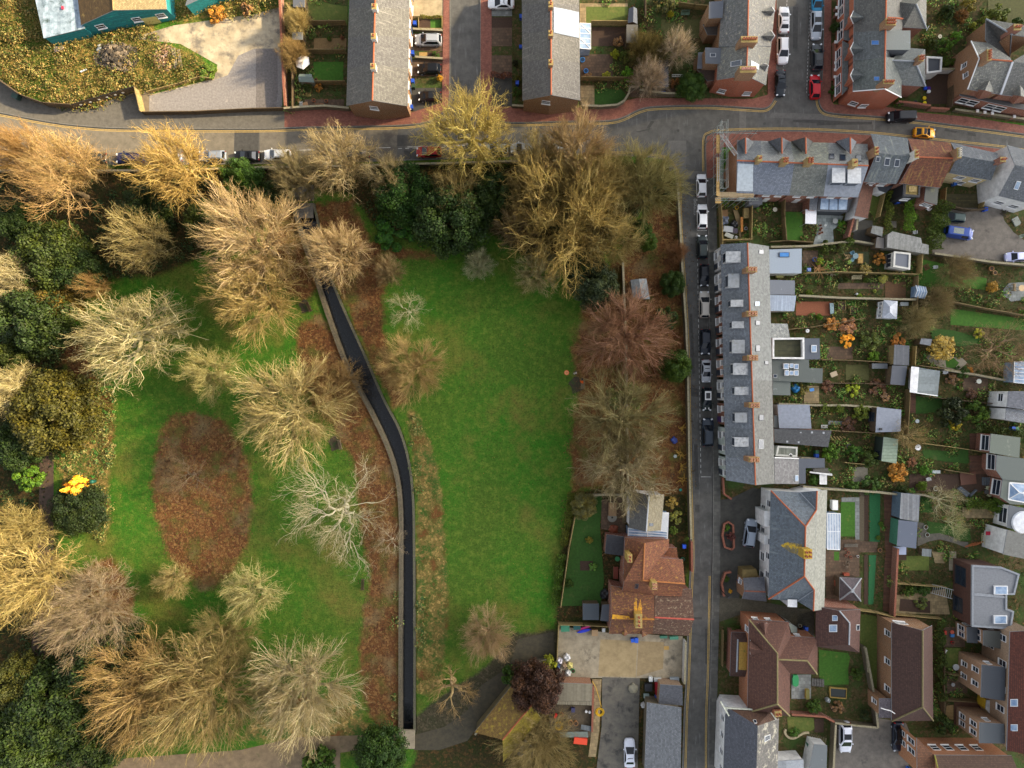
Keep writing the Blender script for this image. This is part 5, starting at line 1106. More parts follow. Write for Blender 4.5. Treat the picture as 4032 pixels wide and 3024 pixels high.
T('G');car(558,525,82,'suv','8d98a6','silver blue estate parked askew on the dark driveway',4.9,None,None)
T('H');car(668,1396,270,'suv','d9dce6','white car with a black glass roof in the walled yard',5.3,roofpanel(SUNR,'sunroof',-.02,-.2,.55),None)
car(1130,1394,270,'saloon','101a2c','navy black saloon in the yard beside the yellow line',5.2,roofpanel(SUNR,'soft_top',.03,-.34,.7),None)
T('K');car(1404,1535,90,'saloon','dfe3ee','white saloon on the wet drive at the bottom',5.0,None,None)
T('D2')
car(1612,771,176,'estate','3d4f4c','dark green estate car against the fence of the right hand yard',3.9,None,None)
def solar(t,k):
 roofpanel(surf('pv_panel','5f6a66','4c5652',2,brick=('a8b0a8',.18,.18,.02),rough=.3),'solar_panel',.02,-.32,.5)(t,k)
car(1650,906,-8,'camper','1f3f88','blue camper van with a roof solar panel in the right hand yard',5.1,solar,None)
car(2150,1110,183,'hatch','c9cdf0','small white car with blue sides at the edge of the right hand yard',3.6,None,None)
# ------------------------------------------------------------------ trees
def nrm(v):return v/(np.linalg.norm(v,axis=-1,keepdims=True)+1e-9)
def grow(rng,P0,D0,L,S,wig,trop):
 N=len(P0);P=np.zeros((N,S+1,3));P[:,0]=P0;D=D0 .copy();Ds=np.zeros((N,S,3))
 for i in range(S):
  D=nrm(D+wig*rng.normal(size=(N,3))+np.array([0,0,trop]));Ds[:,i]=D
  P[:,i+1]=P[:,i]+D*(L/S)[:,None]
 return P,Ds
def tubes(P,r0,r1,k):
 N,S1=P.shape[:2];d=nrm(P[:,-1]-P[:,0]);ref=np.where(np.abs(d[:,2:3])<.9,np.array([[0,0,1.]]),np.array([[1.,0,0]]))
 a=nrm(np.cross(d,ref));b=np.cross(d,a);t=np.linspace(0,1,S1)[None];rad=r0[:,None]*(1-t)+r1[:,None]*t
 an=2*np.pi*np.arange(k)/k
 ring=np.cos(an)[None,None,:,None]*a[:,None,None]+np.sin(an)[None,None,:,None]*b[:,None,None]
 V=(P[:,:,None]+rad[:,:,None,None]*ring).reshape(-1,3)
 base=(np.arange(N)[:,None,None]*S1+np.arange(S1-1)[None,:,None])*k;j=np.arange(k)[None,None];jn=(j+1)%k
 Q=np.stack([base+j,base+jn,base+k+jn,base+k+j],-1).reshape(-1,4)
 return V,Q
def spawn(rng,P,Ds,L,r0,r1,m,tmin,ang,lr,rr,outb=0.0):
 N,S=Ds.shape[:2];t=tmin+(1-tmin)*(np.arange(m)[None]+rng.random((N,m)))/m;t=np.minimum(t,.999)
 f=t*S;i=f.astype(int);fr=(f-i)[...,None];n=np.arange(N)[:,None]
 p=P[n,i]*(1-fr)+P[n,i+1]*fr;d=Ds[n,i]
 q=nrm(np.cross(d,rng.normal(size=d.shape)));th=np.radians(ang[0]+(ang[1]-ang[0])*rng.random(t.shape))[...,None]
 nd=nrm(d*np.cos(th)+q*np.sin(th));nl=L[:,None]*lr*(1.15-.55*t)*(.7+.6*rng.random(t.shape))
 nr=(r0[:,None]*(1-t)+r1[:,None]*t)*rr
 return p.reshape(-1,3),nd.reshape(-1,3),nl.ravel(),nr.ravel()
def join(ls):
 V,Q,o=[],[],0
 for v,q in ls:V.append(v);Q.append(q+o);o+=len(v)
 return np.concatenate(V),np.concatenate(Q)
def kmeans(rng,X,k,it=6):
 C=X[rng.choice(len(X),k,replace=False)]
 for _ in range(it):
  lab_=np.argmin(((X[:,None]-C[None])**2).sum(-1),1)
  for j in range(k):
   if(lab_==j).any():C[j]=X[lab_==j].mean(0)
 return C,lab_
def curve(rng,A,dA,B,S,wig):
 """curved limbs from A (leaving along dA) to B"""
 L=np.linalg.norm(B-A,axis=1,keepdims=True);M=A+dA*L*.5;t=np.linspace(0,1,S+1)[None,:,None]
 P=(1-t)**2*A[:,None]+2*t*(1-t)*M[:,None]+t**2*B[:,None]
 w=np.cumsum(rng.normal(size=P.shape),1);w-=w[:,:1];w-=t*w[:,-1:]
 P=P+w*wig*L[:,None]/S**.5;return P,nrm(P[:,1:]-P[:,:-1]),L[:,0]
def baretree(seed,k1,k2,k3,tw,wig,flat_=.72,inner=.25,trunk=.16,r=.42,twig=.016,twl=.16,up=.25,low=.0):
 """crown of unit radius grown from the trunk to evenly spread twig ends; tw: twigs per end branch and per twig"""
 rng=np.random.default_rng(seed);n=k1*k2*k3;u=rng.normal(size=(n*3,3));u[:,2]=np.abs(u[:,2])*(1-low)+low*u[:,2];u=nrm(u)
 rad=(inner+(1-inner)*rng.random((n*3,1))**.5);X=(u*rad)[:n];az=np.arctan2(X[:,1],X[:,0])
 lum=.94+.15*np.sin(az*2+seed)*np.cos(az+3*seed)+.10*np.sin(az*5+2.1*seed)+.06*np.sin(az*9+seed);X=X*lum[:,None];X[:,2]=trunk+.1+X[:,2]*(flat_)
 top=np.array([0,0,trunk]);w,t_=[],[];Rs=8.0;r0=r/Rs
 P,D,L=curve(rng,np.zeros((1,3)),np.array([[0,0,1.]]),top[None]*np.array([[1,1,1.1]]),5,.05);w.append(tubes(P,np.array([r0*1.3]),np.array([r0*.8]),8))
 C1,l1=kmeans(rng,X,k1);J1=top+(C1-top)*.5;A=np.repeat(top[None],k1,0)-np.array([0,0,1.])*rng.random((k1,1))*trunk*.3
 P1,D1,L1=curve(rng,A,nrm(nrm(C1-top)+np.array([0,0,up])),J1,6,wig);w.append(tubes(P1,np.full(k1,r0*.55),np.full(k1,r0*.36),6))
 PP,DD,LL=[],[],[];r2=[]
 for j in range(k1):
  Y=X[l1==j]
  if len(Y)<k2+1:continue
  C2,l2=kmeans(rng,Y,k2);J2=J1[j]+(C2-J1[j])*.62;st=np.minimum(5,3+rng.integers(0,4,k2));A2=P1[j][np.minimum(6,st+1)]
  P2,D2,L2=curve(rng,A2,nrm(nrm(C2-A2)+D1[j][st%6]*.8),J2,5,wig);w.append(tubes(P2,np.full(k2,r0*.26),np.full(k2,r0*.13),5))
  for q in range(k2):
   Z=Y[l2==q]
   if not len(Z):continue
   si=rng.integers(1,6,len(Z));A3=P2[q][si];P3,D3,L3=curve(rng,A3,nrm(nrm(Z-A3)+D2[q][np.minimum(4,si-1)]*.8),Z,4,wig);PP.append(P3);DD.append(D3);LL.append(L3)
 P,D,L=np.concatenate(PP),np.concatenate(DD),np.concatenate(LL);N=len(P);ra,rb=np.full(N,r0*.10),np.full(N,r0*.045);t_.append(tubes(P,ra,rb,4))
 tq=twig/Rs
 for i,m in enumerate(tw):
  p,d,l,q=spawn(rng,P,D,np.full(len(P),twl*(.62**i)),ra,rb,m,.25,(12,52),1.0,.6);d=nrm(d+np.array([0,0,.12])+.25*nrm(p-top*.5))
  P,D=grow(rng,p,d,l,3 if i==0 else 2,wig*1.3+.06,.02);ra=np.maximum(q,tq);rb=np.maximum(q*.4,tq*.6);t_.append(tubes(P,ra,rb,3))
 (Vw,Qw),(Vt,Qt)=join(w),join(t_);hz=np.percentile(Vt[:,2],99.5);s=np.array([8,8,14/hz])
 me=npmesh('crown',Vt*s,Qt);mi=np.ones(len(Qt),np.int32);mi[:len(t_[0][1])]=0;me.polygons.foreach_set('material_index',mi);return npmesh('trunk',Vw*s,Qw,True),me
def barkmat(nm='bark',tint=(1,1,1,1)):
 N=NT(nm);oi=N.n('ShaderNodeObjectInfo');g=N.n('ShaderNodeNewGeometry');mr=N.n('ShaderNodeMapRange');N.l(g.outputs['Random Per Island'],mr.inputs[0]);mr.inputs[3].default_value=.6;mr.inputs[4].default_value=1.35
 tc=N.n('ShaderNodeTexCoord');c=N.mix(N.ramp(N.noise(tc.outputs['Object'],1.2,4),.35,.65),(1,1,1,1),(.72,.78,.55,1));cc=N.n('ShaderNodeCombineColor')
 for i in range(3):N.l(mr.outputs[0],cc.inputs[i])
 c=N.mix(1.0,N.mix(1.0,N.mix(1.0,c,tint,'MULTIPLY'),cc.outputs[0],'MULTIPLY'),oi.outputs['Color'],'MULTIPLY');N.l(c,N.p.inputs['Base Color']);N.p.inputs['Roughness'].default_value=.9;N.p.inputs['Specular IOR Level'].default_value=.2;return N.m
BARK=barkmat();TWIG=barkmat('twig_bark',(.85,.78,.66,1))
PROTO={'brush':[baretree(q,9,7,9,(6,2),.09,.8,.15,.18,.44,.0125)for q in(1,2,3,14)],'gnarl':[baretree(q,8,7,7,(6,2),.22,.72,.2,.2,.5,.0125)for q in(4,5,6,15)],'fine':[baretree(q,12,6,7,(8,2),.08,.75,.1,.1,.30,.0125,.2)for q in(7,8,16)],'sprawl':[baretree(q,6,4,4,(6,3),.2,.5,.25,.15,.26,.0115,.2)for q in(9,10)],'pollard':[baretree(11,6,2,3,(8,2),.14,.5,.5,.22,.8,.016,.3)],}
for k in PROTO:
 for a,b_ in PROTO[k]:a.materials.append(BARK);b_.materials.append(BARK);b_.materials.append(TWIG)
TC=[0]
def leafc(h):
 c=soft(h,1.0);g=sum(c[:3])/3*.8
 if c[0]>c[1]*1.7:return tuple(v*.6+g*.3 for v in c[:3])+(1,)
 return(c[0]*1.22,c[1]*.9,c[2]*.48,1)
def soft(h,k):
 c=hx(h);g=(c[0]+c[1]+c[2])/3;return tuple(min(.8,k*(v*.76+g*.24))for v in c[:3])+(1,)
def tree(x,y,r,h,kind,col,label,twig=None,zf=.55,lean=None,rot=None,sx=1.0,name='bare_tree'):
 """x, y: where the middle of the crown shows; r: crown radius on the plan"""
 TC[0]+=1;rng=random.Random(TC[0]*7+3);c=at(x,y,h*zf);Rm=px(r)*(CAM_H-h*zf)/CAM_H
 t=thing(name,label,'tree',(c.x,c.y,0),rng.random()*6.28 if rot is None else rot);s=Rm/7.4
 t.scale=(s*sx,s/sx,h/14)
 if lean:t.rotation_euler=(lean[0],lean[1],t.rotation_euler.z)
 a,b_=PROTO[kind][TC[0]%len(PROTO[kind])]
 obj('trunk',a,t,soft(col,.95));obj('crown',b_,t,soft(col,.95));return t
YL,PL,OL,TN,GYw,PKb,BRn,WHb='cfae62','d2b683','9d9250','b8965a','a9a58e','b98466','9a7a50','d8d2c2'
T('O')
tree(112,392,128,17,'sprawl','d0a468','large pale sprawling bare tree over the main road at the left end','b98b50');tree(135,352,84,14,'gnarl','d3ae6c','pale feathery bare tree behind the sprawling one at the main road left end','c09a5e')
tree(372,352,100,16,'gnarl','dcb558','bright yellow bare tree hiding two parked cars on the main road','d0a850')
tree(30,320,62,14,'brush','d0a05a','orange brown bare tree cut by the left edge beside the main road')
tree(298,515,78,13,'gnarl','b8a468','olive bare tree among the dark evergreens left of the park','a8985c')
tree(540,520,132,19,'brush','d3b384','largest pale brushy bare tree at the head of the stream','c8a674');tree(548,632,112,15,'brush','c9ac62','yellow green bare tree just below the largest pale one','bfa35a')
tree(722,542,78,15,'brush','d8b888','pale bare tree with fanned branches leaning over the top of the stream','c09c68')
tree(272,722,128,14,'gnarl','cfc08e','wide pale bare tree on the left lawn','bdb07a',sx=1.18,rot=.2);tree(455,805,68,10,'gnarl','cabd74','medium pale yellow bare tree between two big ones on the left lawn','b9ac66')
tree(612,885,132,17,'brush','d2bd7c','large pale gold bare tree above the bench on the left lawn','c6b070');tree(715,835,72,11,'fine','ae8c58','fuzzy brown bare tree on the leafy stream bank','a5834f')
tree(838,585,36,8,'fine','b39a74','small pale bare tree with a short bright trunk near the stream head','a58c66');tree(878,668,48,9,'sprawl','d9cfb0','small whitish bare tree with crooked branches on the right lawn edge','c9bd98')
tree(890,792,80,11,'fine','d0b070','round tan fine twigged tree overhanging the stream bend','b5944e');tree(1035,568,36,7,'fine','d0d0b0','small round grey green bare tree alone at the top of the right lawn','a3a585')
tree(1165,588,58,11,'gnarl','c2b27c','open bare tree at the top right corner of the right lawn','b0a06a')
tree(728,338,88,13,'gnarl','c6ad7e','pale bare tree over the road beside the dark grey car','b59c6c');tree(640,378,66,12,'brush','ab9a70','grey olive bare tree above the culvert mouth','9a8a60');tree(838,378,58,11,'gnarl','bba77c','smaller grey bare tree between the dark car and the red hatchback','aa966a')
tree(1012,276,112,17,'gnarl','d6bd58','large yellow bare tree covering the mouth of the side road','c9b054');tree(985,410,62,12,'gnarl','a8945c','brownish bare tree below the red hatchback','988450')
tree(1245,322,98,15,'brush','c9a674','tan feathery bare tree over the road by the pale silver van','b8945f');tree(1225,478,150,18,'gnarl','c2a34c','largest yellow brown bare tree in the top right park corner','ae9048')
tree(1150,420,80,14,'gnarl','a8904f','brown bare tree tucked behind the largest top right one','987f48');tree(1395,392,98,13,'brush','a89c5c','dense olive bare tree at the street corner');tree(1325,515,76,14,'gnarl','b8a25e','lower yellow olive bare tree between the largest one and the street wall');tree(1165,345,76,13,'gnarl','c0a868','pale brown bare tree over the silver estate car on the main road');tree(1265,405,90,16,'gnarl','c4ac64','tall yellow brown bare tree in the middle of the top right park corner');tree(1300,400,85,13,'gnarl','b29a56','yellow brown bare tree between the olive one and the largest one','a68c50')
tree(1122,488,60,11,'brush','9a8058','grey brown bare tree on the left flank of the top right park corner','8a724c')
tree(1352,722,112,14,'brush','b98468','pinkish bare tree beside the street wall','cc9880');tree(1340,910,118,13,'brush','a39460','olive brown bare tree below the pinkish one','c0ac70');tree(1352,1008,106,12,'gnarl','b3a07a','open grey brown bare tree above the cottage','c0a478')
tree(728,1108,148,11,'sprawl','d0c4a8','white barked sprawling tree on the lawn left of the stream','b0a080',.6);tree(842,1172,42,6,'sprawl','cdb59a','small pale leafless tree reaching over the stream','bfa285')
tree(538,1288,72,9,'gnarl','cfc27c','pale yellow bare tree below the oval leaf bed','bfb26e');tree(372,1258,46,7,'gnarl','c4ad6c','small yellow bare tree at the lower left of the oval leaf bed','b49d5f');tree(400,1030,62,7,'sprawl','9a7f68','thin grey bare tree inside the oval leaf bed','8f6f55')
tree(55,1255,120,15,'gnarl','ceb264','yellow bare tree at the left edge of the lower park','bfa358');tree(172,1325,112,13,'fine','bba48c','pinkish grey bare tree over the tarmac path','a98f78');tree(40,1150,70,12,'gnarl','b8a258','olive yellow bare tree at the left edge above the other yellow one','a8924e')
tree(22,602,60,13,'gnarl','d0bf90','pale bare tree cut by the left edge among evergreens','bfae7e');tree(15,840,68,13,'gnarl','d6c48c','cream bare tree cut by the left edge halfway down','c6b47c')
tree(305,1500,138,15,'brush','bd9a5c','orange brown bare tree in the lower left corner','b58a50');tree(430,1500,150,16,'brush','bfa668','huge tan bare tree in the lower left','ac9459');tree(640,1500,128,16,'brush','cdb98e','pale radiating bare tree over the bottom path','baa67c');tree(480,1388,82,10,'fine','a99a5c','thin olive bare tree above the huge tan one','9a8b50')
tree(1052,1380,62,9,'fine','d4b08a','fuzzy pinkish tan shrub-like tree on the right lawn bottom','b08a5e');tree(975,1490,56,7,'pollard','c49e66','pollarded bare tree with thick stubby limbs by the bottom path','b8965f');tree(1165,1615,92,8,'fine','b39c62','fine twigged bare tree at the bottom edge beside the barn','a58e56')
tree(640,40,32,6,'fine','d8bf7c','small straw coloured bare tree in the top left garden','cdb26c');tree(632,110,36,6,'fine','c4a266','tan bare shrub tree over the brick boundary wall','b8935a');tree(1466,98,42,9,'brush','e0c8b4','white barked birch in the gardens behind the solar panel house','b3806a');tree(1405,165,44,9,'brush','c3ab9c','pinkish grey birch over the dark garage roof','9a7460');tree(1400,105,50,7,'fine','8a7a3e','olive bare tree left of the white barked birch','7d6e38')
tree(1972,945,48,7,'sprawl','cdae72','bare yellowish tree over a white round table in the gardens','bf9f66');tree(2040,1082,42,6,'sprawl','ddd0ac','white limbed cut-back tree by the blue sided garden office','a8806a');tree(2062,1132,40,5,'sprawl','d6d0a0','pale limbed cut-back tree leaning over the curved garden path','c9a67c');tree(2165,755,78,8,'sprawl','b89470','brown spreading bare tree at the right edge of the gardens','8a6248')
tree(1986,692,38,5,'fine','c4b27c','round beige bare shrub tree at the centre of the gardens','8f7f50');tree(2070,585,42,5,'fine','b8a070','brown bare shrub tree on the lawn below the car yard','ab9466');tree(2030,650,40,4,'fine','b09a6c','low brown bare shrub on the lower lawn below the car yard','74603e')
tree(200,615,34,9,'brush','c49a58','small leaning orange bare tree at the edge of the left lawn','b88c4c')
tree(1465,545,26,5,'fine','b8845c','pinkish tan bare bush overhanging the street wall','b07a54')
# leafy trees and shrubs
def leafproto(seed,n,blobs,size,flat_=.9):
 rng=np.random.default_rng(seed);u=rng.normal(size=(blobs,3));u[:,2]=np.abs(u[:,2])*.9;u=nrm(u)
 rad=.45+.6*rng.random((blobs,1))**.7;C=u*rad*np.array([.78,.78,.75]);br=.12+.17*rng.random(blobs)
 bi=rng.integers(0,blobs,n);v=nrm(rng.normal(size=(n,3)));v[:,2]=np.where(rng.random(n)<.75,np.abs(v[:,2]),v[:,2])
 P=C[bi]+v*(br[bi]*(rng.random(n)**.35))[:,None];P[:,2]=np.maximum(P[:,2],-.25)
 nn=nrm(v+.7*rng.normal(size=(n,3))+np.array([0,0,.5]));a=nrm(np.cross(nn,rng.normal(size=(n,3))));b=np.cross(nn,a)
 s=(size*(.6+.8*rng.random(n)))[:,None]
 V=np.stack([P-a*s,P+b*s*.55,P+a*s,P-b*s*.55],1).reshape(-1,3);V[:,2]=(V[:,2]+.25)/1.25
 me=npmesh('crown',V,np.arange(4*n).reshape(-1,4));return me
def leafmat():
 N=NT('leaves');oi=N.n('ShaderNodeObjectInfo');g=N.n('ShaderNodeNewGeometry');mr=N.n('ShaderNodeMapRange');N.l(g.outputs['Random Per Island'],mr.inputs[0]);mr.inputs[3].default_value=.45;mr.inputs[4].default_value=1.6
 tc=N.n('ShaderNodeTexCoord');cc=N.n('ShaderNodeCombineColor')
 for i in range(3):N.l(mr.outputs[0],cc.inputs[i])
 c=N.mix(N.ramp(N.noise(tc.outputs['Object'],3.2,3),.42,.62),(1,1,1,1),(1.35,1.15,.55,1))
 c=N.mix(1.0,N.mix(1.0,c,cc.outputs[0],'MULTIPLY'),oi.outputs['Color'],'MULTIPLY');N.l(c,N.p.inputs['Base Color']);N.p.inputs['Roughness'].default_value=.6;N.p.inputs['Specular IOR Level'].default_value=.25;return N.m
LEAF=leafmat()
LP={'tree':[leafproto(s,40000,110,.027)for s in(21,22,23)],'bush':[leafproto(s,2600,26,.085)for s in(31,32,33)],'ball':[leafproto(s,3000,60,.07)for s in(41,42)]}
for k in LP:
 for m in LP[k]:m.materials.append(LEAF)
trb=MB().tube((0,0,0),(0,0,.62),.05,8,.025)
for i in range(5):trb.tube((0,0,.35),(.4*math.cos(i*1.26),.4*math.sin(i*1.26),.62),.022,5,.01)
_o=trb.build('trunk',BARK);TRK=_o.data;bpy.data.objects.remove(_o)
def green(x,y,r,h,col,label,kind='tree',name='evergreen_tree',cat='tree',ry=None,rot=None,zf=.55,trunk=True):
 TC[0]+=1;rng=random.Random(TC[0]*13+1);c=at(x,y,h*zf);s=px(r)*(CAM_H-h*zf)/CAM_H
 t=thing(name,label,cat,(c.x,c.y,0),rng.random()*6.28 if rot is None else rot)
 t.scale=(s*1.08,(px(ry)if ry else s)*1.08,h)
 o=obj('crown' if kind=='tree' else 'foliage',LP[kind][TC[0]%len(LP[kind])],t,leafc(col))
 if trunk:obj('trunk' if kind=='tree' else 'stem',TRK,t,hx('6b5a40'))
 return t
DG,YW,BG_,IV,GG='1f3f1c','3f4a18','2c5a1e','1a4a1c','33462f'
green(98,555,85,11,'2c481f','large olive dark evergreen left of the park below the sprawling tree');green(35,480,50,9,DG,'dark evergreen at the left edge above the pale cut tree')
green(60,690,88,12,'22401f','large dark evergreen at the left edge with yellowish tips');green(105,640,60,9,'4a4a1a','yellowish conifer beside the dark evergreens on the left');green(165,590,58,9,'1d3d1f','deep green evergreen right of the olive one on the left')
green(105,892,100,12,YW,'broad olive yew beside the tarmac path');green(30,960,62,9,DG,'dark evergreen at the left edge below the olive yew');green(20,770,40,9,'2a431d','evergreen at the left edge above the cream bare tree')
green(160,1100,62,7,'1f3a22','dark evergreen below the yellow shrub by the path');green(60,1035,34,4,'3f7a22','bright green laurel bush beside the tarmac path','bush','shrub','shrub')
green(518,380,46,8,'2a5a20','rounded green evergreen beside the white estate car');green(440,478,52,8,'2c4618','dark olive evergreen between pale bare trees');green(310,455,60,8,'1c3a1a','dark evergreen under the yellow tree south of the road');green(590,430,44,6,'23421c','low dark evergreen left of the culvert')
green(972,470,88,12,'1d4018','big dark yew at the top of the right lawn');green(872,412,72,9,IV,'ivy green evergreen mass left of the big yew');green(850,495,50,3,'1a5a18','low bright ivy mound left of the big yew','bush','shrub','shrub');green(1065,420,62,9,DG,'dark evergreen between the big yew and the yellow trees')
green(1282,612,58,9,'28433a','blue green evergreen at the top right of the right lawn');green(1255,560,50,8,DG,'dark evergreen behind the blue green one');green(1462,790,38,7,'2f5a1c','green evergreen overhanging the street wall');green(1455,612,30,5,'234a20','small dark round evergreen by the street wall below the pink bush');green(1385,495,26,4,'2a5a1a','bright narrow evergreen under the olive tree');green(1402,520,22,3.5,'35611f','small bushy evergreen near the street wall');green(1440,690,30,4,'26481f','dark ivy bush at the wall right of the pink tree','bush','shrub','shrub');green(1352,860,40,3,'4a6f50','pale green understorey bush inside the olive brown tree','bush','shrub','shrub')
green(115,1535,115,12,'23421c','large dark evergreen in the bottom left corner');green(205,1445,92,11,'1f3d1a','dark evergreen running up from the bottom left corner');green(265,1390,50,7,'1d3a18','low dark evergreen at the lower left lawn edge');green(30,1625,110,12,'2a4a1e','olive evergreen cut by the bottom left corner');green(25,1480,60,10,'384a28','grey green tree at the left edge near the bottom');green(210,1610,70,9,'24421c','dark evergreen under the orange brown tree at the bottom')
green(820,1632,62,8,'234c1c','leafy evergreen beside the bottom path');green(690,1650,40,5,'2c5a1e','green bush on the bottom verge','bush','shrub','shrub')
green(1160,1490,64,9,'3a2a2e','dark purple leaved tree over the builders yard',name='purple_tree');green(1186,1436,20,3,'7a9a1a','lime green bush beside the purple tree','bush','shrub','shrub');green(1108,1460,30,4,'2c5a24','green ivy bush on the left of the purple tree','bush','shrub','shrub')
green(1495,185,34,5,'2c5a24','dark leafy tree beside the orange gable house');green(1262,1095,30,5,'5f6f58','grey green tree in the cottage garden',kind='tree')
green(157,1053,22,7.4,'f0cc10','bright yellow flowering shrub on top of the dark evergreen by the path','bush','yellow_shrub','shrub')

# ------------------------------------------------------------------ loose ground cover that nobody could count
def inside(P,x,y):
 px_=np.array([p.x for p in P]);py_=np.array([p.y for p in P]);r=np.zeros(x.shape,bool)
 for i in range(len(P)):
  a,b,c,d=px_[i],py_[i],px_[i-1],py_[i-1];r^=((b>y)!=(d>y))&(x<(c-a)*(y-b)/(d-b+1e-12)+a)
 return r
def scatter(polys,dens,rng,jit=0.0):
 out=[]
 for p in polys:
  P=[at(*q)for q in p];xs=[v.x for v in P];ys=[v.y for v in P]
  n=int((max(xs)-min(xs))*(max(ys)-min(ys))*dens);x=rng.uniform(min(xs),max(xs),n);y=rng.uniform(min(ys),max(ys),n)
  k=inside(P,x,y)&(sdist(x,y,stream_poly)<-.75);q=np.stack([x[k],y[k]],-1)+rng.normal(size=(k.sum(),2))*jit;out.append(q[sdist(q[:,0],q[:,1],stream_poly)<-.75])
 return np.concatenate(out)
def cover_mat(name,cols):
 N=NT(name);g=N.n('ShaderNodeNewGeometry');r=N.n('ShaderNodeValToRGB');r.color_ramp.interpolation='CONSTANT';e=r.color_ramp.elements
 while len(e)<len(cols):e.new(.5)
 for i,c in enumerate(cols):e[i].position=i/len(cols);e[i].color=hx(c)
 nz=N.noise(g.outputs['Position'],.5,3);fa=N.n('ShaderNodeMath',operation='MULTIPLY_ADD');N.l(N.ramp(N.noise(g.outputs['Position'],.35,5,.65),.3,.7),fa.inputs[0]);fa.inputs[1].default_value=.62;fb=N.n('ShaderNodeMath',operation='MULTIPLY');N.l(g.outputs['Random Per Island'],fb.inputs[0]);fb.inputs[1].default_value=.38;N.l(fb.outputs[0],fa.inputs[2]);N.l(fa.outputs[0],r.inputs[0])
 N.l(N.mix(N.ramp(nz,.35,.65),r.outputs[0],N.mix(.35,r.outputs[0],(.02,.04,.01,1))),N.p.inputs['Base Color']);N.p.inputs['Roughness'].default_value=.9;N.p.inputs['Specular IOR Level'].default_value=.15;return N.m
def bits(name,pts,size,zlo,zhi,tilt,cols,seed,aspect=.55,up=0.0):
 rng=np.random.default_rng(seed);n=len(pts);nn=nrm(rng.normal(size=(n,3))*tilt+np.array([0,0,1.]));a=nrm(np.cross(nn,rng.normal(size=(n,3))));b=np.cross(nn,a)
 P=np.concatenate([pts,(zlo+(zhi-zlo)*rng.random((n,1)))],1);s=(size*(.5+rng.random(n)))[:,None]
 V=np.stack([P-a*s,P+b*s*aspect,P+a*s,P-b*s*aspect],1).reshape(-1,3)
 me=npmesh(name,V,np.arange(4*n).reshape(-1,4));me.materials.append(cover_mat(name,cols));o=bpy.data.objects.new(name,me);COL.objects.link(o)
 o['kind']='stuff';return o
T('O');rg=np.random.default_rng(5)
def lab(o,l,c):o['label']=l;o['category']=c;return o
lab(bits('leaf_litter',scatter(COVER['litter'],15,rg,1.0),.105,.03,.16,.55,['5c4230','745236','8a6a42','4a3526','624a30','585a2e'],1),'russet fallen leaves and dead stems covering the park beds','leaf litter')
lab(bits('straw_grass',scatter(COVER['straw'][:2],20,rg,.6),.17,.05,.35,1.4,['b8985c','5a6a2a','9a7c4a','4d6a23','a88a54','6a5630'],2,.22),'straw coloured long grass along the stream and the path','long grass')
lab(bits('woodland_floor',scatter(COVER['soil'][:1],4,rg),.2,.05,.5,.9,['2c4418','4a3a20','23351a','5a4a28','34501c'],3),'dark ivy and leaf mould under the park trees','undergrowth')
sp=scatter(COVER['scrub'],30,rg,.4);lab(bits('bramble_scrub',sp,.12,.15,1.0,.9,['4a5a22','6f6a32','8a7040','3c521e','9c8048','5f5a2a'],4),'tangled brambles and dead bracken on the waste ground','brambles')
lw=scatter([[(900,560),(1230,640),(1235,1060),(1190,1350),(1000,1450),(975,1300),(960,1080),(915,900),(840,640)],[(250,830),(540,700),(640,740),(760,960),(780,1300),(700,1480),(250,1450)]],1.6,rg)
lab(bits('fallen_leaves',lw,.09,.02,.05,.3,['7a6a30','8a7a3a','5a7a28','3a6a1c','9a7a40'],7),'thin scatter of fallen leaves on the park lawns','fallen leaves')
# ------------------------------------------------------------------ garden surfaces
LAWN=surf('lawn','447220','386018',2.5,'6a7030',.5,.58,rough=.95,coord='UV');LAWNY=surf('mossy_lawn','626f2e','515e26',2.5,'75703a',.5,.55,rough=.95);LAWND=surf('dark_lawn','365c1c','2c4c16',2.5,'525a2c',.5,.58,rough=.95)  # LAWND is a darker green of the same lawn
ART=surf('artificial_turf','276a3c','225c34',4,rough=.9);PAT=surf('patio_slabs','8b8f8c','7b7f7c',1.2,'6f726a',.8,.6,('62655f',.6,.6,.02));PATB=surf('brown_patio','6a5440','584534',1.2,'4a4430',.7,.58,('40342a',.5,.5,.02));PATL=surf('buff_patio','a08c66','8a7856',1.0,'6f6a45',.6,.56,('6f6148',.6,.6,.02));GRV=surf('red_gravel','94583a','7f4a31',6,'a87a56',.6,.6);GRVB=surf('pale_gravel','a39a86','8d8472',6);DECK=surf('timber_deck','6b4a36','57392a',1.5,'4a4438',.6,.6,('33241c',3,.14,.012));SOIL=surf('bare_soil','4a3526','3a2a1e',4)
YARD=surf('yard_asphalt','7a736a','68625a',1.0,'4f4b45',.4,.56,rough=.9);DRV=surf('dark_drive','47453f','3a3934',1.0,'2f2e2b',.4,.55,rough=.85)
Zs=[.022]
KEEP=[]
def sf(name,pts,m):Zs[0]+=.0006;KEEP.append([at(*p)for p in pts]);return sheet(name,pts,m,Zs[0])
T('B');sf('lawn',[(440,20),(560,10),(660,40),(790,55),(790,220),(480,215),(490,150),(430,60)],LAWNY);sf('lawn',quad(498,535,755,710),LAWN);sf('patio',quad(500,330,780,430),surf('bark_circle','8a7048','705a3a',4));sf('patio',quad(420,860,760,940),PATB)
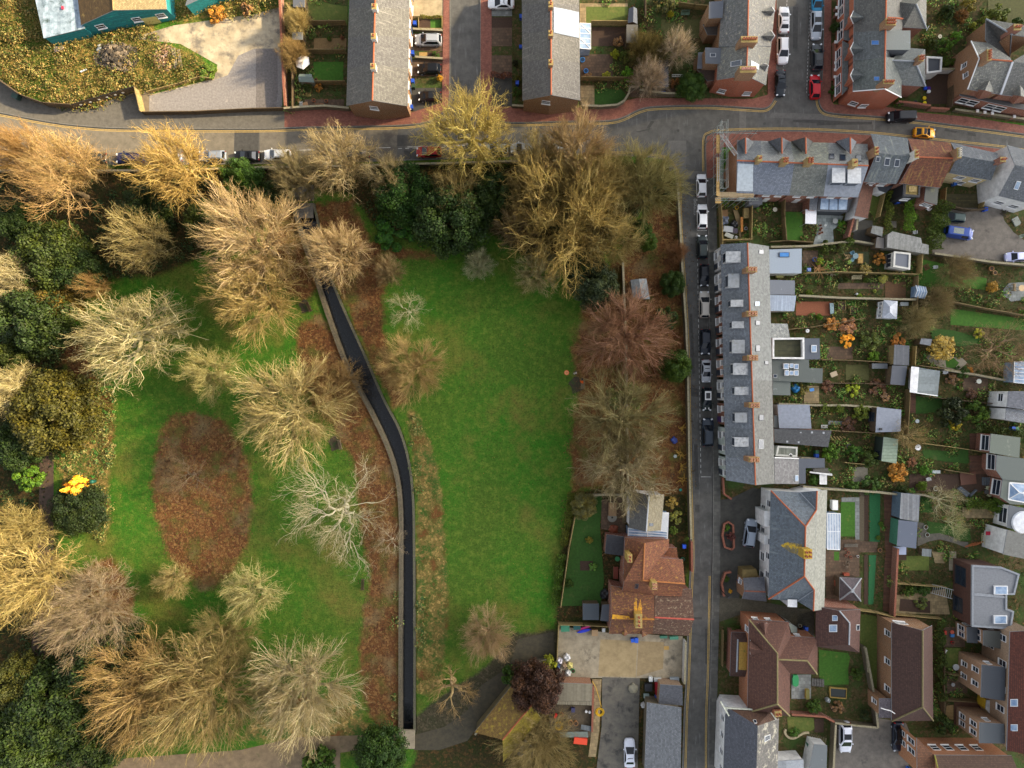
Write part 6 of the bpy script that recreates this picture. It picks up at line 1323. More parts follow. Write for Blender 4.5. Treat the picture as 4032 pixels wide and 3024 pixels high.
sf('drive',quad(1350,0,1625,140),surf('pale_drive','b0a080','958668',1,'8a8a5a',.6,.6));sf('drive',quad(1350,290,1620,440),PATB);sf('drive',quad(1350,520,1620,660),PATB);sf('drive',quad(1350,760,1620,960),DRV);sf('lawn',quad(1508,170,1610,260),LAWN);sf('flower_bed',quad(1408,168,1508,260),SOIL);sf('flower_bed',quad(1480,450,1620,510),SOIL);sf('gravel',quad(1410,452,1480,500),surf('buff_gravel','b8955a','9a7c48',5))
sf('drive',quad(2035,50,2212,140),PAT);sf('drive',quad(2035,240,2212,400),PATB);sf('drive',quad(2035,480,2212,640),PATB);sf('flower_bed',quad(2035,150,2212,240),SOIL);sf('flower_bed',quad(2035,640,2212,960),DRV)
T('C');sf('lawn',quad(640,58,1000,205),LAWNY);sf('path',quad(585,50,640,205),PATL);sf('path',quad(585,30,1000,58),PATL);sf('lawn',[(712,768),(940,770),(1000,830),(960,900),(900,918),(712,915)],LAWND);sf('patio',quad(592,740,712,920),PATL);sf('patio',quad(592,470,870,680),PATB);sf('pebble_bed',quad(690,235,990,400),SOIL);sf('lawn',quad(1290,170,1640,330),surf('rough_lawn','5a5a2a','4a4a24',3));sf('patio',quad(1020,765,1600,840),PATB)
T('D');sf('garden_bed',quad(1370,640,1560,900),SOIL);sf('lawn',quad(1900,0,2212,240),surf('rough_lawn','5a5a2a','4a4a24',3))
T('D2');sf('lawn',[(152,725),(300,730),(295,880),(315,970),(150,975)],LAWN);sf('patio',[(425,735),(650,760),(640,790),(600,850),(560,880),(570,1000),(390,1010),(420,900)],surf('pale_patio','a9b0ac','989f9b',1.2,'8a908a',.8,.62,('7d847f',.6,.6,.02)));sf('patio',quad(130,625,350,720),PATB);sf('drive',[(740,790),(900,800),(905,840),(880,950),(910,1000),(735,985)],DRV)
sf('car_yard',[(1530,690),(1880,640),(2000,640),(2040,800),(2120,900),(2250,1000),(2250,1160),(2100,1160),(1420,1095),(1420,960),(1530,960)],YARD);sf('yard_deck',quad(1500,570,1870,690),surf('mossy_deck','5a5434','49442b',1.5,'6f6a2c',.6,.55,('2f2c1c',3,.25,.015)));sf('lawn',[(900,520),(975,560),(920,800),(880,720)],LAWNY)
sf('lawn',[(1300,1130),(1560,1180),(1720,1270),(1890,1300),(1880,1400),(1560,1370),(1300,1380)],LAWN);sf('lawn',[(1380,1510),(1540,1560),(1540,1620),(1380,1640)],LAWNY);sf('lawn',[(1575,1560),(2000,1620),(2212,1650),(2212,1750),(1575,1700)],LAWN);sf('red_gravel',quad(240,1500,540,1620),GRV);sf('red_gravel',quad(1010,1330,1190,1480),surf('brown_turf','6a4a2a','57402a',3));sf('patio',[(2030,1400),(2080,1340),(2250,1330),(2250,1480),(2100,1500),(2040,1450)],PAT);sf('patio',quad(600,1340,1000,1390),PATB);sf('patio',quad(660,1070,870,1180),surf('moss_patio','4f5636','41472c',2));sf('patio',quad(300,1060,430,1200),PATB)
T('F');sf('lawn',[(1390,70),(1600,90),(1820,150),(1850,200),(1650,230),(1420,170)],LAWND);sf('gravel',[(1340,290),(1480,300),(1680,330),(1720,370),(1640,440),(1420,390)],GRVB);sf('lawn',[(1530,340),(1600,325),(1650,370),(1610,420),(1540,410)],LAWN);sf('lawn',[(1280,650),(1500,660),(1500,800),(1270,810)],LAWND);sf('deck',quad(1200,625,1275,805),DECK);sf('lawn',[(1330,1120),(1540,1130),(1730,1110),(1730,1240),(1500,1220),(1350,1190)],LAWND);sf('lawn',quad(670,385,870,520),surf('rough_lawn','5a5a2a','4a4a24',3));sf('path',[(520,870),(640,875),(740,830),(720,860),(650,905),(520,905)],PAT);sf('patio',quad(510,230,730,340),PATB);sf('patio',quad(310,570,440,720),PATL);sf('deck',quad(1740,1170,1900,1330),DECK);sf('deck',quad(1740,980,1870,1120),DECK);sf('patio',quad(730,1270,860,1400),surf('stone_heap_patio','7f7a6c','6b675b',3));sf('patio',quad(1220,1330,1900,1480),SOIL);sf('patio',quad(1680,490,1900,610),PATB)
T('G');sf('dark_drive',[(290,240),(400,220),(580,130),(660,150),(660,840),(500,860),(460,1090),(290,1080)],DRV);sf('block_drive',[(290,1080),(505,1090),(900,1160),(1110,1190),(1110,1420),(900,1300),(500,1220),(290,1290)],surf('block_paving','5d5848','4b4739',1.5,'3f3c30',.6,.58,('3a372c',.2,.1,.01)))
sf('lawn',quad(1338,255,1462,552),LAWN);sf('path',quad(1462,215,1500,590),PAT);sf('path',quad(1345,215,1500,255),PAT);sf('artificial_turf',[(1586,170),(1680,180),(1675,600),(1586,600)],ART);sf('artificial_turf',[(1582,715),(1645,715),(1620,1140),(1575,1140)],ART);sf('patio',quad(1340,580,1500,900),PATB);sf('patio',quad(1210,680,1340,1110),PATB);sf('path',[(1480,590),(1660,600),(1650,690),(1480,690)],PATB);sf('brick_path',[(1710,180),(1830,190),(1810,700),(1760,1210),(1700,1190),(1720,700)],DECK);sf('flower_bed',quad(1540,170,1575,590),SOIL);sf('flower_bed',quad(1540,710,1572,1140),SOIL);sf('pebble_strip',quad(1500,170,1540,590),surf('pebbles','6a5f4a','544a38',6));sf('lawn',quad(1280,685,1325,760),LAWN)
sf('lawn',[(1150,1530),(1400,1560),(1420,1600),(1400,1700),(1150,1700)],LAWN);sf('lawn',[(1510,1220),(1640,1240),(1730,1300),(1720,1640),(1570,1640),(1500,1450)],LAWNY)
T('H');sf('lawn',[(440,640),(690,680),(695,935),(480,940),(440,870)],LAWN);sf('patio',quad(200,850,370,1060),PAT);sf('lawn',[(165,1215),(395,1225),(400,1320),(300,1370),(170,1340)],LAWNY);sf('soil',quad(400,1230,480,1350),SOIL);sf('car_yard',[(548,1245),(910,1280),(930,1220),(1190,1270),(1220,1340),(1210,1720),(520,1720)],YARD);sf('lawn',[(810,340),(1010,400),(1015,900),(900,1000),(860,700)],LAWNY);sf('lawn',quad(1480,620,1660,790),LAWNY);sf('deck',quad(1605,1080,1850,1290),DECK);sf('patio',quad(1510,860,1720,1010),PATB);sf('patio',[(1540,1120),(1600,1110),(1600,1240),(1530,1230)],surf('sandy_path','a88a5a','8f744a',3));sf('patio',quad(1480,440,1700,610),PATB);sf('patio',[(1060,170),(1530,110),(1570,330),(1450,330),(1070,320)],PATL);sf('flower_bed',[(1140,195),(1400,215),(1400,320),(1130,300)],SOIL)
T('I');sf('lawn',[(870,1020),(1150,1060),(1460,1120),(1480,1290),(1340,1290),(1180,1210),(900,1200)],LAWND);sf('path',[(740,1030),(830,1050),(880,1200),(1040,1185),(1220,1240),(1330,1300),(1440,1310),(1440,1400),(1270,1330),(1050,1270),(900,1300),(740,1370)],surf('grey_path','6b665c','5a564d',2));sf('lawn',[(790,690),(900,700),(960,900),(780,900)],LAWND);sf('gravel',[(940,1440),(1120,1450),(1120,1600),(980,1600)],PATL);sf('path',quad(1175,1440,1275,1700),surf('pale_paving','9a917a','857c67',1.0,brick=('6b6350',.6,.6,.02)));sf('steps',quad(1360,830,1800,980),PATL);sf('lawn',quad(520,1500,900,1700),LAWNY);sf('soil',quad(420,1440,590,1560),SOIL)
T('J');sf('lawn',[(520,280),(860,260),(830,700),(880,1340),(840,1659),(350,1659),(480,800)],LAWND);sf('patio',[(850,340),(1150,300),(1140,760),(840,700)],PATB);sf('flower_bed',quad(580,1100,740,1220),SOIL)
T('K');sf('concrete_yard',[(790,430),(1220,490),(1500,500),(1860,520),(1850,880),(1150,880),(770,880)],CONC);sf('concrete_slab',[(1150,545),(1470,560),(1455,872),(1130,865)],surf('pale_concrete','a8946e','97845f',.8,'857452',.5,.6));sf('concrete_slab',[(1478,560),(1700,570),(1690,800),(1462,868)],surf('pale_concrete','a08c68','8f7c5a',.8,'7d6c4c',.5,.6));sf('wet_drive',[(1165,872),(1490,880),(1470,1720),(1110,1720),(1160,1300)],surf('wet_tarmac','6a6558','55514a',.8,'302e2b',.45,.52,rough=.5));sf('yard_floor',[(700,1110),(1080,1120),(1075,1390),(720,1350)],surf('cluttered_floor','5f5340','4a4032',2));sf('path',[(1080,890),(1160,890),(1140,1330),(1110,1560),(1045,1560),(1075,1330)],PATL)
T('O')
# ------------------------------------------------------------------ walls, fences and hedges
fence('black stained boundary fence curving along the pavement at the top left',[(-60,130),(0,172),(60,214),(110,232),(168,236)],2.2,'timber_dark')
T('A');o=fence('black boundary hoarding with a row of small white notices',[(672,945),(1210,790)],2.0,'timber_dark');o.children[0].data.materials[0]=plain('black_boards','1c1a17',.8)
tt_=o
for i,x in enumerate((735,815,890,960,1030,1095)):
 f=(x-672)/538;p=at(672,945).lerp(at(1210,790),f);d=(at(1210,790)-at(672,945)).normalized();MB().box(p+Vector((d.y,-d.x,0))*.07+Vector((0,0,1.2)),(.32,.03,.32),math.atan2(d.y,d.x)).build('notice',WHITE,o)
fence('wooden double gate standing open at the gravel yard entrance',[(1215,800),(1262,995)],2.0,'timber_light','gate')
fence('dark timber fence along the pavement below the gravel yard',[(1262,995),(1700,990),(2212,965),(2470,960)],1.5,'timber_dark');fence('weathered pale leaning fence beside the gravel and the brambles',[(1290,805),(1560,735),(1730,680),(1840,690)],.8,'timber_light')
T('B');fence('mossy brick boundary wall between the concrete yard and the top left gardens',[(232,-40),(252,400),(268,760),(282,950)],1.9,'brick');fence('flint front wall of the lowest top left garden',[(262,962),(420,950),(610,940),(820,960)],1.4,'flint');fence('dark timber fence between the gardens of the left row and the brick boundary wall',[(336,530),(336,960)],1.6,'timber_dark')
for l,y in(('timber fence below the top lawn of the left row gardens',222),('timber fence above the white parasol garden',466),('timber fence below the white parasol garden',735)):fence(l,[(430,y),(785,y)],1.7,'timber')
fence('mossy low hedge wall below the first front garden',[(1360,266),(1615,278)],.7,'flint');fence('mossy low hedge wall below the second front garden',[(1380,506),(1615,522)],.7,'flint');fence('low timber fence around the raised vegetable bed',[(1408,168),(1408,258),(1610,262),(1610,150)],.6,'timber_light')
T('C');fence('yellowish timber fence below the top lawn of the right row gardens',[(680,222),(990,224)],1.7,'timber_light');fence('brown timber fence above the lowest lawn of the right row gardens',[(595,700),(1090,705)],1.7,'timber');fence('curved flint garden wall at the corner of the brick pavement',[(600,935),(760,942),(900,930),(960,895),(1000,830),(1010,780),(1090,775)],1.3,'flint');fence('flint wall with brick piers below the dark garage',[(1090,800),(1320,830),(1600,835)],1.2,'flint');fence('pale timber fence across the gardens behind the solar panel row',[(1430,62),(1560,80),(1690,92)],1.6,'timber_light');fence('brown fence running up beside the garages at the top',[(1140,-30),(1140,200)],1.7,'timber_dark');fence('low fence at the end wall of the brown gable house',[(0,930),(110,935)],1.0,'flint')
T('D');fence('flint and brick wall below the corner house patio',[(1090,905),(1200,915),(1365,940)],1.4,'brick');fence('brick wall with piers below the soil garden by the black van',[(1370,955),(1530,965)],1.2,'brick');fence('curved white rendered garden wall behind the dark garden room',[(1370,655),(1440,632),(1580,632)],1.6,'render');fence('timber fence on the right of the soil garden',[(1560,640),(1540,950)],1.7,'timber_dark')
fence('low orange brick garden wall along the right street pavement',[(560,380),(558,570),(553,690)],.9,'brick');fence('hedge topped low wall along the far top right houses',[(1590,960),(1780,985),(2090,1028),(2230,1048)],.8,'flint')
T('D2');fence('timber fence between the mossy slate house garden and its neighbour',[(118,605),(112,780),(130,985)],1.7,'timber');fence('tall brick wall sloping down between the patio and the asphalt garden',[(745,605),(700,780),(650,960)],2.0,'brick');fence('white wall between the asphalt garden and its neighbour',[(750,640),(722,900)],1.7,'render');fence('pale panel fence left of the first hedge',[(975,565),(925,780)],1.6,'timber_light');fence('low timber fence at the end of the lawn garden below the mossy house',[(0,995),(150,985),(360,1000)],1.4,'timber');fence('flint wall along the back lane above the pale flat roof',[(0,1040),(330,1032),(600,1000),(740,990),(915,1020)],1.2,'flint')
fence('grey fence behind the dark green estate car',[(1530,690),(1700,725),(1840,715)],1.5,'timber_dark');fence('slatted fence beside the blue bins in the right hand yard',[(1835,580),(1810,700)],1.5,'timber_light');fence('flint wall along the bottom of the car yard',[(1400,1095),(1700,1140),(1900,1170),(2250,1200)],1.3,'flint');fence('upright yellowish timber fence right of the white sided garden room',[(1285,1090),(1275,1265)],1.8,'timber_light');fence('long timber fence between the palm garden and the stepped garden',[(300,1265),(560,1255),(1000,1265),(1240,1275)],1.6,'timber_light');fence('flint wall between the stepped garden and the red gravel garden',[(240,1455),(600,1475),(1000,1485),(1250,1490)],1.3,'flint');fence('fence at the east end of the stepped gardens',[(1250,1290),(1245,1600)],1.6,'timber');fence('long weathered fence across the right hand gardens below the lower lawn',[(1270,1455),(1500,1500),(1800,1560),(2250,1640)],1.5,'timber');fence('fence panel between the brown outrigger and the car yard',[(1490,540),(1480,660)],1.7,'timber_light')
T('F');fence('timber fence at the top of the ornate orange shrub garden',[(30,95),(330,70),(800,-10)],1.5,'timber');fence('timber fence below the roof terrace garden',[(440,345),(700,350),(1030,370)],1.5,'timber');fence('low timber fence above the tree fern garden',[(480,545),(800,548),(1060,560)],1.2,'timber_dark');fence('pale stone wall above the curved paving garden',[(70,722),(400,735),(650,735),(930,755)],1.2,'block');fence('timber fence below the curved paving garden',[(380,945),(600,955),(930,975)],1.5,'timber');fence('upright timber fence between the sheds and the curved roof studio',[(1235,230),(1225,390)],1.6,'timber_light');fence('orange brown rusty fence right of the grey studio',[(1185,600),(1165,980)],1.6,'timber');fence('white topped wall across the rubble garden',[(1480,430),(1760,475),(2000,520)],1.4,'block');fence('timber fence between the lawn and the pebble garden at the right',[(1270,395),(1500,425),(1650,445)],1.4,'timber');fence('sagging fence beside the white round table',[(1290,1060),(1500,1085),(1700,1115),(1910,1150)],1.4,'timber_light');fence('low fence above the stone heap patio',[(640,1225),(800,1240)],1.2,'timber_light');fence('timber fence below the lawn of the angled bay house',[(1490,1285),(1730,1325)],1.3,'timber');fence('long boundary wall behind the artificial turf garden',[(270,1430),(500,1450),(900,1475),(1120,1500),(1300,1500),(1450,1540)],1.5,'block');fence('fence under the big dark tree at the right',[(1290,655),(1600,690),(1900,720)],1.3,'timber_dark');fence('low retaining wall beside the white stair at the terrace end',[(60,1185),(250,1195)],1.6,'render');fence('white wall edging the bins yard',[(255,1185),(440,1195)],1.5,'render')
T('G');fence('brick wall on the right of the long brick path',[(1790,640),(1760,1220)],1.6,'brick');fence('yellow mossy panel fence below the square pavilion',[(1205,1130),(1450,1165),(1600,1185),(1760,1225)],1.7,'timber_light');fence('dark timber fence between the square house and the block drive',[(1120,1190),(1115,1400)],1.7,'timber_dark');fence('curved brick wall of the lower drive planter',[(320,1060),(300,950),(330,860),(380,850)],.8,'brick');fence('curved brick wall of the upper drive planter',[(310,40),(320,180),(385,225)],.8,'brick');fence('brick rim of the oval drive planter',[(390,660),(330,640),(308,540),(325,440),(360,422),(400,450),(408,640),(390,660)],.6,'brick');fence('timber fence below the garden offices',[(1770,940),(1900,950),(2212,975)],1.4,'timber_light');fence('stone fence below the vegetable bed at the right',[(1775,1210),(2170,1245)],1.3,'timber_light');fence('crumbling flint wall running down from the square house',[(1510,1480),(1530,1560),(1545,1700)],1.3,'flint');fence('fence beside the front lawn path of the cross hipped house',[(310,1350),(305,1659)],1.0,'timber')
T('H');fence('long pale flint wall leaning beside the long brown house',[(805,590),(840,780),(880,1000),(912,1275)],1.5,'flint');fence('flint wall above the white car yard',[(545,1235),(700,1255),(912,1275)],1.4,'flint');fence('flint wall on the left of the white car yard',[(548,1245),(535,1500),(525,1720)],1.6,'flint');fence('brick wall between the green kayak patio and the lower lawn',[(180,1165),(460,1185),(545,1230)],1.3,'brick');fence('timber fence below the white plastic tub lawn',[(1520,820),(1760,850)],1.4,'timber');fence('timber fence above the red deck',[(1500,1045),(1760,1060)],1.4,'timber');fence('ivy covered fence right of the long brown house',[(1480,600),(1475,900),(1480,1150)],1.6,'timber_dark');sheet('road_marking',[(902,1282),(915,1280),(1080,1450),(1070,1455)],surf('yellow_paint','a8a030','8a8428',3),.05)
T('J');fence('long yellow stained timber fence between the park lawn and the cottage garden',[(510,540),(440,900),(385,1290),(335,1640)],1.6,'timber_light');fence('flint wall at the top of the cottage garden',[(680,275),(900,262),(1190,270)],1.3,'flint');fence('tall leaning pole-like timber boundary between the cottage terrace and the rough ground',[(1168,120),(1172,520),(1172,790)],2.2,'timber')
T('K');fence('yellow topped timber fence below the cottage garden',[(790,395),(1000,400),(1225,412)],1.6,'timber_light');fence('upright fence at the park edge of the builders yard',[(785,400),(770,700)],1.6,'timber_light');fence('white steel yard gate along the street side of the concrete yard',[(1868,540),(1858,900)],1.6,'render','gate');fence('low brick wall along the builders yard path',[(1085,935),(1075,1330)],.7,'brick');fence('curved mossy wall around the purple tree',[(380,880),(440,800),(560,735),(690,700)],1.2,'flint');fence('mossy wall along the path below the purple tree',[(70,1340),(220,1140),(385,945)],1.3,'flint')
T('O');fence('long flint wall between the street and the park',[(1459,400),(1465,500),(1470,600),(1477,700),(1481,800),(1484,1000),(1488,1160)],1.6,'flint');fence('brick and flint wall between the street and the cottage',[(1489,1165),(1490,1230)],1.6,'brick');fence('low park wall along the main road kerb, west stretch',[(-60,372),(150,372),(350,372),(553,366)],1.0,'flint');fence('low park wall along the main road kerb, east stretch',[(553,366),(760,362),(900,358),(1106,352),(1300,348)],1.0,'flint');fence('mossy wall dividing the rough ground under the pink and olive trees',[(1343,570),(1350,740),(1352,900),(1355,1060)],1.3,'flint')
T('U');fence('new yellow timber hoarding beside the builders rubble garden',[(592,130),(605,350),(612,690)],1.9,'timber_light');fence('raw timber fence at the bottom of the rubble garden',[(612,605),(980,600)],1.6,'timber_light');fence('raw timber fence on the right of the rubble garden',[(985,190),(975,600)],1.6,'timber_light')
def hedge(label,pts,w_,h,col,name='hedge'):
 P=[at(*p)for p in pts];mid=P[len(P)//2];rng=np.random.default_rng(int(abs(mid.x*91+mid.y*37))+5);V=[]
 seg=[]
 for a,c in zip(P,P[1:]):seg.append((a,c,(c-a).length))
 tot=sum(s[2]for s in seg);n=int(tot*w_*190)
 for a,c,L in seg:
  k=max(10,int(n*L/tot));t=rng.random(k);d=np.array(((c-a)/L)[:]);nrm_=np.array([-d[1],d[0],0]);q=np.array(a[:])[None]+d[None]*(t*L)[:,None]
  u=(rng.random(k)-.5);lump=.75+.25*np.sin(t*L*2.1+1);V.append(q+nrm_[None]*(u*w_*(1+.15*np.sin(t*L*3.3)))[:,None]+np.array([0,0,1.])[None]*(h*lump*(1-1.6*np.abs(u)**3)*(.55+.45*rng.random(k)**.4))[:,None])
 C=np.concatenate(V)-np.array(mid[:])[None];k=len(C);nn=nrm(rng.normal(size=(k,3))+np.array([0,0,.8]));a=nrm(np.cross(nn,rng.normal(size=(k,3))));b=np.cross(nn,a);s=(.11*(.6+.8*rng.random(k)))[:,None]
 me=npmesh('hedge',np.stack([C-a*s,C+b*s*.6,C+a*s,C-b*s*.6],1).reshape(-1,3),np.arange(4*k).reshape(-1,4));me.materials.append(LEAF)
 o=bpy.data.objects.new(name,me);COL.objects.link(o);o.location=mid;o.color=leafc(col);return tag(o,label,'hedge')
T('D2');hedge('narrow green hedge nearest the asphalt garden',[(1022,565),(1020,730),(1010,890)],1.3,1.8,'4a6a2a');hedge('bright green hedge between the black cube and the corrugated garage',[(1205,630),(1195,760),(1190,900)],1.9,2.0,'4a8a24');hedge('broad dark green hedge along the car yard',[(1490,660),(1445,800),(1400,950),(1405,1060)],3.0,2.4,'3a5f22')
T('B');hedge('low clipped hedge above the raised vegetable bed',[(1420,155),(1610,160)],.5,.8,'5a6a24');hedge('reddish brown hedge on the front of the right slab-roofed row',[(2030,662),(2212,665)],1.0,1.2,'7a3a24')
T('F');hedge('clipped dark hedge with a steep side at the right edge',[(1740,935),(1950,945),(2212,985)],1.2,2.0,'33552a');hedge('evergreen hedge above the big glass lantern garden',[(1670,1580),(1850,1585),(2000,1590)],1.6,1.8,'3f6a22');hedge('hedge along the grey studio garden wall',[(440,750),(560,760),(640,770)],1.3,1.6,'4a7028')
T('J');hedge('ivy hedge along the cottage side of the park lawn',[(470,240),(440,560),(370,900)],1.3,1.3,'4a6420');hedge('lower ivy hedge along the cottage side of the park lawn',[(350,1000),(300,1380),(270,1640)],1.5,1.3,'3a6a24')
T('H');hedge('ivy hedge down the right side of the long brown house',[(1455,360),(1460,700),(1465,1050)],1.4,2.2,'33552a')
T('Y');hedge('small clipped hedge in front of the cross hipped house',[(165,215),(330,235)],1.2,1.3,'2c5a2a')
# low clumps of border planting (too many and too small to count)
def clumps(name,label,polys,n,seed,cols,avoid=True,hmax=.9):
 rng=np.random.default_rng(seed);c=scatter(polys,n,rng)
 if avoid:
  bad=np.zeros(len(c),bool)
  for P in KEEP:bad|=inside(P,c[:,0],c[:,1])
  c=c[~bad]
 m=90;r=rng.uniform(.3,1.5,len(c))**1.0;h=r*rng.uniform(.5,1.0,len(c))*hmax;k=len(c);v=nrm(rng.normal(size=(k,m,3)));v[...,2]=np.abs(v[...,2])
 P=np.concatenate([c,np.zeros((k,1))],1)[:,None]+v*np.stack([r,r,h],-1)[:,None]*(.6+.45*rng.random((k,m,1)));P=P.reshape(-1,3);nn=nrm(v.reshape(-1,3)+.7*rng.normal(size=P.shape));a=nrm(np.cross(nn,rng.normal(size=P.shape)));b=np.cross(nn,a);s=(.15*(.6+.9*rng.random(len(P))))[:,None]
 me=npmesh(name,np.stack([P-a*s,P+b*s*.6,P+a*s,P-b*s*.6],1).reshape(-1,3),np.arange(4*len(P)).reshape(-1,4))
 N=NT(name);g=N.n('ShaderNodeNewGeometry');rp=N.n('ShaderNodeValToRGB');e=rp.color_ramp.elements
 while len(e)<len(cols):e.new(.5)
 for i,q in enumerate(cols):e[i].position=.28+.44*i/(len(cols)-1);e[i].color=hx(q)
 N.l(N.noise(g.outputs['Position'],.85,1,.4),rp.inputs[0]);mr=N.n('ShaderNodeMapRange');N.l(g.outputs['Random Per Island'],mr.inputs[0]);mr.inputs[3].default_value=.6;mr.inputs[4].default_value=1.5;cc=N.n('ShaderNodeCombineColor')
 for i in range(3):N.l(mr.outputs[0],cc.inputs[i])
 N.l(N.mix(1.0,rp.outputs[0],cc.outputs[0],'MULTIPLY'),N.p.inputs['Base Color']);N.p.inputs['Roughness'].default_value=.8;me.materials.append(N.m);o=bpy.data.objects.new(name,me);COL.objects.link(o);o['kind']='stuff';return lab(o,label,'planting')
T('O');GREENS=['4a7a2c','86683f','679a38','3c6424','a3824c','5f8f3a','44682a','90ad50']
clumps('border_planting','mixed low border plants and perennials in the back gardens',[[(1668,545),(1960,560),(1985,600),(1965,1050),(1740,1050),(1700,900)],[(1985,570),(2230,600),(2230,1130),(1960,1060),(1970,800)],[(1560,430),(1880,440),(1880,520),(1600,525)],[(1900,1060),(2140,1080),(2100,1240),(1900,1330)],[(615,-20),(745,-20),(745,236),(615,236)],[(1262,0),(1500,0),(1500,205),(1262,225)],[(1920,0),(2230,0),(2080,140),(2030,200),(1910,210)],[(2010,1340),(2120,1350),(2100,1600),(2010,1600)]],.2,51,GREENS)
clumps('bramble_clumps','mounded brambles and weeds on the waste ground',COVER['scrub'],.4,52,['5a6a28','8a7440','48591f','a08048','5f662c','3f5220','9a7a44'],False,1.4)
clumps('ivy_ground','dark ivy and low woodland plants under the park trees',COVER['soil'][:1],.12,53,['2f4a1c','24401a','4a5528','35521e','3a3a20'],False,.8)
clumps('bank_plants','tufts of green weeds and grasses on the stream banks',[[(880,870),(910,900),(905,1060),(900,1100),(925,1300),(905,1480),(897,1300),(899,1100)],[(858,1250),(866,1250),(866,1560),(850,1560)],COVER['straw'][1]],.4,54,['3f7a24','4f6a2a','9a8a4c','2f6a30','b09a5c','5a7a34'],False,.7)
gp=scatter([[(1560,405),(2250,480),(2250,1660),(1700,1250),(1670,1050),(1670,500)],[(615,-20),(745,-20),(745,236),(615,236)],[(1262,0),(1400,0),(1500,200),(1262,225)],[(1210,1080),(1320,1080),(1320,1340),(1205,1340)]],4.0,rg);bad=np.zeros(len(gp),bool)
for P in KEEP:bad|=inside(P,gp[:,0],gp[:,1])
gp=gp[~bad]
lab(bits('garden_undergrowth',gp,.17,.05,.4,.9,['4a5a28','6a4f30','35501f','7a5a38','54432c','3a3320','5f6a2c'],6),'low mixed planting and dead stalks in the back gardens','undergrowth')
# individual shrubs
def sh(t,items):
 T(t)
 for x,y,r,h,col,l in items:green(x,y,r,h,col,l,'ball' if 'clipped' in l or 'round' in l else 'bush','shrub','shrub',trunk=True)
sh('B',[(1588,672,30,1.5,'b8a41a','yellow round shrub at the edge of the pavement by the black hatchback'),(495,300,26,1.2,'4f7a5a','blue green clipped dome in the circular bark garden'),(630,330,22,1.2,'3a6a2c','green clipped dome in the middle of the circular bark garden'),(742,322,18,1.0,'a85a24','orange brown clipped dome in the circular bark garden'),(540,750,40,1.4,'8a6a34','brown dead shrub below the grey green shed'),(440,740,46,1.6,'2c4a20','dark shrub below the grey green shed'),(1550,480,40,1.0,'2c5a20','dark green shrub in the second front garden')])
sh('C',[(1375,112,30,1.8,'93a81a','lime yellow round shrub by the green garden bench'),(892,465,42,2.0,'7aa01a','lime green shrub in the gardens behind the solar row'),(980,480,55,2.4,'3f6a38','large leafed green shrub right of the lime green one'),(1000,630,62,2.4,'4a9a2c','bright green big leafed shrub above the brown fence'),(820,655,44,1.3,'8aa83a','pale lime low shrub above the brown fence'),(1335,20,90,3.0,'55695a','grey green shrub cut by the top edge'),(920,360,50,2.2,'a8742a','orange brown twiggy shrub in the pebble garden'),(1150,400,80,3.5,'44522a','olive shrub beside the flat garage roof'),(1430,720,60,1.6,'7a5a48','brown twiggy shrub under the dark leafy tree'),(660,660,45,.9,'9a6a28','orange brown low shrub on the blue tub terrace'),(30,540,34,1.6,'2a3a34','dark covered shrub on the front of the right slab-roofed row'),(45,790,44,1.6,'2c5a20','green shrub on the front of the right slab-roofed row'),(45,680,40,1.5,'4a5a28','olive shrub between blue bins on the front of the right slab-roofed row')])
sh('D',[(1555,100,70,3.5,'24482a','dark green round conifer at the top right gardens'),(1540,385,66,2.2,'3f7a34','spiky green palm-like shrub in the top right gardens'),(1640,310,50,2.0,'4a9a3a','bright green shrub above the palm-like one'),(585,225,44,2.4,'234a22','dark round bush in the front garden of the right street'),(575,780,45,1.2,'2c5a24','ivy green bush in the front garden of the orange gable corner'),(1680,130,60,2.2,'6a5438','brown bare shrub right of the round conifer'),(1145,880,44,1.6,'3a6a2a','green bush beside the orange gable wall steps'),(1860,220,90,2.5,'5a7a30','yellow green shrub mass at the upper right gardens'),(2000,120,100,2.5,'4a6a2a','green shrub mass at the far top right corner'),(1420,380,60,2.2,'35552a','dark shrub left of the palm-like one'),(1560,530,60,2.5,'3a5f28','green shrub right of the dark garden room'),(1740,45,70,2.2,'6a7430','olive yellow shrub at the top edge of the right gardens'),(2160,200,60,2.4,'2f5a2a','deep green shrub above the upper far right house')])
sh('D2',[(520,1030,66,2.2,'3a5a2a','dark green shrub at the edge of the back lane'),(640,1035,56,2.4,'4a6a4a','grey green shrub on the back lane right of the dark one'),(705,980,46,2.2,'4a7a44','leafy shrub at the foot of the sloping brick wall'),(635,820,34,1.4,'4a9a2c','bright green patio shrub beside the terracotta pots'),(1002,1300,42,1.6,'8fae7a','pale mint clipped ball shrub in the stepped garden'),(852,1312,26,1.2,'3f6a2c','small green clipped ball in the stepped garden'),(680,1305,26,1.2,'33552a','right dark clipped ball beside a garden bench'),(630,1312,24,1.2,'2c5040','left dark clipped ball beside a garden bench'),(362,1425,36,1.4,'5a8a2a','bright green shrub by the ribbed lean-to'),(795,1450,26,1.0,'6aa82c','lime green round shrub by the white lamp globe'),(925,1408,16,.8,'8fc07a','tiny pale green round shrub in the stepped garden'),(850,1215,55,1.5,'9aa58a','silvery grey shrub in the palm garden'),(975,1130,60,2.0,'9a7a4a','tan bare shrub left of the white sided garden room'),(450,1150,34,1.6,'7fae2c','yellow green spiky yucca above the felled branches'),(450,1630,30,1.4,'4a8a2a','dark clipped cone in the orange shrub garden'),(1950,1370,56,1.8,'9a8a40','yellowish shrub at the round patio')])
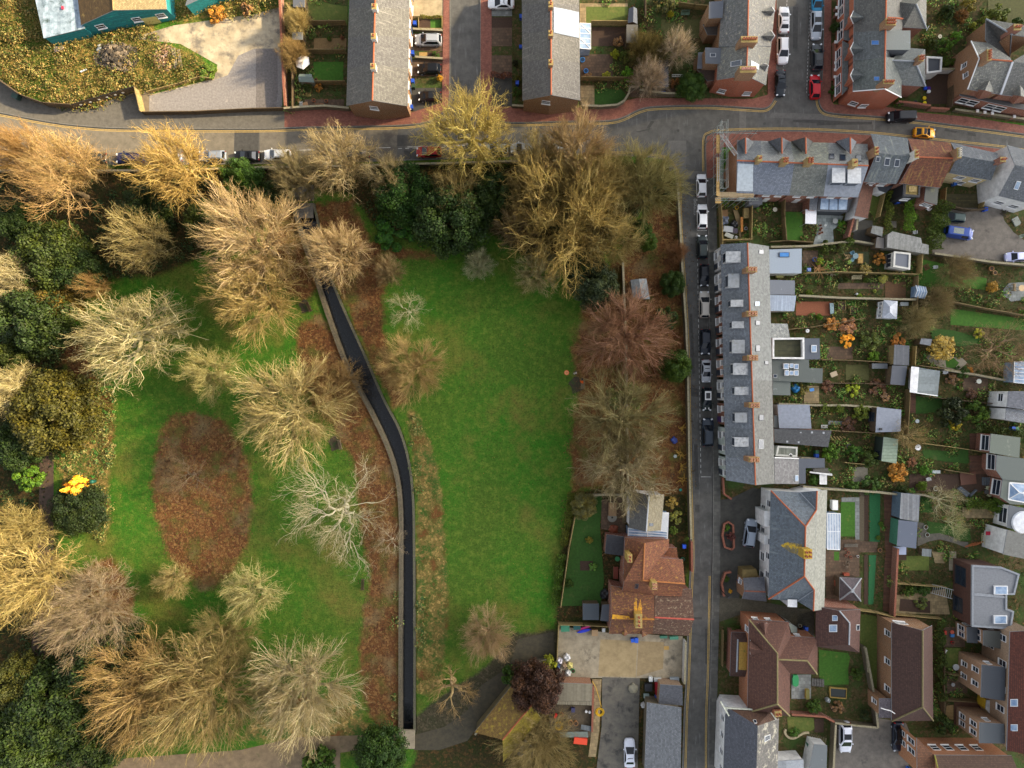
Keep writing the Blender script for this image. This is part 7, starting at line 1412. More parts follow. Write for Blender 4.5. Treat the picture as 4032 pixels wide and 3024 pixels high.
sh('F',[(690,45,85,1.4,'c9781e','bright orange twiggy shrub in the upper gardens'),(560,40,70,1.2,'b08a60','pinkish tan heather-like shrub left of the orange one'),(690,175,66,1.3,'e0b416','bright yellow flowering shrub against the garden frame'),(890,185,100,2.2,'47683a','large blue green shrub right of the yellow one'),(925,315,56,1.6,'4f8f2a','bright green shrub left of the two touching sheds'),(738,600,66,1.6,'7fae22','lime green tree fern with radiating fronds'),(1015,670,44,1.2,'c9925a','peach coloured dry shrub above the grey studio'),(820,805,80,2.4,'557a34','green leafy shrub left of the grey studio'),(1130,175,66,1.2,'a0774a','tan dry shrub above the touching sheds'),(1520,240,130,2.6,'a3a36a','variegated cream and green round bush'),(1620,790,140,5.0,'1f3524','big dark tree-like bush at the right gardens'),(1820,800,100,3.6,'3f7030','mid green bush touching the big dark one'),(1620,905,60,1.8,'8f9a1e','yellow green bush below the big dark one'),(555,1140,90,3.2,'3f7a24','large bright green bush over the slate extension'),(760,1150,80,2.0,'2f6a30','deep green bush left of the sage roofed studio'),(890,1200,80,2.8,'3a5f34','dusky green bush touching the sage roofed studio'),(1360,1305,46,1.8,'3f8a34','bright green clipped dome by the white chair'),(1340,1435,50,1.8,'4a7a1a','olive green clipped dome by the boundary wall'),(1165,1470,48,2.4,'2f5034','dark round conifer at the corner of the garden office'),(1130,1310,100,2.4,'a3823a','sprawling tan bush in the lower middle gardens'),(900,1430,90,1.8,'2f6030','dark green bush left of the sprawling tan one'),(740,1435,60,1.5,'35682f','green bush above the long boundary wall'),(1250,1230,50,1.2,'a5602a','rusty orange bush at the end of the long lawn')])
sh('F',[(2000,1600,90,2.4,'3a6a1e','rounded green bush at the end of the lantern garden hedge'),(1690,450,66,2.0,'2f6030','green bush below the brown spreading tree'),(1745,440,40,1.6,'b0842a','golden bush beside the green one below the brown spreading tree'),(1830,115,46,1.2,'9ab82c','lime bush beside the lower lawn fence'),(1600,510,60,1.4,'9a6a3a','brown dry bush right of the curved roof studio'),(1760,640,50,1.5,'8a5a48','reddish dry bush right of the big dark one'),(310,600,50,1.2,'6a7a58','grey green bush beside the blue tarpaulin'),(400,1385,50,1.2,'35702c','green bush in the white stair courtyard'),(520,570,60,1.0,'8a4f2c','rust brown heather by the stone heap'),(950,580,80,1.0,'7d4a28','reddish brown dry planting above the peach shrub'),(700,900,80,.8,'6f4226','red brown dry planting by the curved paving')])
sh('G',[(395,560,44,1.4,'7a3038','dark red maple in the oval drive planter'),(352,480,36,.8,'3a7a24','green low bush in the oval drive planter'),(350,920,34,1.0,'35602a','green bush in the lower drive planter'),(385,1030,20,.8,'c9b41e','yellow bush in the lower drive planter'),(1690,450,24,.8,'3f7a2c','upper round bush in the brick path planters'),(1668,565,24,.8,'4a7a34','lower round bush in the brick path planters'),(2060,1020,60,1.6,'2f6030','green bush in the vegetable bed by the metal stair'),(1940,1030,50,1.4,'3a6a2a','left green bush in the vegetable bed by the metal stair'),(1900,490,40,1.0,'6a7a2a','yellowish bush on the path edge of the garden offices')])
sh('H',[(400,1130,70,2.2,'35682f','green bush on the brick wall below the kayak patio'),(610,1140,60,1.4,'9a6a34','orange brown dry bush below the pond'),(835,1200,50,2.2,'23402c','dark bush in the corner above the white car yard'),(770,850,60,1.8,'35602a','green bush beside the square lawn'),(1535,1300,90,3.4,'2c5034','dark green bush at the brick corner house'),(1500,520,40,1.4,'2f6030','ivy bush at the toy strewn garden'),(1505,1000,20,1.0,'d0b81e','yellow bush by the dark patio garden'),(1630,350,24,.9,'6aa82c','lime bush under the modern extension window'),(230,1350,50,1.0,'35702c','low bush in the curved stone bed'),(1260,120,40,1.2,'2f6030','bush in the upper vegetable bed'),(1330,240,60,1.0,'4a6a4a','grey green low planting in the lower vegetable bed')])
sh('J',[(745,1180,56,1.2,'4f9a5a','pale green leafy shrub in the cottage garden bed'),(700,850,50,1.4,'7a8a44','olive shrub on the cottage lawn'),(1780,560,90,1.8,'6f8a5a','grey green shrub between the glazed lean-to and the street wall'),(1730,380,80,1.6,'8a8a5a','pale dry shrub at the top of the cottage strip'),(1750,720,60,1.6,'4f7a34','green shrub at the lower end of the cottage strip'),(450,1390,60,1.2,'2f5a24','green shrub at the lower cottage garden edge')])
sh('A',[(1790,620,90,1.2,'4a7a34','green weedy clump at the corner of the gravel'),(1880,120,90,1.6,'a5823a','straw coloured bush against the second turquoise hut'),(2130,70,60,2.0,'a8702e','orange brown bush by the turquoise hut yard edge')])

# ------------------------------------------------------------------ small things
def wheelie(x,y,col,label,rot=0.0,grp=None):
 c=at(x,y);t=thing('wheelie_bin',label,'bin',c,rot,grp);m=plain('bin_plastic',col,.5)
 def rel(v):return c+Vector(v)
 MB().box(rel((0,0,.52)),(.44,.5,.9),0,0,1.2).build('body',m,t);MB().box(rel((0,.02,1.0)),(.58,.64,.08)).build('lid',m,t)
 for s in(-.2,.2):MB().tube(rel((s-.03,-.24,.1)),rel((s+.03,-.24,.1)),.1,10).build('wheel',TYR,t)
 return t
def pot(x,y,r,col,label,h=.45,name='plant_pot',cat='pot',soil='3a2a1c'):
 c=at(x,y);b=MB().tube(c,c+Vector((0,0,h)),r*.75,14,r);b.tube(c+Vector((0,0,h)),c+Vector((0,0,h+.05)),r*1.08,14);b.tube(c+Vector((0,0,h+.045)),c+Vector((0,0,h+.06)),r*.85,14,None,1)
 return tag(b.build(name,[surf('pot_clay',col,None,5),plain('pot_soil',soil,.95)]),label,cat)
def rtable(x,y,r,col,label,hole=None,h=.72):
 c=at(x,y);t=thing('garden_table',label,'table',c);m=plain('table_top',col,.5)
 MB().tube(c+Vector((0,0,h-.04)),c+Vector((0,0,h)),r,22).build('table_top',m,t)
 for i in range(4):d=Vector((math.cos(i*1.57+.78),math.sin(i*1.57+.78),0));MB().tube(c+d*r*.75,c+d*r*.55+Vector((0,0,h)),.03,5).build('leg',m,t)
 if hole:MB().tube(c+Vector((0,0,h)),c+Vector((0,0,h+.012)),r*.22,10).build('parasol_hole',plain('dark_iron','1d1e1f'),t)
 return t
def bench(x,y,L,rot,col,label,name='park_bench',h=.45):
 c=at(x,y);t=thing(name,label,'bench',c,rot);m=wood(col,col)
 def ob(n,b,mat=m):
  o=b.build(n,mat);o.parent=t;WLOC[o.name]=Vector();return o
 b=MB()
 for i in range(4):b.box((-.18+i*.13,0,h),(.1,L,.05))
 ob('seat',b);b=MB()
 for i in range(3):b.box((.30+i*.03,0,h+.16+i*.15),(.04,L,.1))
 ob('backrest',b)
 for sx in(-.2,.26):
  for sy in(-1,1):ob('leg',MB().box((sx,sy*(L/2-.12),h/2),(.08,.08,h)))
 for sy in(-1,1):ob('armrest',MB().box((.02,sy*(L/2-.06),h+.22),(.5,.07,.06)))
 return t
def chair(x,y,rot,col,label):
 c=at(x,y);t=thing('garden_chair',label,'chair',c,rot);m=plain('chair_plastic',col,.5)
 def ob(n,b):o=b.build(n,m);o.parent=t;WLOC[o.name]=Vector()
 ob('seat',MB().box((0,0,.43),(.5,.5,.05)));ob('backrest',MB().box((.26,0,.68),(.05,.5,.48)))
 for sx in(-.2,.2):
  for sy in(-.2,.2):ob('leg',MB().box((sx,sy,.21),(.05,.05,.42)))
 for sy in(-.26,.26):ob('armrest',MB().box((0,sy,.62),(.46,.05,.04)))
 return t
def boxthing(name,cat,label,x,y,w_,d,h,col,rot=0.0,lid=None,z=0.0):
 c=at(x,y,0)+Vector((0,0,z));t=thing(name,label,cat,c,rot);o=MB().box((0,0,h/2),(w_,d,h)).build('body',plain('painted_'+name,col,.6,c2=col));o.parent=t
 o=MB().box((0,0,h+.02),(w_*1.05,d*1.05,.05)).build('lid',plain('painted_'+name,lid or col,.6));o.parent=t;return t
def sack(name,cat,label,x,y,r,h,col,seed):
 rng=random.Random(seed);bm=bmesh.new();bmesh.ops.create_icosphere(bm,subdivisions=3,radius=1)
 for v in bm.verts:k=1+.22*math.sin(v.co.x*5+seed)*math.cos(v.co.y*4.3+seed)+rng.uniform(-.05,.05);v.co=Vector((v.co.x*r*k,v.co.y*r*k,max(-.02,v.co.z*h*k+h*.5)))
 me=bpy.data.meshes.new(name);bm.to_mesh(me);bm.free();me.materials.append(surf('sheeting_'+name,col,None,3,rough=.5));o=bpy.data.objects.new(name,me);COL.objects.link(o);o.location=at(x,y);return tag(o,label,cat)
def coil(x,y,r,label):
 c=at(x,y);b=MB();rng=random.Random(3)
 for k in range(6):
  rr=r*(.55+.09*k);P=[c+Vector((rr*math.cos(i*.42),rr*math.sin(i*.42),.05+.05*(k%3)+rng.random()*.05))for i in range(16)];b.path(P,.035,5)
 return tag(b.build('cable_coil',plain('yellow_cable','e0b30a',.5)),label,'cable coil')
T('O')
# the drone pad, the bench with a jacket, and the person beside it
c=at(1224,805);t=thing('landing_pad','round orange drone landing pad with a pale ring and an H on the lawn','landing pad',c)
for n_,r_,z_,m_ in(('base',.43,.03,'e8702a'),('ring',.32,.034,'f4d2a8'),('inner_disc',.27,.038,'e8702a'),('centre_disc',.2,.042,'f0a060')):MB().tube(c+Vector((0,0,z_-.01)),c+Vector((0,0,z_)),r_,32).build(n_,plain('pad_'+n_,m_,.7,c2=m_),t)
words('H',1224,805,0,.3,.05,plain('pad_letter','3a3434',.7),'letter',t)
bench(1257,829.5,1.75,0,'8a7a5c','slatted park bench at the right lawn edge, holding an orange jacket and bag')
bench(735,960,1.7,R(12),'8a7a60','slatted park bench on worn soil below the large pale gold tree')
bench(668,664,1.7,R(25),'5f4a34','brown park bench beside the stream wall below the yellow green tree');bench(784,1261,1.9,R(-3),'5a4632','brown park bench beside the leafy bank below the white barked tree')
for x,y,r_,l in((725,958,20,''),(1246,832,22,''),(660,662,18,'')):T('O');sf('bare_soil',[(x+r_*math.cos(a*.7)*(.7+.3*math.sin(a*3)),y+r_*math.sin(a*.7)*(.8+.2*math.cos(a*2)))for a in range(9)],surf('worn_soil','4a3f2c','3c3426',2,'33451c',.8,.5))
c=at(1256.5,826)+Vector((0,0,.475));b=MB();b.box(c+Vector((0,.1,.06)),(.46,.34,.1),.2,0,.8).box(c+Vector((-.2,.18,.05)),(.16,.34,.07),.9).box(c+Vector((.12,-.1,.04)),(.2,.2,.07),.4)
tag(b.build('jacket',surf('orange_cloth','f06a0e','c9520a',5)),'bright orange jacket lying on the slatted bench','jacket')
c=at(1257,819)+Vector((0,0,.475));b=MB();b.box(c+Vector((0,0,.14)),(.36,.42,.28),.1,0,.8).box(c+Vector((0,.02,.29)),(.24,.12,.06),.1);tag(b.build('backpack',surf('black_cloth','1d1c20','2a292e',5)),'dark backpack standing on the upper end of the slatted bench','backpack')
def person(x,y,rot):
 c=at(x,y);t=thing('person','person in dark clothing and a pale cap standing beside the bench and holding a controller','person',c,rot)
 def skin(name,J,E_,rad,mat):
  me=bpy.data.meshes.new(name);me.from_pydata(J,E_,[]);o=bpy.data.objects.new(name,me);COL.objects.link(o)
  m=o.modifiers.new('skin','SKIN');o.modifiers.new('sub','SUBSURF').levels=2;o.modifiers['sub'].render_levels=2
  for v,r_ in zip(me.skin_vertices[0].data,rad):v.radius=(r_,r_)
  me.skin_vertices[0].data[0].use_root=True;me.materials.append(mat);o.parent=t;return o
 sk=plain('skin_tone','c49a80',.6);dk=surf('dark_cloth','22242a','2d2f36',6)
 J=[(0,0,.95),(0,0,1.2),(.02,0,1.42),(.03,0,1.52),(.05,0,1.62),(.06,0,1.74),(0,.1,.9),(.03,.12,.48),(0,.12,.06),(.14,.13,.03),(0,-.1,.9),(.03,-.12,.48),(0,-.12,.06),(.14,-.13,.03),(.02,.2,1.40),(.06,.25,1.12),(.30,.12,1.14),(.02,-.2,1.40),(.06,-.25,1.12),(.30,-.12,1.14)]
 E_=[(0,1),(1,2),(2,3),(3,4),(4,5),(0,6),(6,7),(7,8),(8,9),(0,10),(10,11),(11,12),(12,13),(2,14),(14,15),(15,16),(2,17),(17,18),(18,19)]
 rad=[.15,.15,.15,.06,.085,.085,.1,.075,.055,.045,.1,.075,.055,.045,.075,.055,.038,.075,.055,.038]
 skin('body',J,E_,rad,sk)
 k=[0,1,2,6,7,8,10,11,12,14,15,17,18];ix={v:i for i,v in enumerate(k)}
 JJ=[J[v]for v in k]+[(.24,.15,1.135),(.24,-.15,1.135)];EE=[(ix[a],ix[b_])for a,b_ in E_ if a in ix and b_ in ix]+[(ix[15],13),(ix[18],14)]
 skin('clothing',JJ,EE,[rad[v]+.022 for v in k]+[.06,.06],dk)
 for s in(1,-1):
  for i in range(5):skin('finger' if i else 'thumb',[(.31,s*(.12-.02*(i-2)),1.14),(.37,s*(.10-.018*(i-2)),1.16-.004*i),(.40,s*(.075-.014*(i-2)),1.165)],[(0,1),(1,2)],[.011,.01,.008],sk)
 cap=MB().tube((.06,0,1.735),(.06,0,1.80),.115,16,.095).tube((.06,0,1.80),(.06,0,1.835),.095,16,.04);cap.box((.18,0,1.745),(.14,.15,.02));o=cap.build('cap',plain('pale_cap','dad8d2',.8));o.parent=t
 o=MB().tube((.045,0,1.56),(.045,0,1.68),.098,12,.102).build('hair',plain('grey_hair','6a625a',.9));o.parent=t;o.location.x=-.02
 for s in(1,-1):o=MB().tube((.14,s*.034,1.675),(.152,s*.034,1.675),.014,8).build('eye',plain('eye_dark','2a2420',.3));o.parent=t
 o=MB().box((.158,0,1.645),(.035,.026,.045)).build('nose',sk);o.parent=t
 o=MB().box((.147,0,1.605),(.012,.05,.012)).build('mouth',plain('lip_tone','9a6258',.6));o.parent=t
 return t
person(1243.5,805.5,R(200))
o=boxthing('drone_controller','controller','pale drone controller held in front of the person in dark clothing',1243.5,805.5,.16,.24,.06,'cfc8b8',R(200),None,1.15);o.location+=Vector((math.cos(R(200))*.4,math.sin(R(200))*.4,0))
T('M');c=at(820,1392);t=thing('litter_bin','dark green litter bin on the lawn beside the rough grass','bin',c);MB().tube(c,c+Vector((0,0,.95)),.3,14,.33).build('body',plain('bin_green','14584c',.5),t);MB().tube(c+Vector((0,0,.95)),c+Vector((0,0,1.15)),.34,14,.2).build('hood',plain('bin_green','1b6a5c',.5),t)
# bins
T('B');BLU='1f4fc0'
for x,y,l in((1378,222,'blue recycling bin beside the raised vegetable bed'),(1358,476,'blue recycling bin by the second front garden gravel'),(1360,718,'blue recycling bin by the front wall under the yellow tree'),(1348,940,'blue recycling bin at the brown gable corner')):wheelie(x,y,BLU,l)
wheelie(1356,444,'232428','black bin above the blue recycling bin of the second front garden');wheelie(1366,760,'2f4a34','green bin below the blue one under the yellow tree')
T('C');wheelie(78,165,BLU,'blue recycling bin at the front of the right slab-roofed row, uppermost');wheelie(45,735,BLU,'blue recycling bin at the front of the right slab-roofed row, lowest');boxthing('storage_box','box','bright blue box on the flint wall terrace by the birch',1290,790,1.1,.55,.6,BLU);boxthing('storage_box','box','small blue box on the front drive hedge line of the right slab-roofed row',75,412,.5,.5,.5,BLU)
for x,y,r_,l in((607,527,.42,'upper blue round tub in the gardens behind the right slab-roofed row'),(637,623,.38,'lower blue round tub in the gardens behind the right slab-roofed row')):pot(x,y,r_,'3a86d0',l,.5,'water_tub','tub','1d3a5a')
bench(1490,130,1.5,R(90),'5f7a64','grey green garden bench on the top lawn under the pale fence','garden_bench');c=at(1440,652);b=MB().tube(at(1382,645,.5),at(1500,645,.5),.05,5).tube(at(1382,662,.5),at(1500,662,.5),.05,5)
for i in range(9):b.tube(at(1384+i*14.2,645,.5),at(1384+i*14.2,662,.5),.04,4)
tag(b.build('ladder',plain('white_ladder','dcdcd4',.5)),'white ladder lying across a rail above the dark leafy tree','ladder')
# parasol and garden bits, top left
T('B');c=at(400,540);t=thing('parasol','white six sided garden parasol in the top left garden','parasol',c);b=MB();ap=at(392,540,2.7);rim=[at(*p,2.2)for p in((340,515),(398,478),(455,495),(462,556),(410,600),(352,578))]
b.add(rim+[ap],[[i,(i+1)%6,6]for i in range(6)]);b.build('canopy',plain('white_canvas','eeeef0',.8,c2='e2e2e6'),t);MB().tube(c,ap,.03,8).build('pole',plain('pole_metal','9a9a98',.4),t)
for i in range(6):MB().tube(rim[i]-Vector((0,0,.02)),ap-Vector((0,0,.05)),.015,4).build('rib',plain('pole_metal','9a9a98',.4),t)
boxthing('garden_table','table','small tiled square table by the white slatted seat',438,920,.9,.9,.7,'3b4048',.3,'a07850');bench(395,922,1.2,0,'dcdcd6','white slatted seat at the lowest top left garden','garden_bench');bench(560,934,1.5,R(90),'b0764a','orange brown bench along the flint front wall','garden_bench')
for x,y,l in((505,876,'terracotta pot in the lowest top left garden, upper of two'),(612,880,'larger terracotta pot with a dead plant in the lowest top left garden'),(525,700,'red brown pot by the grey green shed door')):pot(x,y,.28,'a8603a',l)
# waste ground: rubble, planks, mattress
def rubble(label,poly,n,seed,cols,hmax,smin=.12,smax=.45,name='rubble_heap'):
 P=[at(*p)for p in poly];rng=np.random.default_rng(seed);xs=[p.x for p in P];ys=[p.y for p in P];b=MB();cx,cy=np.mean(xs),np.mean(ys);k=0;Rm=max(max(xs)-min(xs),max(ys)-min(ys))/2
 while k<n:
  x,y=rng.uniform(min(xs),max(xs)),rng.uniform(min(ys),max(ys))
  if not inside(P,np.array([x]),np.array([y]))[0]:continue
  h=hmax*max(0.05,1-math.hypot(x-cx,y-cy)/Rm)*rng.random()**.3;s=rng.uniform(smin,smax);m=Matrix.Rotation(rng.uniform(0,6),3,'Z')@Matrix.Rotation(rng.uniform(-.7,.7),3,'X')
  vs=[m@Vector((a*s*rng.uniform(.6,1),c_*s*rng.uniform(.5,1),d*s*.5))+Vector((x,y,h))for a,c_,d in((-1,-1,-1),(1,-1,-1),(1,1,-1),(-1,1,-1),(-.8,-.8,1),(.8,-.8,1),(.8,.8,1),(-.8,.8,1))]
  b.add(vs,[[0,3,2,1],[4,5,6,7],[0,1,5,4],[1,2,6,5],[2,3,7,6],[3,0,4,7]],rng.integers(len(cols)));k+=1
 o=b.build(name,[surf('rubble',c_,None,4)for c_ in cols]);o['kind']='stuff';return lab(o,label,'rubble')
T('A');rubble('large heap of dark broken rubble and soil on the waste ground',[(820,470),(900,400),(1050,380),(1180,420),(1190,520),(1150,620),(950,610),(830,560)],520,2,['4a4238','6a6052','3a342c','8a7a66','5a4f40'],1.6)
rubble('heap of pale broken bricks beside the planks on the waste ground',[(1330,470),(1380,390),(1470,390),(1500,480),(1510,600),(1400,620),(1340,560)],260,3,['c9a284','b58a6a','d8b89c','9a7a60'],.7,.08,.25)
strip('long pair of timber planks lying beside the pale bricks',[(1478,420),(1512,412),(1535,590),(1508,592)],.45,'timber_planks',wood('b0a488','94866a'),'planks');strip('narrow timber planks lying at the right of the brick heap',[(1528,430),(1552,424),(1575,580),(1548,590)],.4,'timber_planks',wood('a3977c','8a7c62'),'planks')
boxthing('mattress','mattress','pale pink dumped mattress among the brambles',516,428,1.6,.8,.25,'e8d0c6',.2);strip('white sheet of board thrown in the brambles',[(688,615),(745,592),(750,600),(700,625)],.5,'board',WHITE,'board');sack('plastic_sheet','plastic sheet','crumpled pale plastic sheet on top of the dark rubble',890,430,.9,.4,'c9d0d4',4);sack('plastic_sheet','plastic sheet','small white plastic bundle above the dark rubble',985,380,.35,.3,'e4e8ea',7)
boxthing('fly_tip_crate','crate','small dark green utility box against the curved boundary fence',165,850,1.0,.8,1.1,'2f4a42',-.4);boxthing('meter_box','box','tiny red lamp box on the turquoise hut wing roof edge',642,152,.3,.5,.2,'c0304a',0,None,3.0)
# scaffolding round the corner house
T('V');t=thing('scaffolding','scaffolding with boards and ladders round the corner house','scaffolding',at(560,500));stl=plain('scaffold_tube','8f9690',.45);bd=wood('d0ac6c','b08a50')
zz=[(1.9,505,575),(3.9,500,580),(5.6,498,580)]
b=MB()
for i,y in enumerate((90,180,300,420,540,660,780,880)):
 for x in(500,572):b.tube(at(x,y,0),at(x,y,0)+Vector((0,0,6.6)),.05,5)
 for z in(1.9,3.9,5.6):a=at(500,y,0);d=at(572,y,0);a.z=d.z=z;b.tube(a,d,.045,5)
for z in(1.9,3.9,5.6,6.5):
 for x in(500,572):a=at(x,85,0);d=at(x,890,0);a.z=d.z=z;b.tube(a,d,.045,5)
for x0,y0,x1,y1,z in((560,70,1080,82,5.6),(560,70,1080,82,6.5),(560,890,1100,890,5.4),(560,915,1100,915,5.4)):a=at(x0,y0,z);d=at(x1,y1,z);b.tube(a,d,.045,5)
for x in(640,700,760,840,910,1000,1060):
 for y in(72,905):a=at(x,y,5.5);b.tube(Vector((a.x,a.y,0)),a+Vector((0,0,1.0)),.045,5)
a=at(560,60,6.6);b.tube(Vector((a.x,a.y,0)),a+Vector((0,0,1.4)),.06,5);b.build('tubes',stl,t)
for z,x0,x1,y0,y1 in((5.5,572,618,100,330),(5.5,572,612,380,860)):MB().prism([at(*p,z)for p in quad(x0,y0,x1,y1)],[at(*p,z)+Vector((0,0,.05))for p in quad(x0,y0,x1,y1)]).build('boards',bd,t)
MB().prism([at(*p,5.2)for p in quad(590,812,1040,880)],[at(*p,5.25)for p in quad(590,812,1040,880)]).build('boards',wood('b5a07c','9a8664'),t);MB().prism([at(*p,5.3)for p in quad(560,880,632,952)],[at(*p,5.36)for p in quad(560,880,632,952)]).build('boards',bd,t)
def ladder(label,a,c,w_=.42):
 a,c=Vector(a),Vector(c);d=(c-a);s=Vector((-d.y,d.x,0)).normalized()*w_/2;b=MB().tube(a+s,c+s,.04,5).tube(a-s,c-s,.04,5);n=int(d.length/.28)
 for i in range(1,n):p=a.lerp(c,i/n);b.tube(p+s,p-s,.028,4)
 return tag(b.build('ladder',plain('alloy_ladder','b9bdbc',.4)),label,'ladder')
ladder('aluminium roof ladder lying up the slope of the scaffolded house',at(636,88,5.9),at(825,352,8.2),.6);ladder('wooden access ladder lashed along the scaffold boards',at(604,380,5.75),at(600,680,5.75),.4);
# rubble garden beside the hoarding
T('U');boxthing('builders_crate','crate','open wooden crate at the top of the rubble garden',668,260,.95,1.1,.5,'a07848',.05,'7a5a34');boxthing('appliance','appliance','dumped grey white appliance lying in the rubble garden, upper',712,458,1.6,.95,.5,'a9aeb2',-.1);boxthing('appliance','appliance','dumped pale panel appliance lying in the rubble garden, lower',725,535,1.4,.7,.35,'b0b3a8',-.4);boxthing('appliance','appliance','open white drum appliance in the rubble garden',798,478,.8,.8,.5,'d4d0ca',0,'3a3040');sack('rubbish_sack','sack','black rubbish sacks heaped in the rubble garden',790,395,.65,.6,'1a1c22',9);sack('rubbish_sack','sack','blue grey plastic sheeting heaped in the rubble garden',665,345,.8,.5,'5a6478',10);sack('rubbish_sack','sack','small white bundle at the bottom of the rubble garden',815,560,.3,.3,'dcdcd8',11)
strip('long curved sheet of board leaning along the rubble garden',[(780,205),(840,220),(880,330),(885,580),(868,570),(835,400)],.3,'board',surf('raw_board','8a7654','75623f',3),'board');strip('stack of new yellow timber by the slate porch roof',quad(918,185,985,312),.9,'timber_stack',FENCEL,'timber',.8);strip('orange board leaning at the fence of the rubble garden',quad(878,300,908,485),.8,'board',surf('orange_board','c9853f','a86c2f',3),'board');pot(628,160,.28,'e0b020','yellow bucket by the scaffolding',.4,'bucket','bucket');pot(818,190,.3,'d9a81a','second yellow bucket at the top of the rubble garden',.4,'bucket','bucket');boxthing('slate_porch','porch','small stepped slate porch roof at the corner of the scaffolded house',1000,135,2.2,1.4,2.4,'6d7076');pot(928,452,.26,'b8bcc0','pale round flue cap on the dark side passage',.6,'flue','flue')
T('D2');rtable(48,713,.38,'c9c4b0','pale round bird table in the first south garden');rtable(566,812,.45,'b8bab4','grey round table on the pale patio');rtable(488,845,.22,'d8dad4','small white round stool on the pale patio',None,.45)
for i,(x,y,l)in enumerate(((448,845,'first'),(455,870,'second'),(462,905,'third'),(440,915,'lowest'),(445,885,'middle'))):pot(x,y,.17,'b0603c','small terracotta pot at the edge of the pale patio',grp:=.3)
for o in[o for o in COL.objects if o.get('label')=='small terracotta pot at the edge of the pale patio']:o['group']='row of small terracotta pots on the pale patio'
t=thing('gazebo','white square awning beside the small south lawn','gazebo',at(370,765));P=[at(*p,2.4)for p in((325,702),(420,708),(418,830),(322,826))];MB().prism([p-Vector((0,0,.08))for p in P],P).build('canopy',plain('white_canvas','f0f0f4',.8,c2='e6e6ec'),t)
for p in P:MB().tube(Vector((p.x,p.y,0)),p,.04,6).build('pole',plain('pole_metal','9a9a98',.4),t)
chair(1372,706,R(-40),'e4e6e8','white chair by the brick outrigger steps');chair(1252,908,0,'d4d6d8','white chair below the bright green hedge')
for x,y,l in((1862,640,'upper blue bin at the right hand yard fence'),(1852,712,'lower blue bin at the right hand yard fence')):wheelie(x,y,'1f55c8',l)
wheelie(1098,648,'2456c0','blue bin between the two hedges of the south gardens');wheelie(1588,492,'2a62b0','blue bin by the cream rear wall of the grey slate house');boxthing('planter_bed','planter','raised timber bed with soil between the hedges',1062,838,1.4,1.1,.4,'7a6a48',0,'3f3a2a')
rtable(740,1112,.5,'6f8a92','round blue grey garden table in the palm garden');chair(712,1085,.4,'6f98a8','upper blue grey chair beside the round blue grey table');chair(715,1145,1.2,'74a0b0','lower blue grey chair beside the round blue grey table');chair(692,1160,2,'8fae3a','lime green chair beside the round blue grey table');strip('long wooden planter bench in the palm garden',quad(780,1086,822,1168),.6,'wooden_planter',surf('golden_timber','c9a05a','a8824a',2),'planter',.6);bench(752,1298,1.7,R(90),'a39a78','weathered slatted bench between clipped balls in the stepped garden','garden_bench');boxthing('water_butt','box','pale blue square tub by the felled branches',345,1228,.55,.55,.5,'7a90dc');pot(393,1140,.36,'2a5aa0','blue glazed ring pot in the palm garden',.5);
def logs(label,x,y,n,r_,seed,col):
 rng=random.Random(seed);c=at(x,y);b=MB()
 for i in range(n):
  a=rng.random()*6.28;p=c+Vector((rng.uniform(-.4,.4),rng.uniform(-.4,.4),.1+.1*rng.random()));q=p+Vector((math.cos(a),math.sin(a),rng.uniform(.0,.35)))*r_*rng.uniform(.5,1);m=p.lerp(q,.5)+Vector((rng.uniform(-.2,.2),rng.uniform(-.2,.2),.1));b.tube(p,m,.09,6,.07).tube(m,q,.07,6,.04)
 return tag(b.build('branch_pile',surf('cut_wood',col,None,4)),label,'branches')
logs('pile of felled pale brown branches in the palm garden',430,1220,26,2.0,5,'a8804f');logs('smaller heap of cut grey branches below the palm garden fence',530,1250,14,1.0,6,'9a9078');logs('bundle of stripped twigs beside the blue grey chairs',690,1110,12,.9,8,'b59a6c')
strip('pale blue slatted lounger in the red gravel garden',[(534,1512),(568,1515),(570,1600),(540,1608)],.5,'sun_lounger',surf('blue_slats','9fb4b8','8aa0a4',1,brick=('6d8388',.3,.1,.012)),'lounger',.2)
for x,y,l in((630,1540,'upper raised timber planting frame with bare vine in the red gravel garden'),(735,1580,'lower raised timber planting frame with bare vine in the red gravel garden')):
 t=thing('raised_bed',l,'planter',at(x,y));P=[at(*p)for p in quad(x-30,y-35,x+30,y+35)];ribbon(MB(),P+[P[0]],.09,0,.4).build('frame',FENCEL,t);MB().prism([p+Vector((0,0,.0))for p in P],[p+Vector((0,0,.3))for p in P]).build('soil',SOIL,t)
boxthing('compost_box','box','pale grey storage box beside the summerhouse',1162,1524,1.3,.6,.6,'9aa2a4');boxthing('garden_bench_box','box','mossy pale box between the flat roofs',92,1282,1.2,.6,.5,'a3a060');c=at(748,1440);o=MB().tube(c,c+Vector((0,0,.8)),.03,6).tube(c+Vector((0,0,.8)),c+Vector((0,0,1.1)),.2,14,.08);tag(o.build('globe_lamp',WHITE),'white globe garden lamp in the stepped garden','lamp')
c=at(2170,1388);rtable(2168,1388,.55,'c9a878','oval wooden table on the round patio');bench(2115,1380,1.3,R(180),'b09a78','timber bench beside the oval wooden table','garden_bench');pot(1915,1218,.4,'a8764a','cut log round stacked in the lower lawn bed, upper',.5,'log_round','log');pot(1945,1255,.36,'b08a5c','cut log round stacked in the lower lawn bed, lower',.5,'log_round','log');bench(1348,1210,1.0,.5,'7a5a3a','low brown seat on the lawn below the car yard','garden_bench');chair(1428,1207,0,'cfd2d2','white metal chair on the lawn below the car yard')
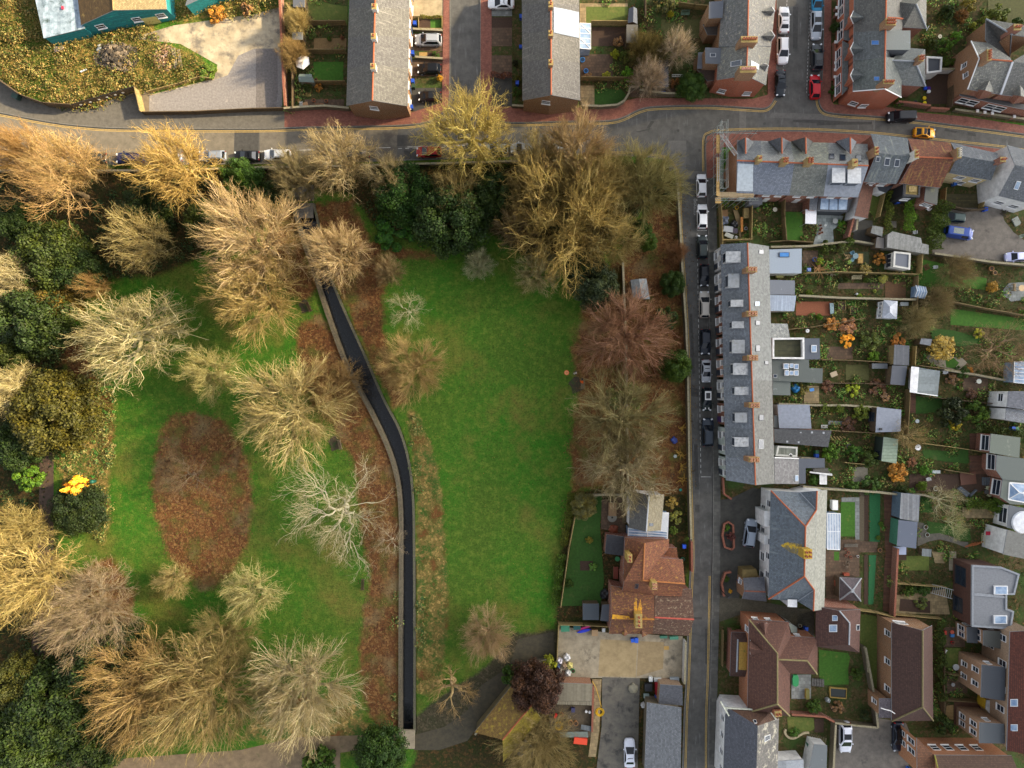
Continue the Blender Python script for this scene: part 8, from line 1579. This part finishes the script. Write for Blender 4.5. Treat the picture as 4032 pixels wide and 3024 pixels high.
T('F');rtable(327,96,.32,'f0f0f0','white round table with a dark hole above the roof terrace',True);chair(102,212,0,'9ab0a4','pale green chair on the roof terrace');rtable(184,243,.3,'c8cac8','pale round table on the roof terrace');rtable(248,272,.36,'d8dad8','white round table with a dark figure on the roof terrace',True);sack('tarpaulin','tarpaulin','bright blue crumpled tarpaulin in the courtyard',232,592,.75,.6,'1a7ab8',12);boxthing('plastic_crate','crate','light blue plastic crate beside the tarpaulin courtyard',372,603,.7,.5,.3,'4a90d8',.2);boxthing('stone_seat','stone','pale half round stone seat in the tree fern garden',560,468,1.1,.8,.4,'b8a486',.4);wheelie(403,1168,'1f5ad0','blue bin in the bins yard');wheelie(404,1138,'2f6a3c','green bin in the bins yard');pot(690,1090,.42,'4f545c','dark round brazier on the garden path',.5,'brazier','brazier');chair(1368,1372,.3,'e8e8e8','white chair below the bright green clipped dome');rtable(1276,1098,.5,'eceef2','white round table under the bare yellowish tree',True);boxthing('concrete_slab_block','block','pale grey drain cover block by the curved paving',484,920,1.1,.55,.12,'a8aca8');boxthing('storage_box','box','white open storage trough in the lower middle gardens',1442,1310,1.3,.5,.4,'b8c0c0');wheelie(2088,936,'1f62d8','blue bin beside the white house at the right edge');wheelie(2118,936,'3a7a4a','green bin beside the blue bin at the right edge');rtable(1270,872,.34,'b4bcbc','pale round table under the big dark bush');chair(1512,452,.2,'e6e8ea','white chair at the corner of the curved roof studio');rtable(1800,530,.42,'d0d4c8','pale stone round at the rubble garden');b=MB()
for i in range(5):b.tube(at(540+i*26,1005,1.9),at(500+i*26+45,1060-i*3,1.9)+Vector((.4,.5,0)),.05,4)
t=tag(b.build('pergola',FENCEL),'slanting timber pergola slats over the slate extension garden','pergola')
T('I');strip('grey slatted corner sofa, left half',[(1298,580),(1345,545),(1470,640),(1430,690)],.5,'corner_sofa',surf('grey_slats','5f666c','51575d',1,brick=('43484d',.4,.5,.02)),'sofa',.45);strip('grey slatted corner sofa, right half',[(1475,660),(1560,585),(1570,600),(1480,690)],.5,'corner_sofa',surf('grey_slats','5f666c','51575d',1,brick=('43484d',.4,.5,.02)),'sofa',.45);rtable(1660,610,.4,'4a4a48','dark round table by the three pane window');chair(1685,560,1.2,'b8bc9a','pale green chair above the dark round table');chair(1700,645,-1.2,'c0c49a','pale green chair below the dark round table');c=at(1700,1265);t=thing('play_slide','red and white garden swing seat with a ladder frame by the white house','swing seat',c);strip('red canopy of the garden swing seat',quad(1690,1165,1750,1215),1.6,'seat_canopy',plain('red_cloth','b01838',.7),'canopy').parent=None
MB().box(c,(.5,1.4,.5)).build('seat',plain('seat_white','d4d8dc',.6),t);b=MB()
for i in range(6):b.tube(at(1635,1190+i*26,.9),at(1672,1190+i*26,.9),.03,4)
b.tube(at(1635,1185,.9),at(1630,1325,.9),.04,4).tube(at(1672,1185,.9),at(1668,1345,.9),.04,4);b.build('ladder_frame',plain('cream_frame','c9c49a',.6),t)
for x,y,l in((845,1100,'upper pale ring planter on the grey path'),(866,1205,'lower pale ring planter on the grey path'),(980,570,'metal ring tub among the dry beds')):pot(x,y,.36,'b8bcb4',l,.3)
boxthing('storage_box','box','pale lilac box pair below the dark garden office',476,1415,1.9,1.3,.7,'a3aecb');boxthing('dark_trampoline','mat','rust brown round mat bed by the angled bay',1428,430,2.6,2.0,.25,'5a3422',.1,'643c28');b=MB()
for i in range(6):b.box(at(1380+i*0,0,0)*0+at(1640+i*26,470,0)+Vector((0,0,.12+.12*i)),(.3,1.4,.1))
tag(b.build('garden_steps',surf('grey_slats','5f666c','51575d',1)),'grey slatted steps below the angled bay','steps')
for i in range(4):pass
b=MB()
for i in range(5):b.box(at(1450+i*30,1350-i*8,0)+Vector((0,0,.1+.1*i)),(.2,1.5,.1),R(-65))
tag(b.build('garden_steps',surf('orange_timber','b0683a','8a5230',3)),'orange timber steps by the red swing seat','steps')
T('H');ladder('grey metal outdoor stair with slatted treads beside the modern extension',at(1410,108,.6),at(1600,160,2.6),1.5);b=MB()
tag(MB().prism([at(*p)for p in((212,850),(250,850),(260,880),(256,940),(232,952),(206,935),(204,880))],[at(*p)+Vector((0,0,.35))for p in((212,850),(250,850),(260,880),(256,940),(232,952),(206,935),(204,880))]).build('kayak',plain('kayak_green','2f9a5a',.4)),'green sit-on kayak lying on the side patio','kayak');t=thing('pond','dark rectangular raised pond with a brick rim','pond',at(600,1000));P=[at(*p)for p in((528,958),(672,970),(668,1052),(532,1040))];ribbon(MB(),P+[P[0]],.18,0,.35).build('rim',surf('lichen_brick','b59a4a','94733f',4),t);MB().prism(P,[p+Vector((0,0,.2))for p in P]).build('pond_surface',plain('pond_net','1f2622',.3),t)
b=MB()
for i in range(5):b.box(at(385+i*20,915)+Vector((0,0,.08+.08*i)),(.36,1.3,.16))
tag(b.build('garden_steps',surf('old_concrete','6f6d68','4e4d48',3)),'concrete steps between the kayak patio and the square lawn','steps');sack('garden_statue','statue','pale rounded stone ornament below the pond',505,1062,.38,.7,'a9b0b0',14);boxthing('gas_bottle_box','box','pair of mossy timber planters beside the kayak',330,1010,.6,1.6,.6,'a08a3a',0,'6f6a2c');wheelie(312,443,'1f55c8','blue bin on the block drive behind the cross hipped house');wheelie(272,460,'232428','black bin on the block drive behind the cross hipped house');pot(265,420,.26,'a9aca0','pale pot beside the bins on the block drive',.6)
chair(1518,640,R(150),'e4e4e2','white garden chair tipped on the small lawn');t=pot(1612,780,.5,'e4e6e6','white plastic tub on the small lawn',.4,'plastic_tub','tub','c9cccc');boxthing('toy_box','toy','red plastic toy by the toy strewn garden',1518,482,.4,.6,.5,'d0402c');pot(1582,480,.32,'d86a54','salmon round toy lid in the toy strewn garden',.3,'toy_ring','toy','d86a54');boxthing('toy_box','toy','blue plastic toy box in the toy strewn garden',1582,508,.6,.5,.4,'3a80c0');pot(1582,568,.25,'c01c1c','dark red pot in the toy strewn garden',.4);pot(1012,390,.2,'c02a20','upper red gas bottle at the long brown house',.7,'gas_bottle','gas bottle','c02a20');pot(1012,412,.2,'b02018','lower red gas bottle at the long brown house',.7,'gas_bottle','gas bottle','b02018');rtable(1578,925,.32,'9a9a98','metal round table on the dark patio');sack('barbecue_cover','cover','pale grey covered barbecue on the dark patio',1690,900,.6,.9,'8d929a',15);pot(1004,810,.26,'8a7a72','grey round pot at the long brown house wall',.5);sack('rubbish_sack','sack','dark red and black sacks at the brick lean-to',960,990,.55,.5,'3a1214',16);boxthing('storage_box','box','orange box at the brick lean-to',1012,1012,.5,.6,.4,'d88a2c',.3)
c=at(985,1150,6.5);tag(MB().path([at(975,1140,6.4),at(1000,1150,6.4),at(1060,1165,6.4),at(1098,1190,6.5)],.07,5).build('drainpipe',WHITE),'white bent drainpipe across the brick lean-to','drainpipe')
wheelie(1200,1650,'2a6ad0','blue bin at the bottom edge of the white car yard')
b=MB()
for i in range(8):b.box(at(350+i*18,1395+i*3)+Vector((0,0,.1+.1*i)),(.3,1.6,.1),R(-10))
tag(b.build('garden_steps',surf('mossy_deck','5a5434','49442b',1.5)),'mossy timber steps beside the curved stone bed','steps');P=smooth_line([(150,1320),(145,1355),(175,1390),(225,1395),(270,1370),(310,1350),(350,1350)],3);tag(ribbon(MB(),P,.35,0,.3).build('bed_edging',surf('pale_stone','b5a888','94876a',3)),'curved pale stone edging round the lower lawn bed','edging');pot(145,1545,.3,'3a7a6a','teal water pot at the bottom wall, left',.5);pot(215,1532,.24,'2f8a74','teal water pot at the bottom wall, right',.5);wheelie(335,1440,'2f6a5a','teal bin beside the mossy timber steps')
T('G');wheelie(452,935,'1f55c8','blue bin beside the porch cottage');c=at(350,1090);t=thing('street_lamp','black lamp post leaning view at the drive entrance','street lamp',at(296,1010));MB().tube(at(296,1010),at(296,1010)+Vector((0,0,4.6)),.07,8,.05).build('post',BLK,t);MB().box(at(296,1010)+Vector((.1,0,4.6)),(.35,.35,.3)).build('lantern',BLK,t);bench(1415,627,2.2,R(90),'7a7468','weathered grey bench between lawn and patio behind the conservatory','garden_bench');boxthing('white_cabinet','cabinet','white cabinet with a wooden end beside the conservatory',1268,275,.9,1.6,1.0,'e4e4e2',0,'ecece8')
for i,(x,y)in enumerate(((1375,660),(1400,690),(1380,715),(1420,730))):o=pot(x,y,.22,'a85a40','small terracotta pot clustered on the brown patio',.3);o['group']='terracotta pots on the brown patio'
strip('brick red seat cushion chest above the pavilion',quad(1368,872,1415,905),.6,'garden_chest',plain('red_brown_box','a04a30',.7),'chest',.6);strip('brick red bench cushion at the left of the pavilion',quad(1292,935,1322,985),.5,'garden_chest',plain('red_brown_box','8a4630',.7),'chest',.5);logs('stripped driftwood branch by the patio bench',1395,790,6,1.0,9,'7a6a58');pot(1668,668,.34,'a8784a','round wicker basket on the brick path',.4,'basket','basket');pot(1480,722,.2,'dcdcd8','white small pot on the brown patio',.35);pot(1722,1300,.3,'b02018','pair of red gas bottles seen at the long brown house corner',.6,'gas_bottle','gas bottle','b02018')
T('K')
for i,(x,y,r_,col,l)in enumerate(((795,725,.55,'d0ccd4','white builders bag holding purple plastic'),(860,695,.62,'d8d8d8','open white builders bag at the top of the bag group'),(885,765,.55,'d8cc7a','yellow builders bag with green waste'),(870,830,.55,'d0d0cc','crumpled white builders bag at the bottom of the bag group'),(840,765,.4,'b89a78','brown bag between the builders bags'),(800,800,.4,'a8a090','grey bag at the left of the bag group'),(785,770,.35,'4a5a80','dark blue bag at the left of the bag group'))):sack('builders_bag','bag',l,x,y,r_,.7,col,20+i)
pot(912,810,.34,'2f8a4a','green plastic tub by the builders bags',.5,'plastic_tub','tub')
for i in range(9):o=pot(848+i*18,884,.16,'e4e4e0','white paint tub in the row on the yard wall',.35,'paint_tub','tub','c4c4c0');o['group']='white paint tubs on the yard wall'
coil(1145,1172,.75,'yellow coiled pipe with a trailing end on the yard path');coil(790,1290,.75,'yellow coiled pipe lying among the clay pots');tag(MB().path([at(1080,910,.8),at(1110,960,.6),at(1140,1060,.3),at(1158,1130,.2)],.04,5).build('cable',plain('yellow_cable','e0b30a',.5)),'yellow trailing pipe running down to the coil on the yard path','pipe')
pot(890,1250,.4,'b08050','left tall clay pot in the builders yard',.8);pot(935,1255,.38,'a87848','right tall clay pot in the builders yard',.8);pot(812,1185,.32,'9a5a3a','square looking clay pot beside the red can',.5);pot(880,1212,.2,'dadad4','white small tub beside the clay pots',.3);boxthing('fuel_can','can','red fuel can beside the purple tree',762,1200,.35,.7,.5,'d02018',-.4);boxthing('tool_chest','chest','bright red folded machine cover at the bottom of the yard',975,1410,2.2,1.0,.7,'d03020',-.1,'e04a28');strip('grey steel grating leaning in the builders yard',[(985,1285),(1072,1300),(1070,1345),(980,1325)],.6,'grating',surf('grey_grating','7f868a','6c7377',2,brick=('4a5054',.1,9,.03)),'grating');strip('glassy grey sheet stack at the bottom of the yard',[(800,1350),(1040,1345),(1045,1395),(800,1395)],.4,'sheet_stack',surf('glass_sheet','7d8880','69746c',2,rough=.3),'sheets');tag(MB().tube(at(1122,570),at(1122,570)+Vector((0,0,.05)),.36,18).build('manhole_cover',plain('rust_iron','6a4a42',.8)),'round brown manhole cover in the concrete yard','manhole cover')
sack('gravel_heap','gravel heap','small pale heap of sand on the wet drive',1432,968,.85,.4,'8d8872',30);wheelie(1420,540,'1f5ad0','blue bin at the cottage gable by the concrete yard',.2);boxthing('storage_box','box','second blue box beside the cottage gable bin',1456,546,.6,.8,.6,'2a62d8')
for x,y,w_,d,h,col,l in((842,432,1.4,1.2,1.0,'3f8a68','pale green compost bin by the yellow topped fence'),(945,428,1.2,.9,.8,'1f5a5a','teal covered tub by the yellow topped fence'),(1098,480,1.0,1.0,.7,'b09068','pair of beige tubs by the cottage end'),(1175,460,.5,.6,.5,'c0c4c4','white small appliance by the cottage end'),(1580,880,.6,.8,.6,'cfd2d0','white box in the builders clutter'),(1640,885,1.2,.6,.5,'b8bab6','stack of pale panels in the builders clutter'),(1785,890,1.5,.9,.5,'9aa4a8','glass cold frame above the dark slate store'),(1640,955,.9,2.0,.9,'a01828','red machine with grey panels in the builders clutter'),(1560,950,1.2,1.2,.7,'26282c','black covered goods in the builders clutter'),(1632,1045,.6,.8,.8,'1f4fc0','blue drum in the builders clutter'),(1545,1030,.9,.7,.3,'8fa09a','pale crate in the builders clutter'),(1720,620,.8,.6,.08,'b8924a','tan square hatch cover in the concrete yard'),(1780,525,1.4,.5,.6,'4a8a72','green trough by the annexe wall, right'),(1690,518,1.2,.4,.6,'3f7a64','green trough by the annexe wall, left')):boxthing('yard_box','box',l,x,y,w_,d,h,col,.03)
def boat(x0,y0,x1,y1,w_,col,label):
 a,c=at(x0,y0),at(x1,y1);d=(c-a);n=Vector((-d.y,d.x,0)).normalized();P=[a]+[a+d*t_+n*w_*k_ for t_,k_ in((.2,.8),(.5,1),(.8,.8))]+[c]+[a+d*t_-n*w_*k_ for t_,k_ in((.8,.8),(.5,1),(.2,.8))]
 return tag(MB().prism(P,[p+Vector((0,0,.3))for p in P]).build('kayak',plain('kayak_hull',col,.4)),label,'kayak')
boat(935,465,1075,425,.18,'c01878','pink kayak lying by the yellow topped fence');boat(945,485,1070,455,.25,'2038d0','blue kayak lying below the pink one');boat(990,410,1210,430,.14,'c07a4a','orange brown canoe-like pole bundle along the fence')
sack('cement_sack','sack','white crumpled sack at the corner of the workshop',1520,1110,.5,.5,'c4c4c0',33);boxthing('folding_chair','chair','small dark blue folding chair under the corrugated roof',912,1145,.6,.7,.6,'3a3c66');
for x,y,l in((1025,1160,'larger white jug under the corrugated roof'),(1056,1166,'smaller white jug under the corrugated roof')):pot(x,y,.22,'dedede',l,.5,'water_jug','jug','cacaca')
T('J');wheelie(1862,908,'1f5ae0','blue bin by the street wall beside the clay tiled porch');pot(1852,1070,.3,'1f7a5a','dark green round tub by the street wall',.6,'plastic_tub','tub');boxthing('garden_table','table','wooden slatted table on the cottage terrace',978,450,1.3,2.2,.7,'8a6a4a',0,'94744f');rtable(974,552,.8,'7a766a','octagonal grey table on the cottage terrace',True);bench(1120,545,2.2,0,'7a6a4c','timber bench on the cottage terrace by the slate wing','garden_bench');boxthing('storage_chest','chest','red capped long planter trough by the cottage wall',1020,1240,.8,2.0,.5,'6a5a3a',0,'7a3a2a');sack('hose_heap','hose','orange coiled hose heap on the cottage terrace',998,708,.8,.3,'8a4426',35);pot(1040,1065,.4,'3f8a5a','green lidded tub behind the black side store',.6,'plastic_tub','tub','3f8a5a');sack('rubbish_sack','sack','dark heap of sacks at the corner of the cottage',890,1510,.9,.7,'1f1f22',36);pent('dark felt roofed shed in the lower cottage garden, left of two',[(622,1634),(830,1640),(826,1760),(618,1752)],2.0,felt('54585c'),DW)if False else None
T('K');pent('dark felt roofed shed in the lower cottage garden, left of two',quad(998,240,1138,380),2.2,felt('4f565a','454b4f','6d6f66',.64),DW);pent('dark felt roofed shed tucked against the lichen streaked cottage, right of two',[(1165,250),(1228,245),(1222,395),(1150,385)],2.3,felt('595d62'),DW)
T('E');sack('paddling_pool','pool','small blue round paddling pool in the rough strip by the street wall',118,1215,.6,.3,'2a3f8a',40);sack('plastic_sheet','plastic sheet','pale plastic litter in the rough strip by the street wall',128,1352,.3,.2,'c4d0cc',41)
pot(170,1640,.24,'2f8a7a','teal tub in the rough strip above the cottage',.4,'plastic_tub','tub','2f8a7a');tag(MB().path([at(105+16*math.cos(i*.524),1520+16*math.sin(i*.524),.06)for i in range(13)],.04,5).build('tyre_ring',plain('tyre_rubber','3a3630',.85)),'thin dark ring lying in the rough strip above the cottage','ring')
for i,(x,y)in enumerate(((185,1120),(180,1330),(190,1450),(200,1560))):logs(('uppermost','second','third','lowest')[i]+' heap of cut yellow branches against the street wall',x,y,12,1.1,60+i,'b8923f')
T('D2');logs('heap of roots and poles by the yard at the right edge',2030,730,10,.8,70,'4a4438');boxthing('pallet','pallet','weathered pallet on the bank at the right edge of the car yard',2140,810,1.1,1.4,.2,'7a8078',.5);chair(2170,940,.4,'8f9a88','grey garden chair on the bank at the right edge of the car yard')
# street bollards and white gate piers
T('D');
for i,(x,y,l)in enumerate(((572,95,'uppermost white capped gate pier on the right street'),(570,153,'second white capped gate pier on the right street'),(562,390,'third white capped gate pier on the right street'),(560,567,'fourth white capped gate pier on the right street'),(558,628,'fifth white capped gate pier on the right street'),(555,688,'lowest white capped gate pier on the right street'),(1775,978,'leftmost white capped pier along the far top right wall'),(1838,990,'second white capped pier along the far top right wall'),(1902,998,'third white capped pier along the far top right wall'),(2090,1026,'rightmost white capped pier along the far top right wall'))):
 c=at(x,y);t=thing('gate_pier',l,'gate pier',c);MB().box(c+Vector((0,0,.55)),(.42,.42,1.1)).build('pier',BRR,t);MB().box(c+Vector((0,0,1.14)),(.52,.52,.12),0,0,.7).build('cap',WHITE,t)
for x,y,col,l in((1350,770,'1f4fd0','blue toy barrel on the corner house patio'),(1378,772,'4a1f8a','purple ball on the corner house patio'),(1378,798,'d8dadc','white round tub on the corner house patio'),(1340,855,'d8b81a','upper yellow toy on the corner house patio'),(1342,897,'e0c81a','lower yellow toy on the corner house patio'),(1262,890,'30343a','dark round cover on the corner house patio')):pot(x,y,.3,col,l,.4,'patio_toy','toy',col)
c=at(1465,332);rtable(1465,332,.34,'b8b29a','pale round table in the top right back garden',True);tag(MB().tube(at(1368,265,6.4),at(1393,222,6.8),.04,5).build('aerial',WHITE),'white aerial pole at the corner of the rear wing','aerial');
T('A');
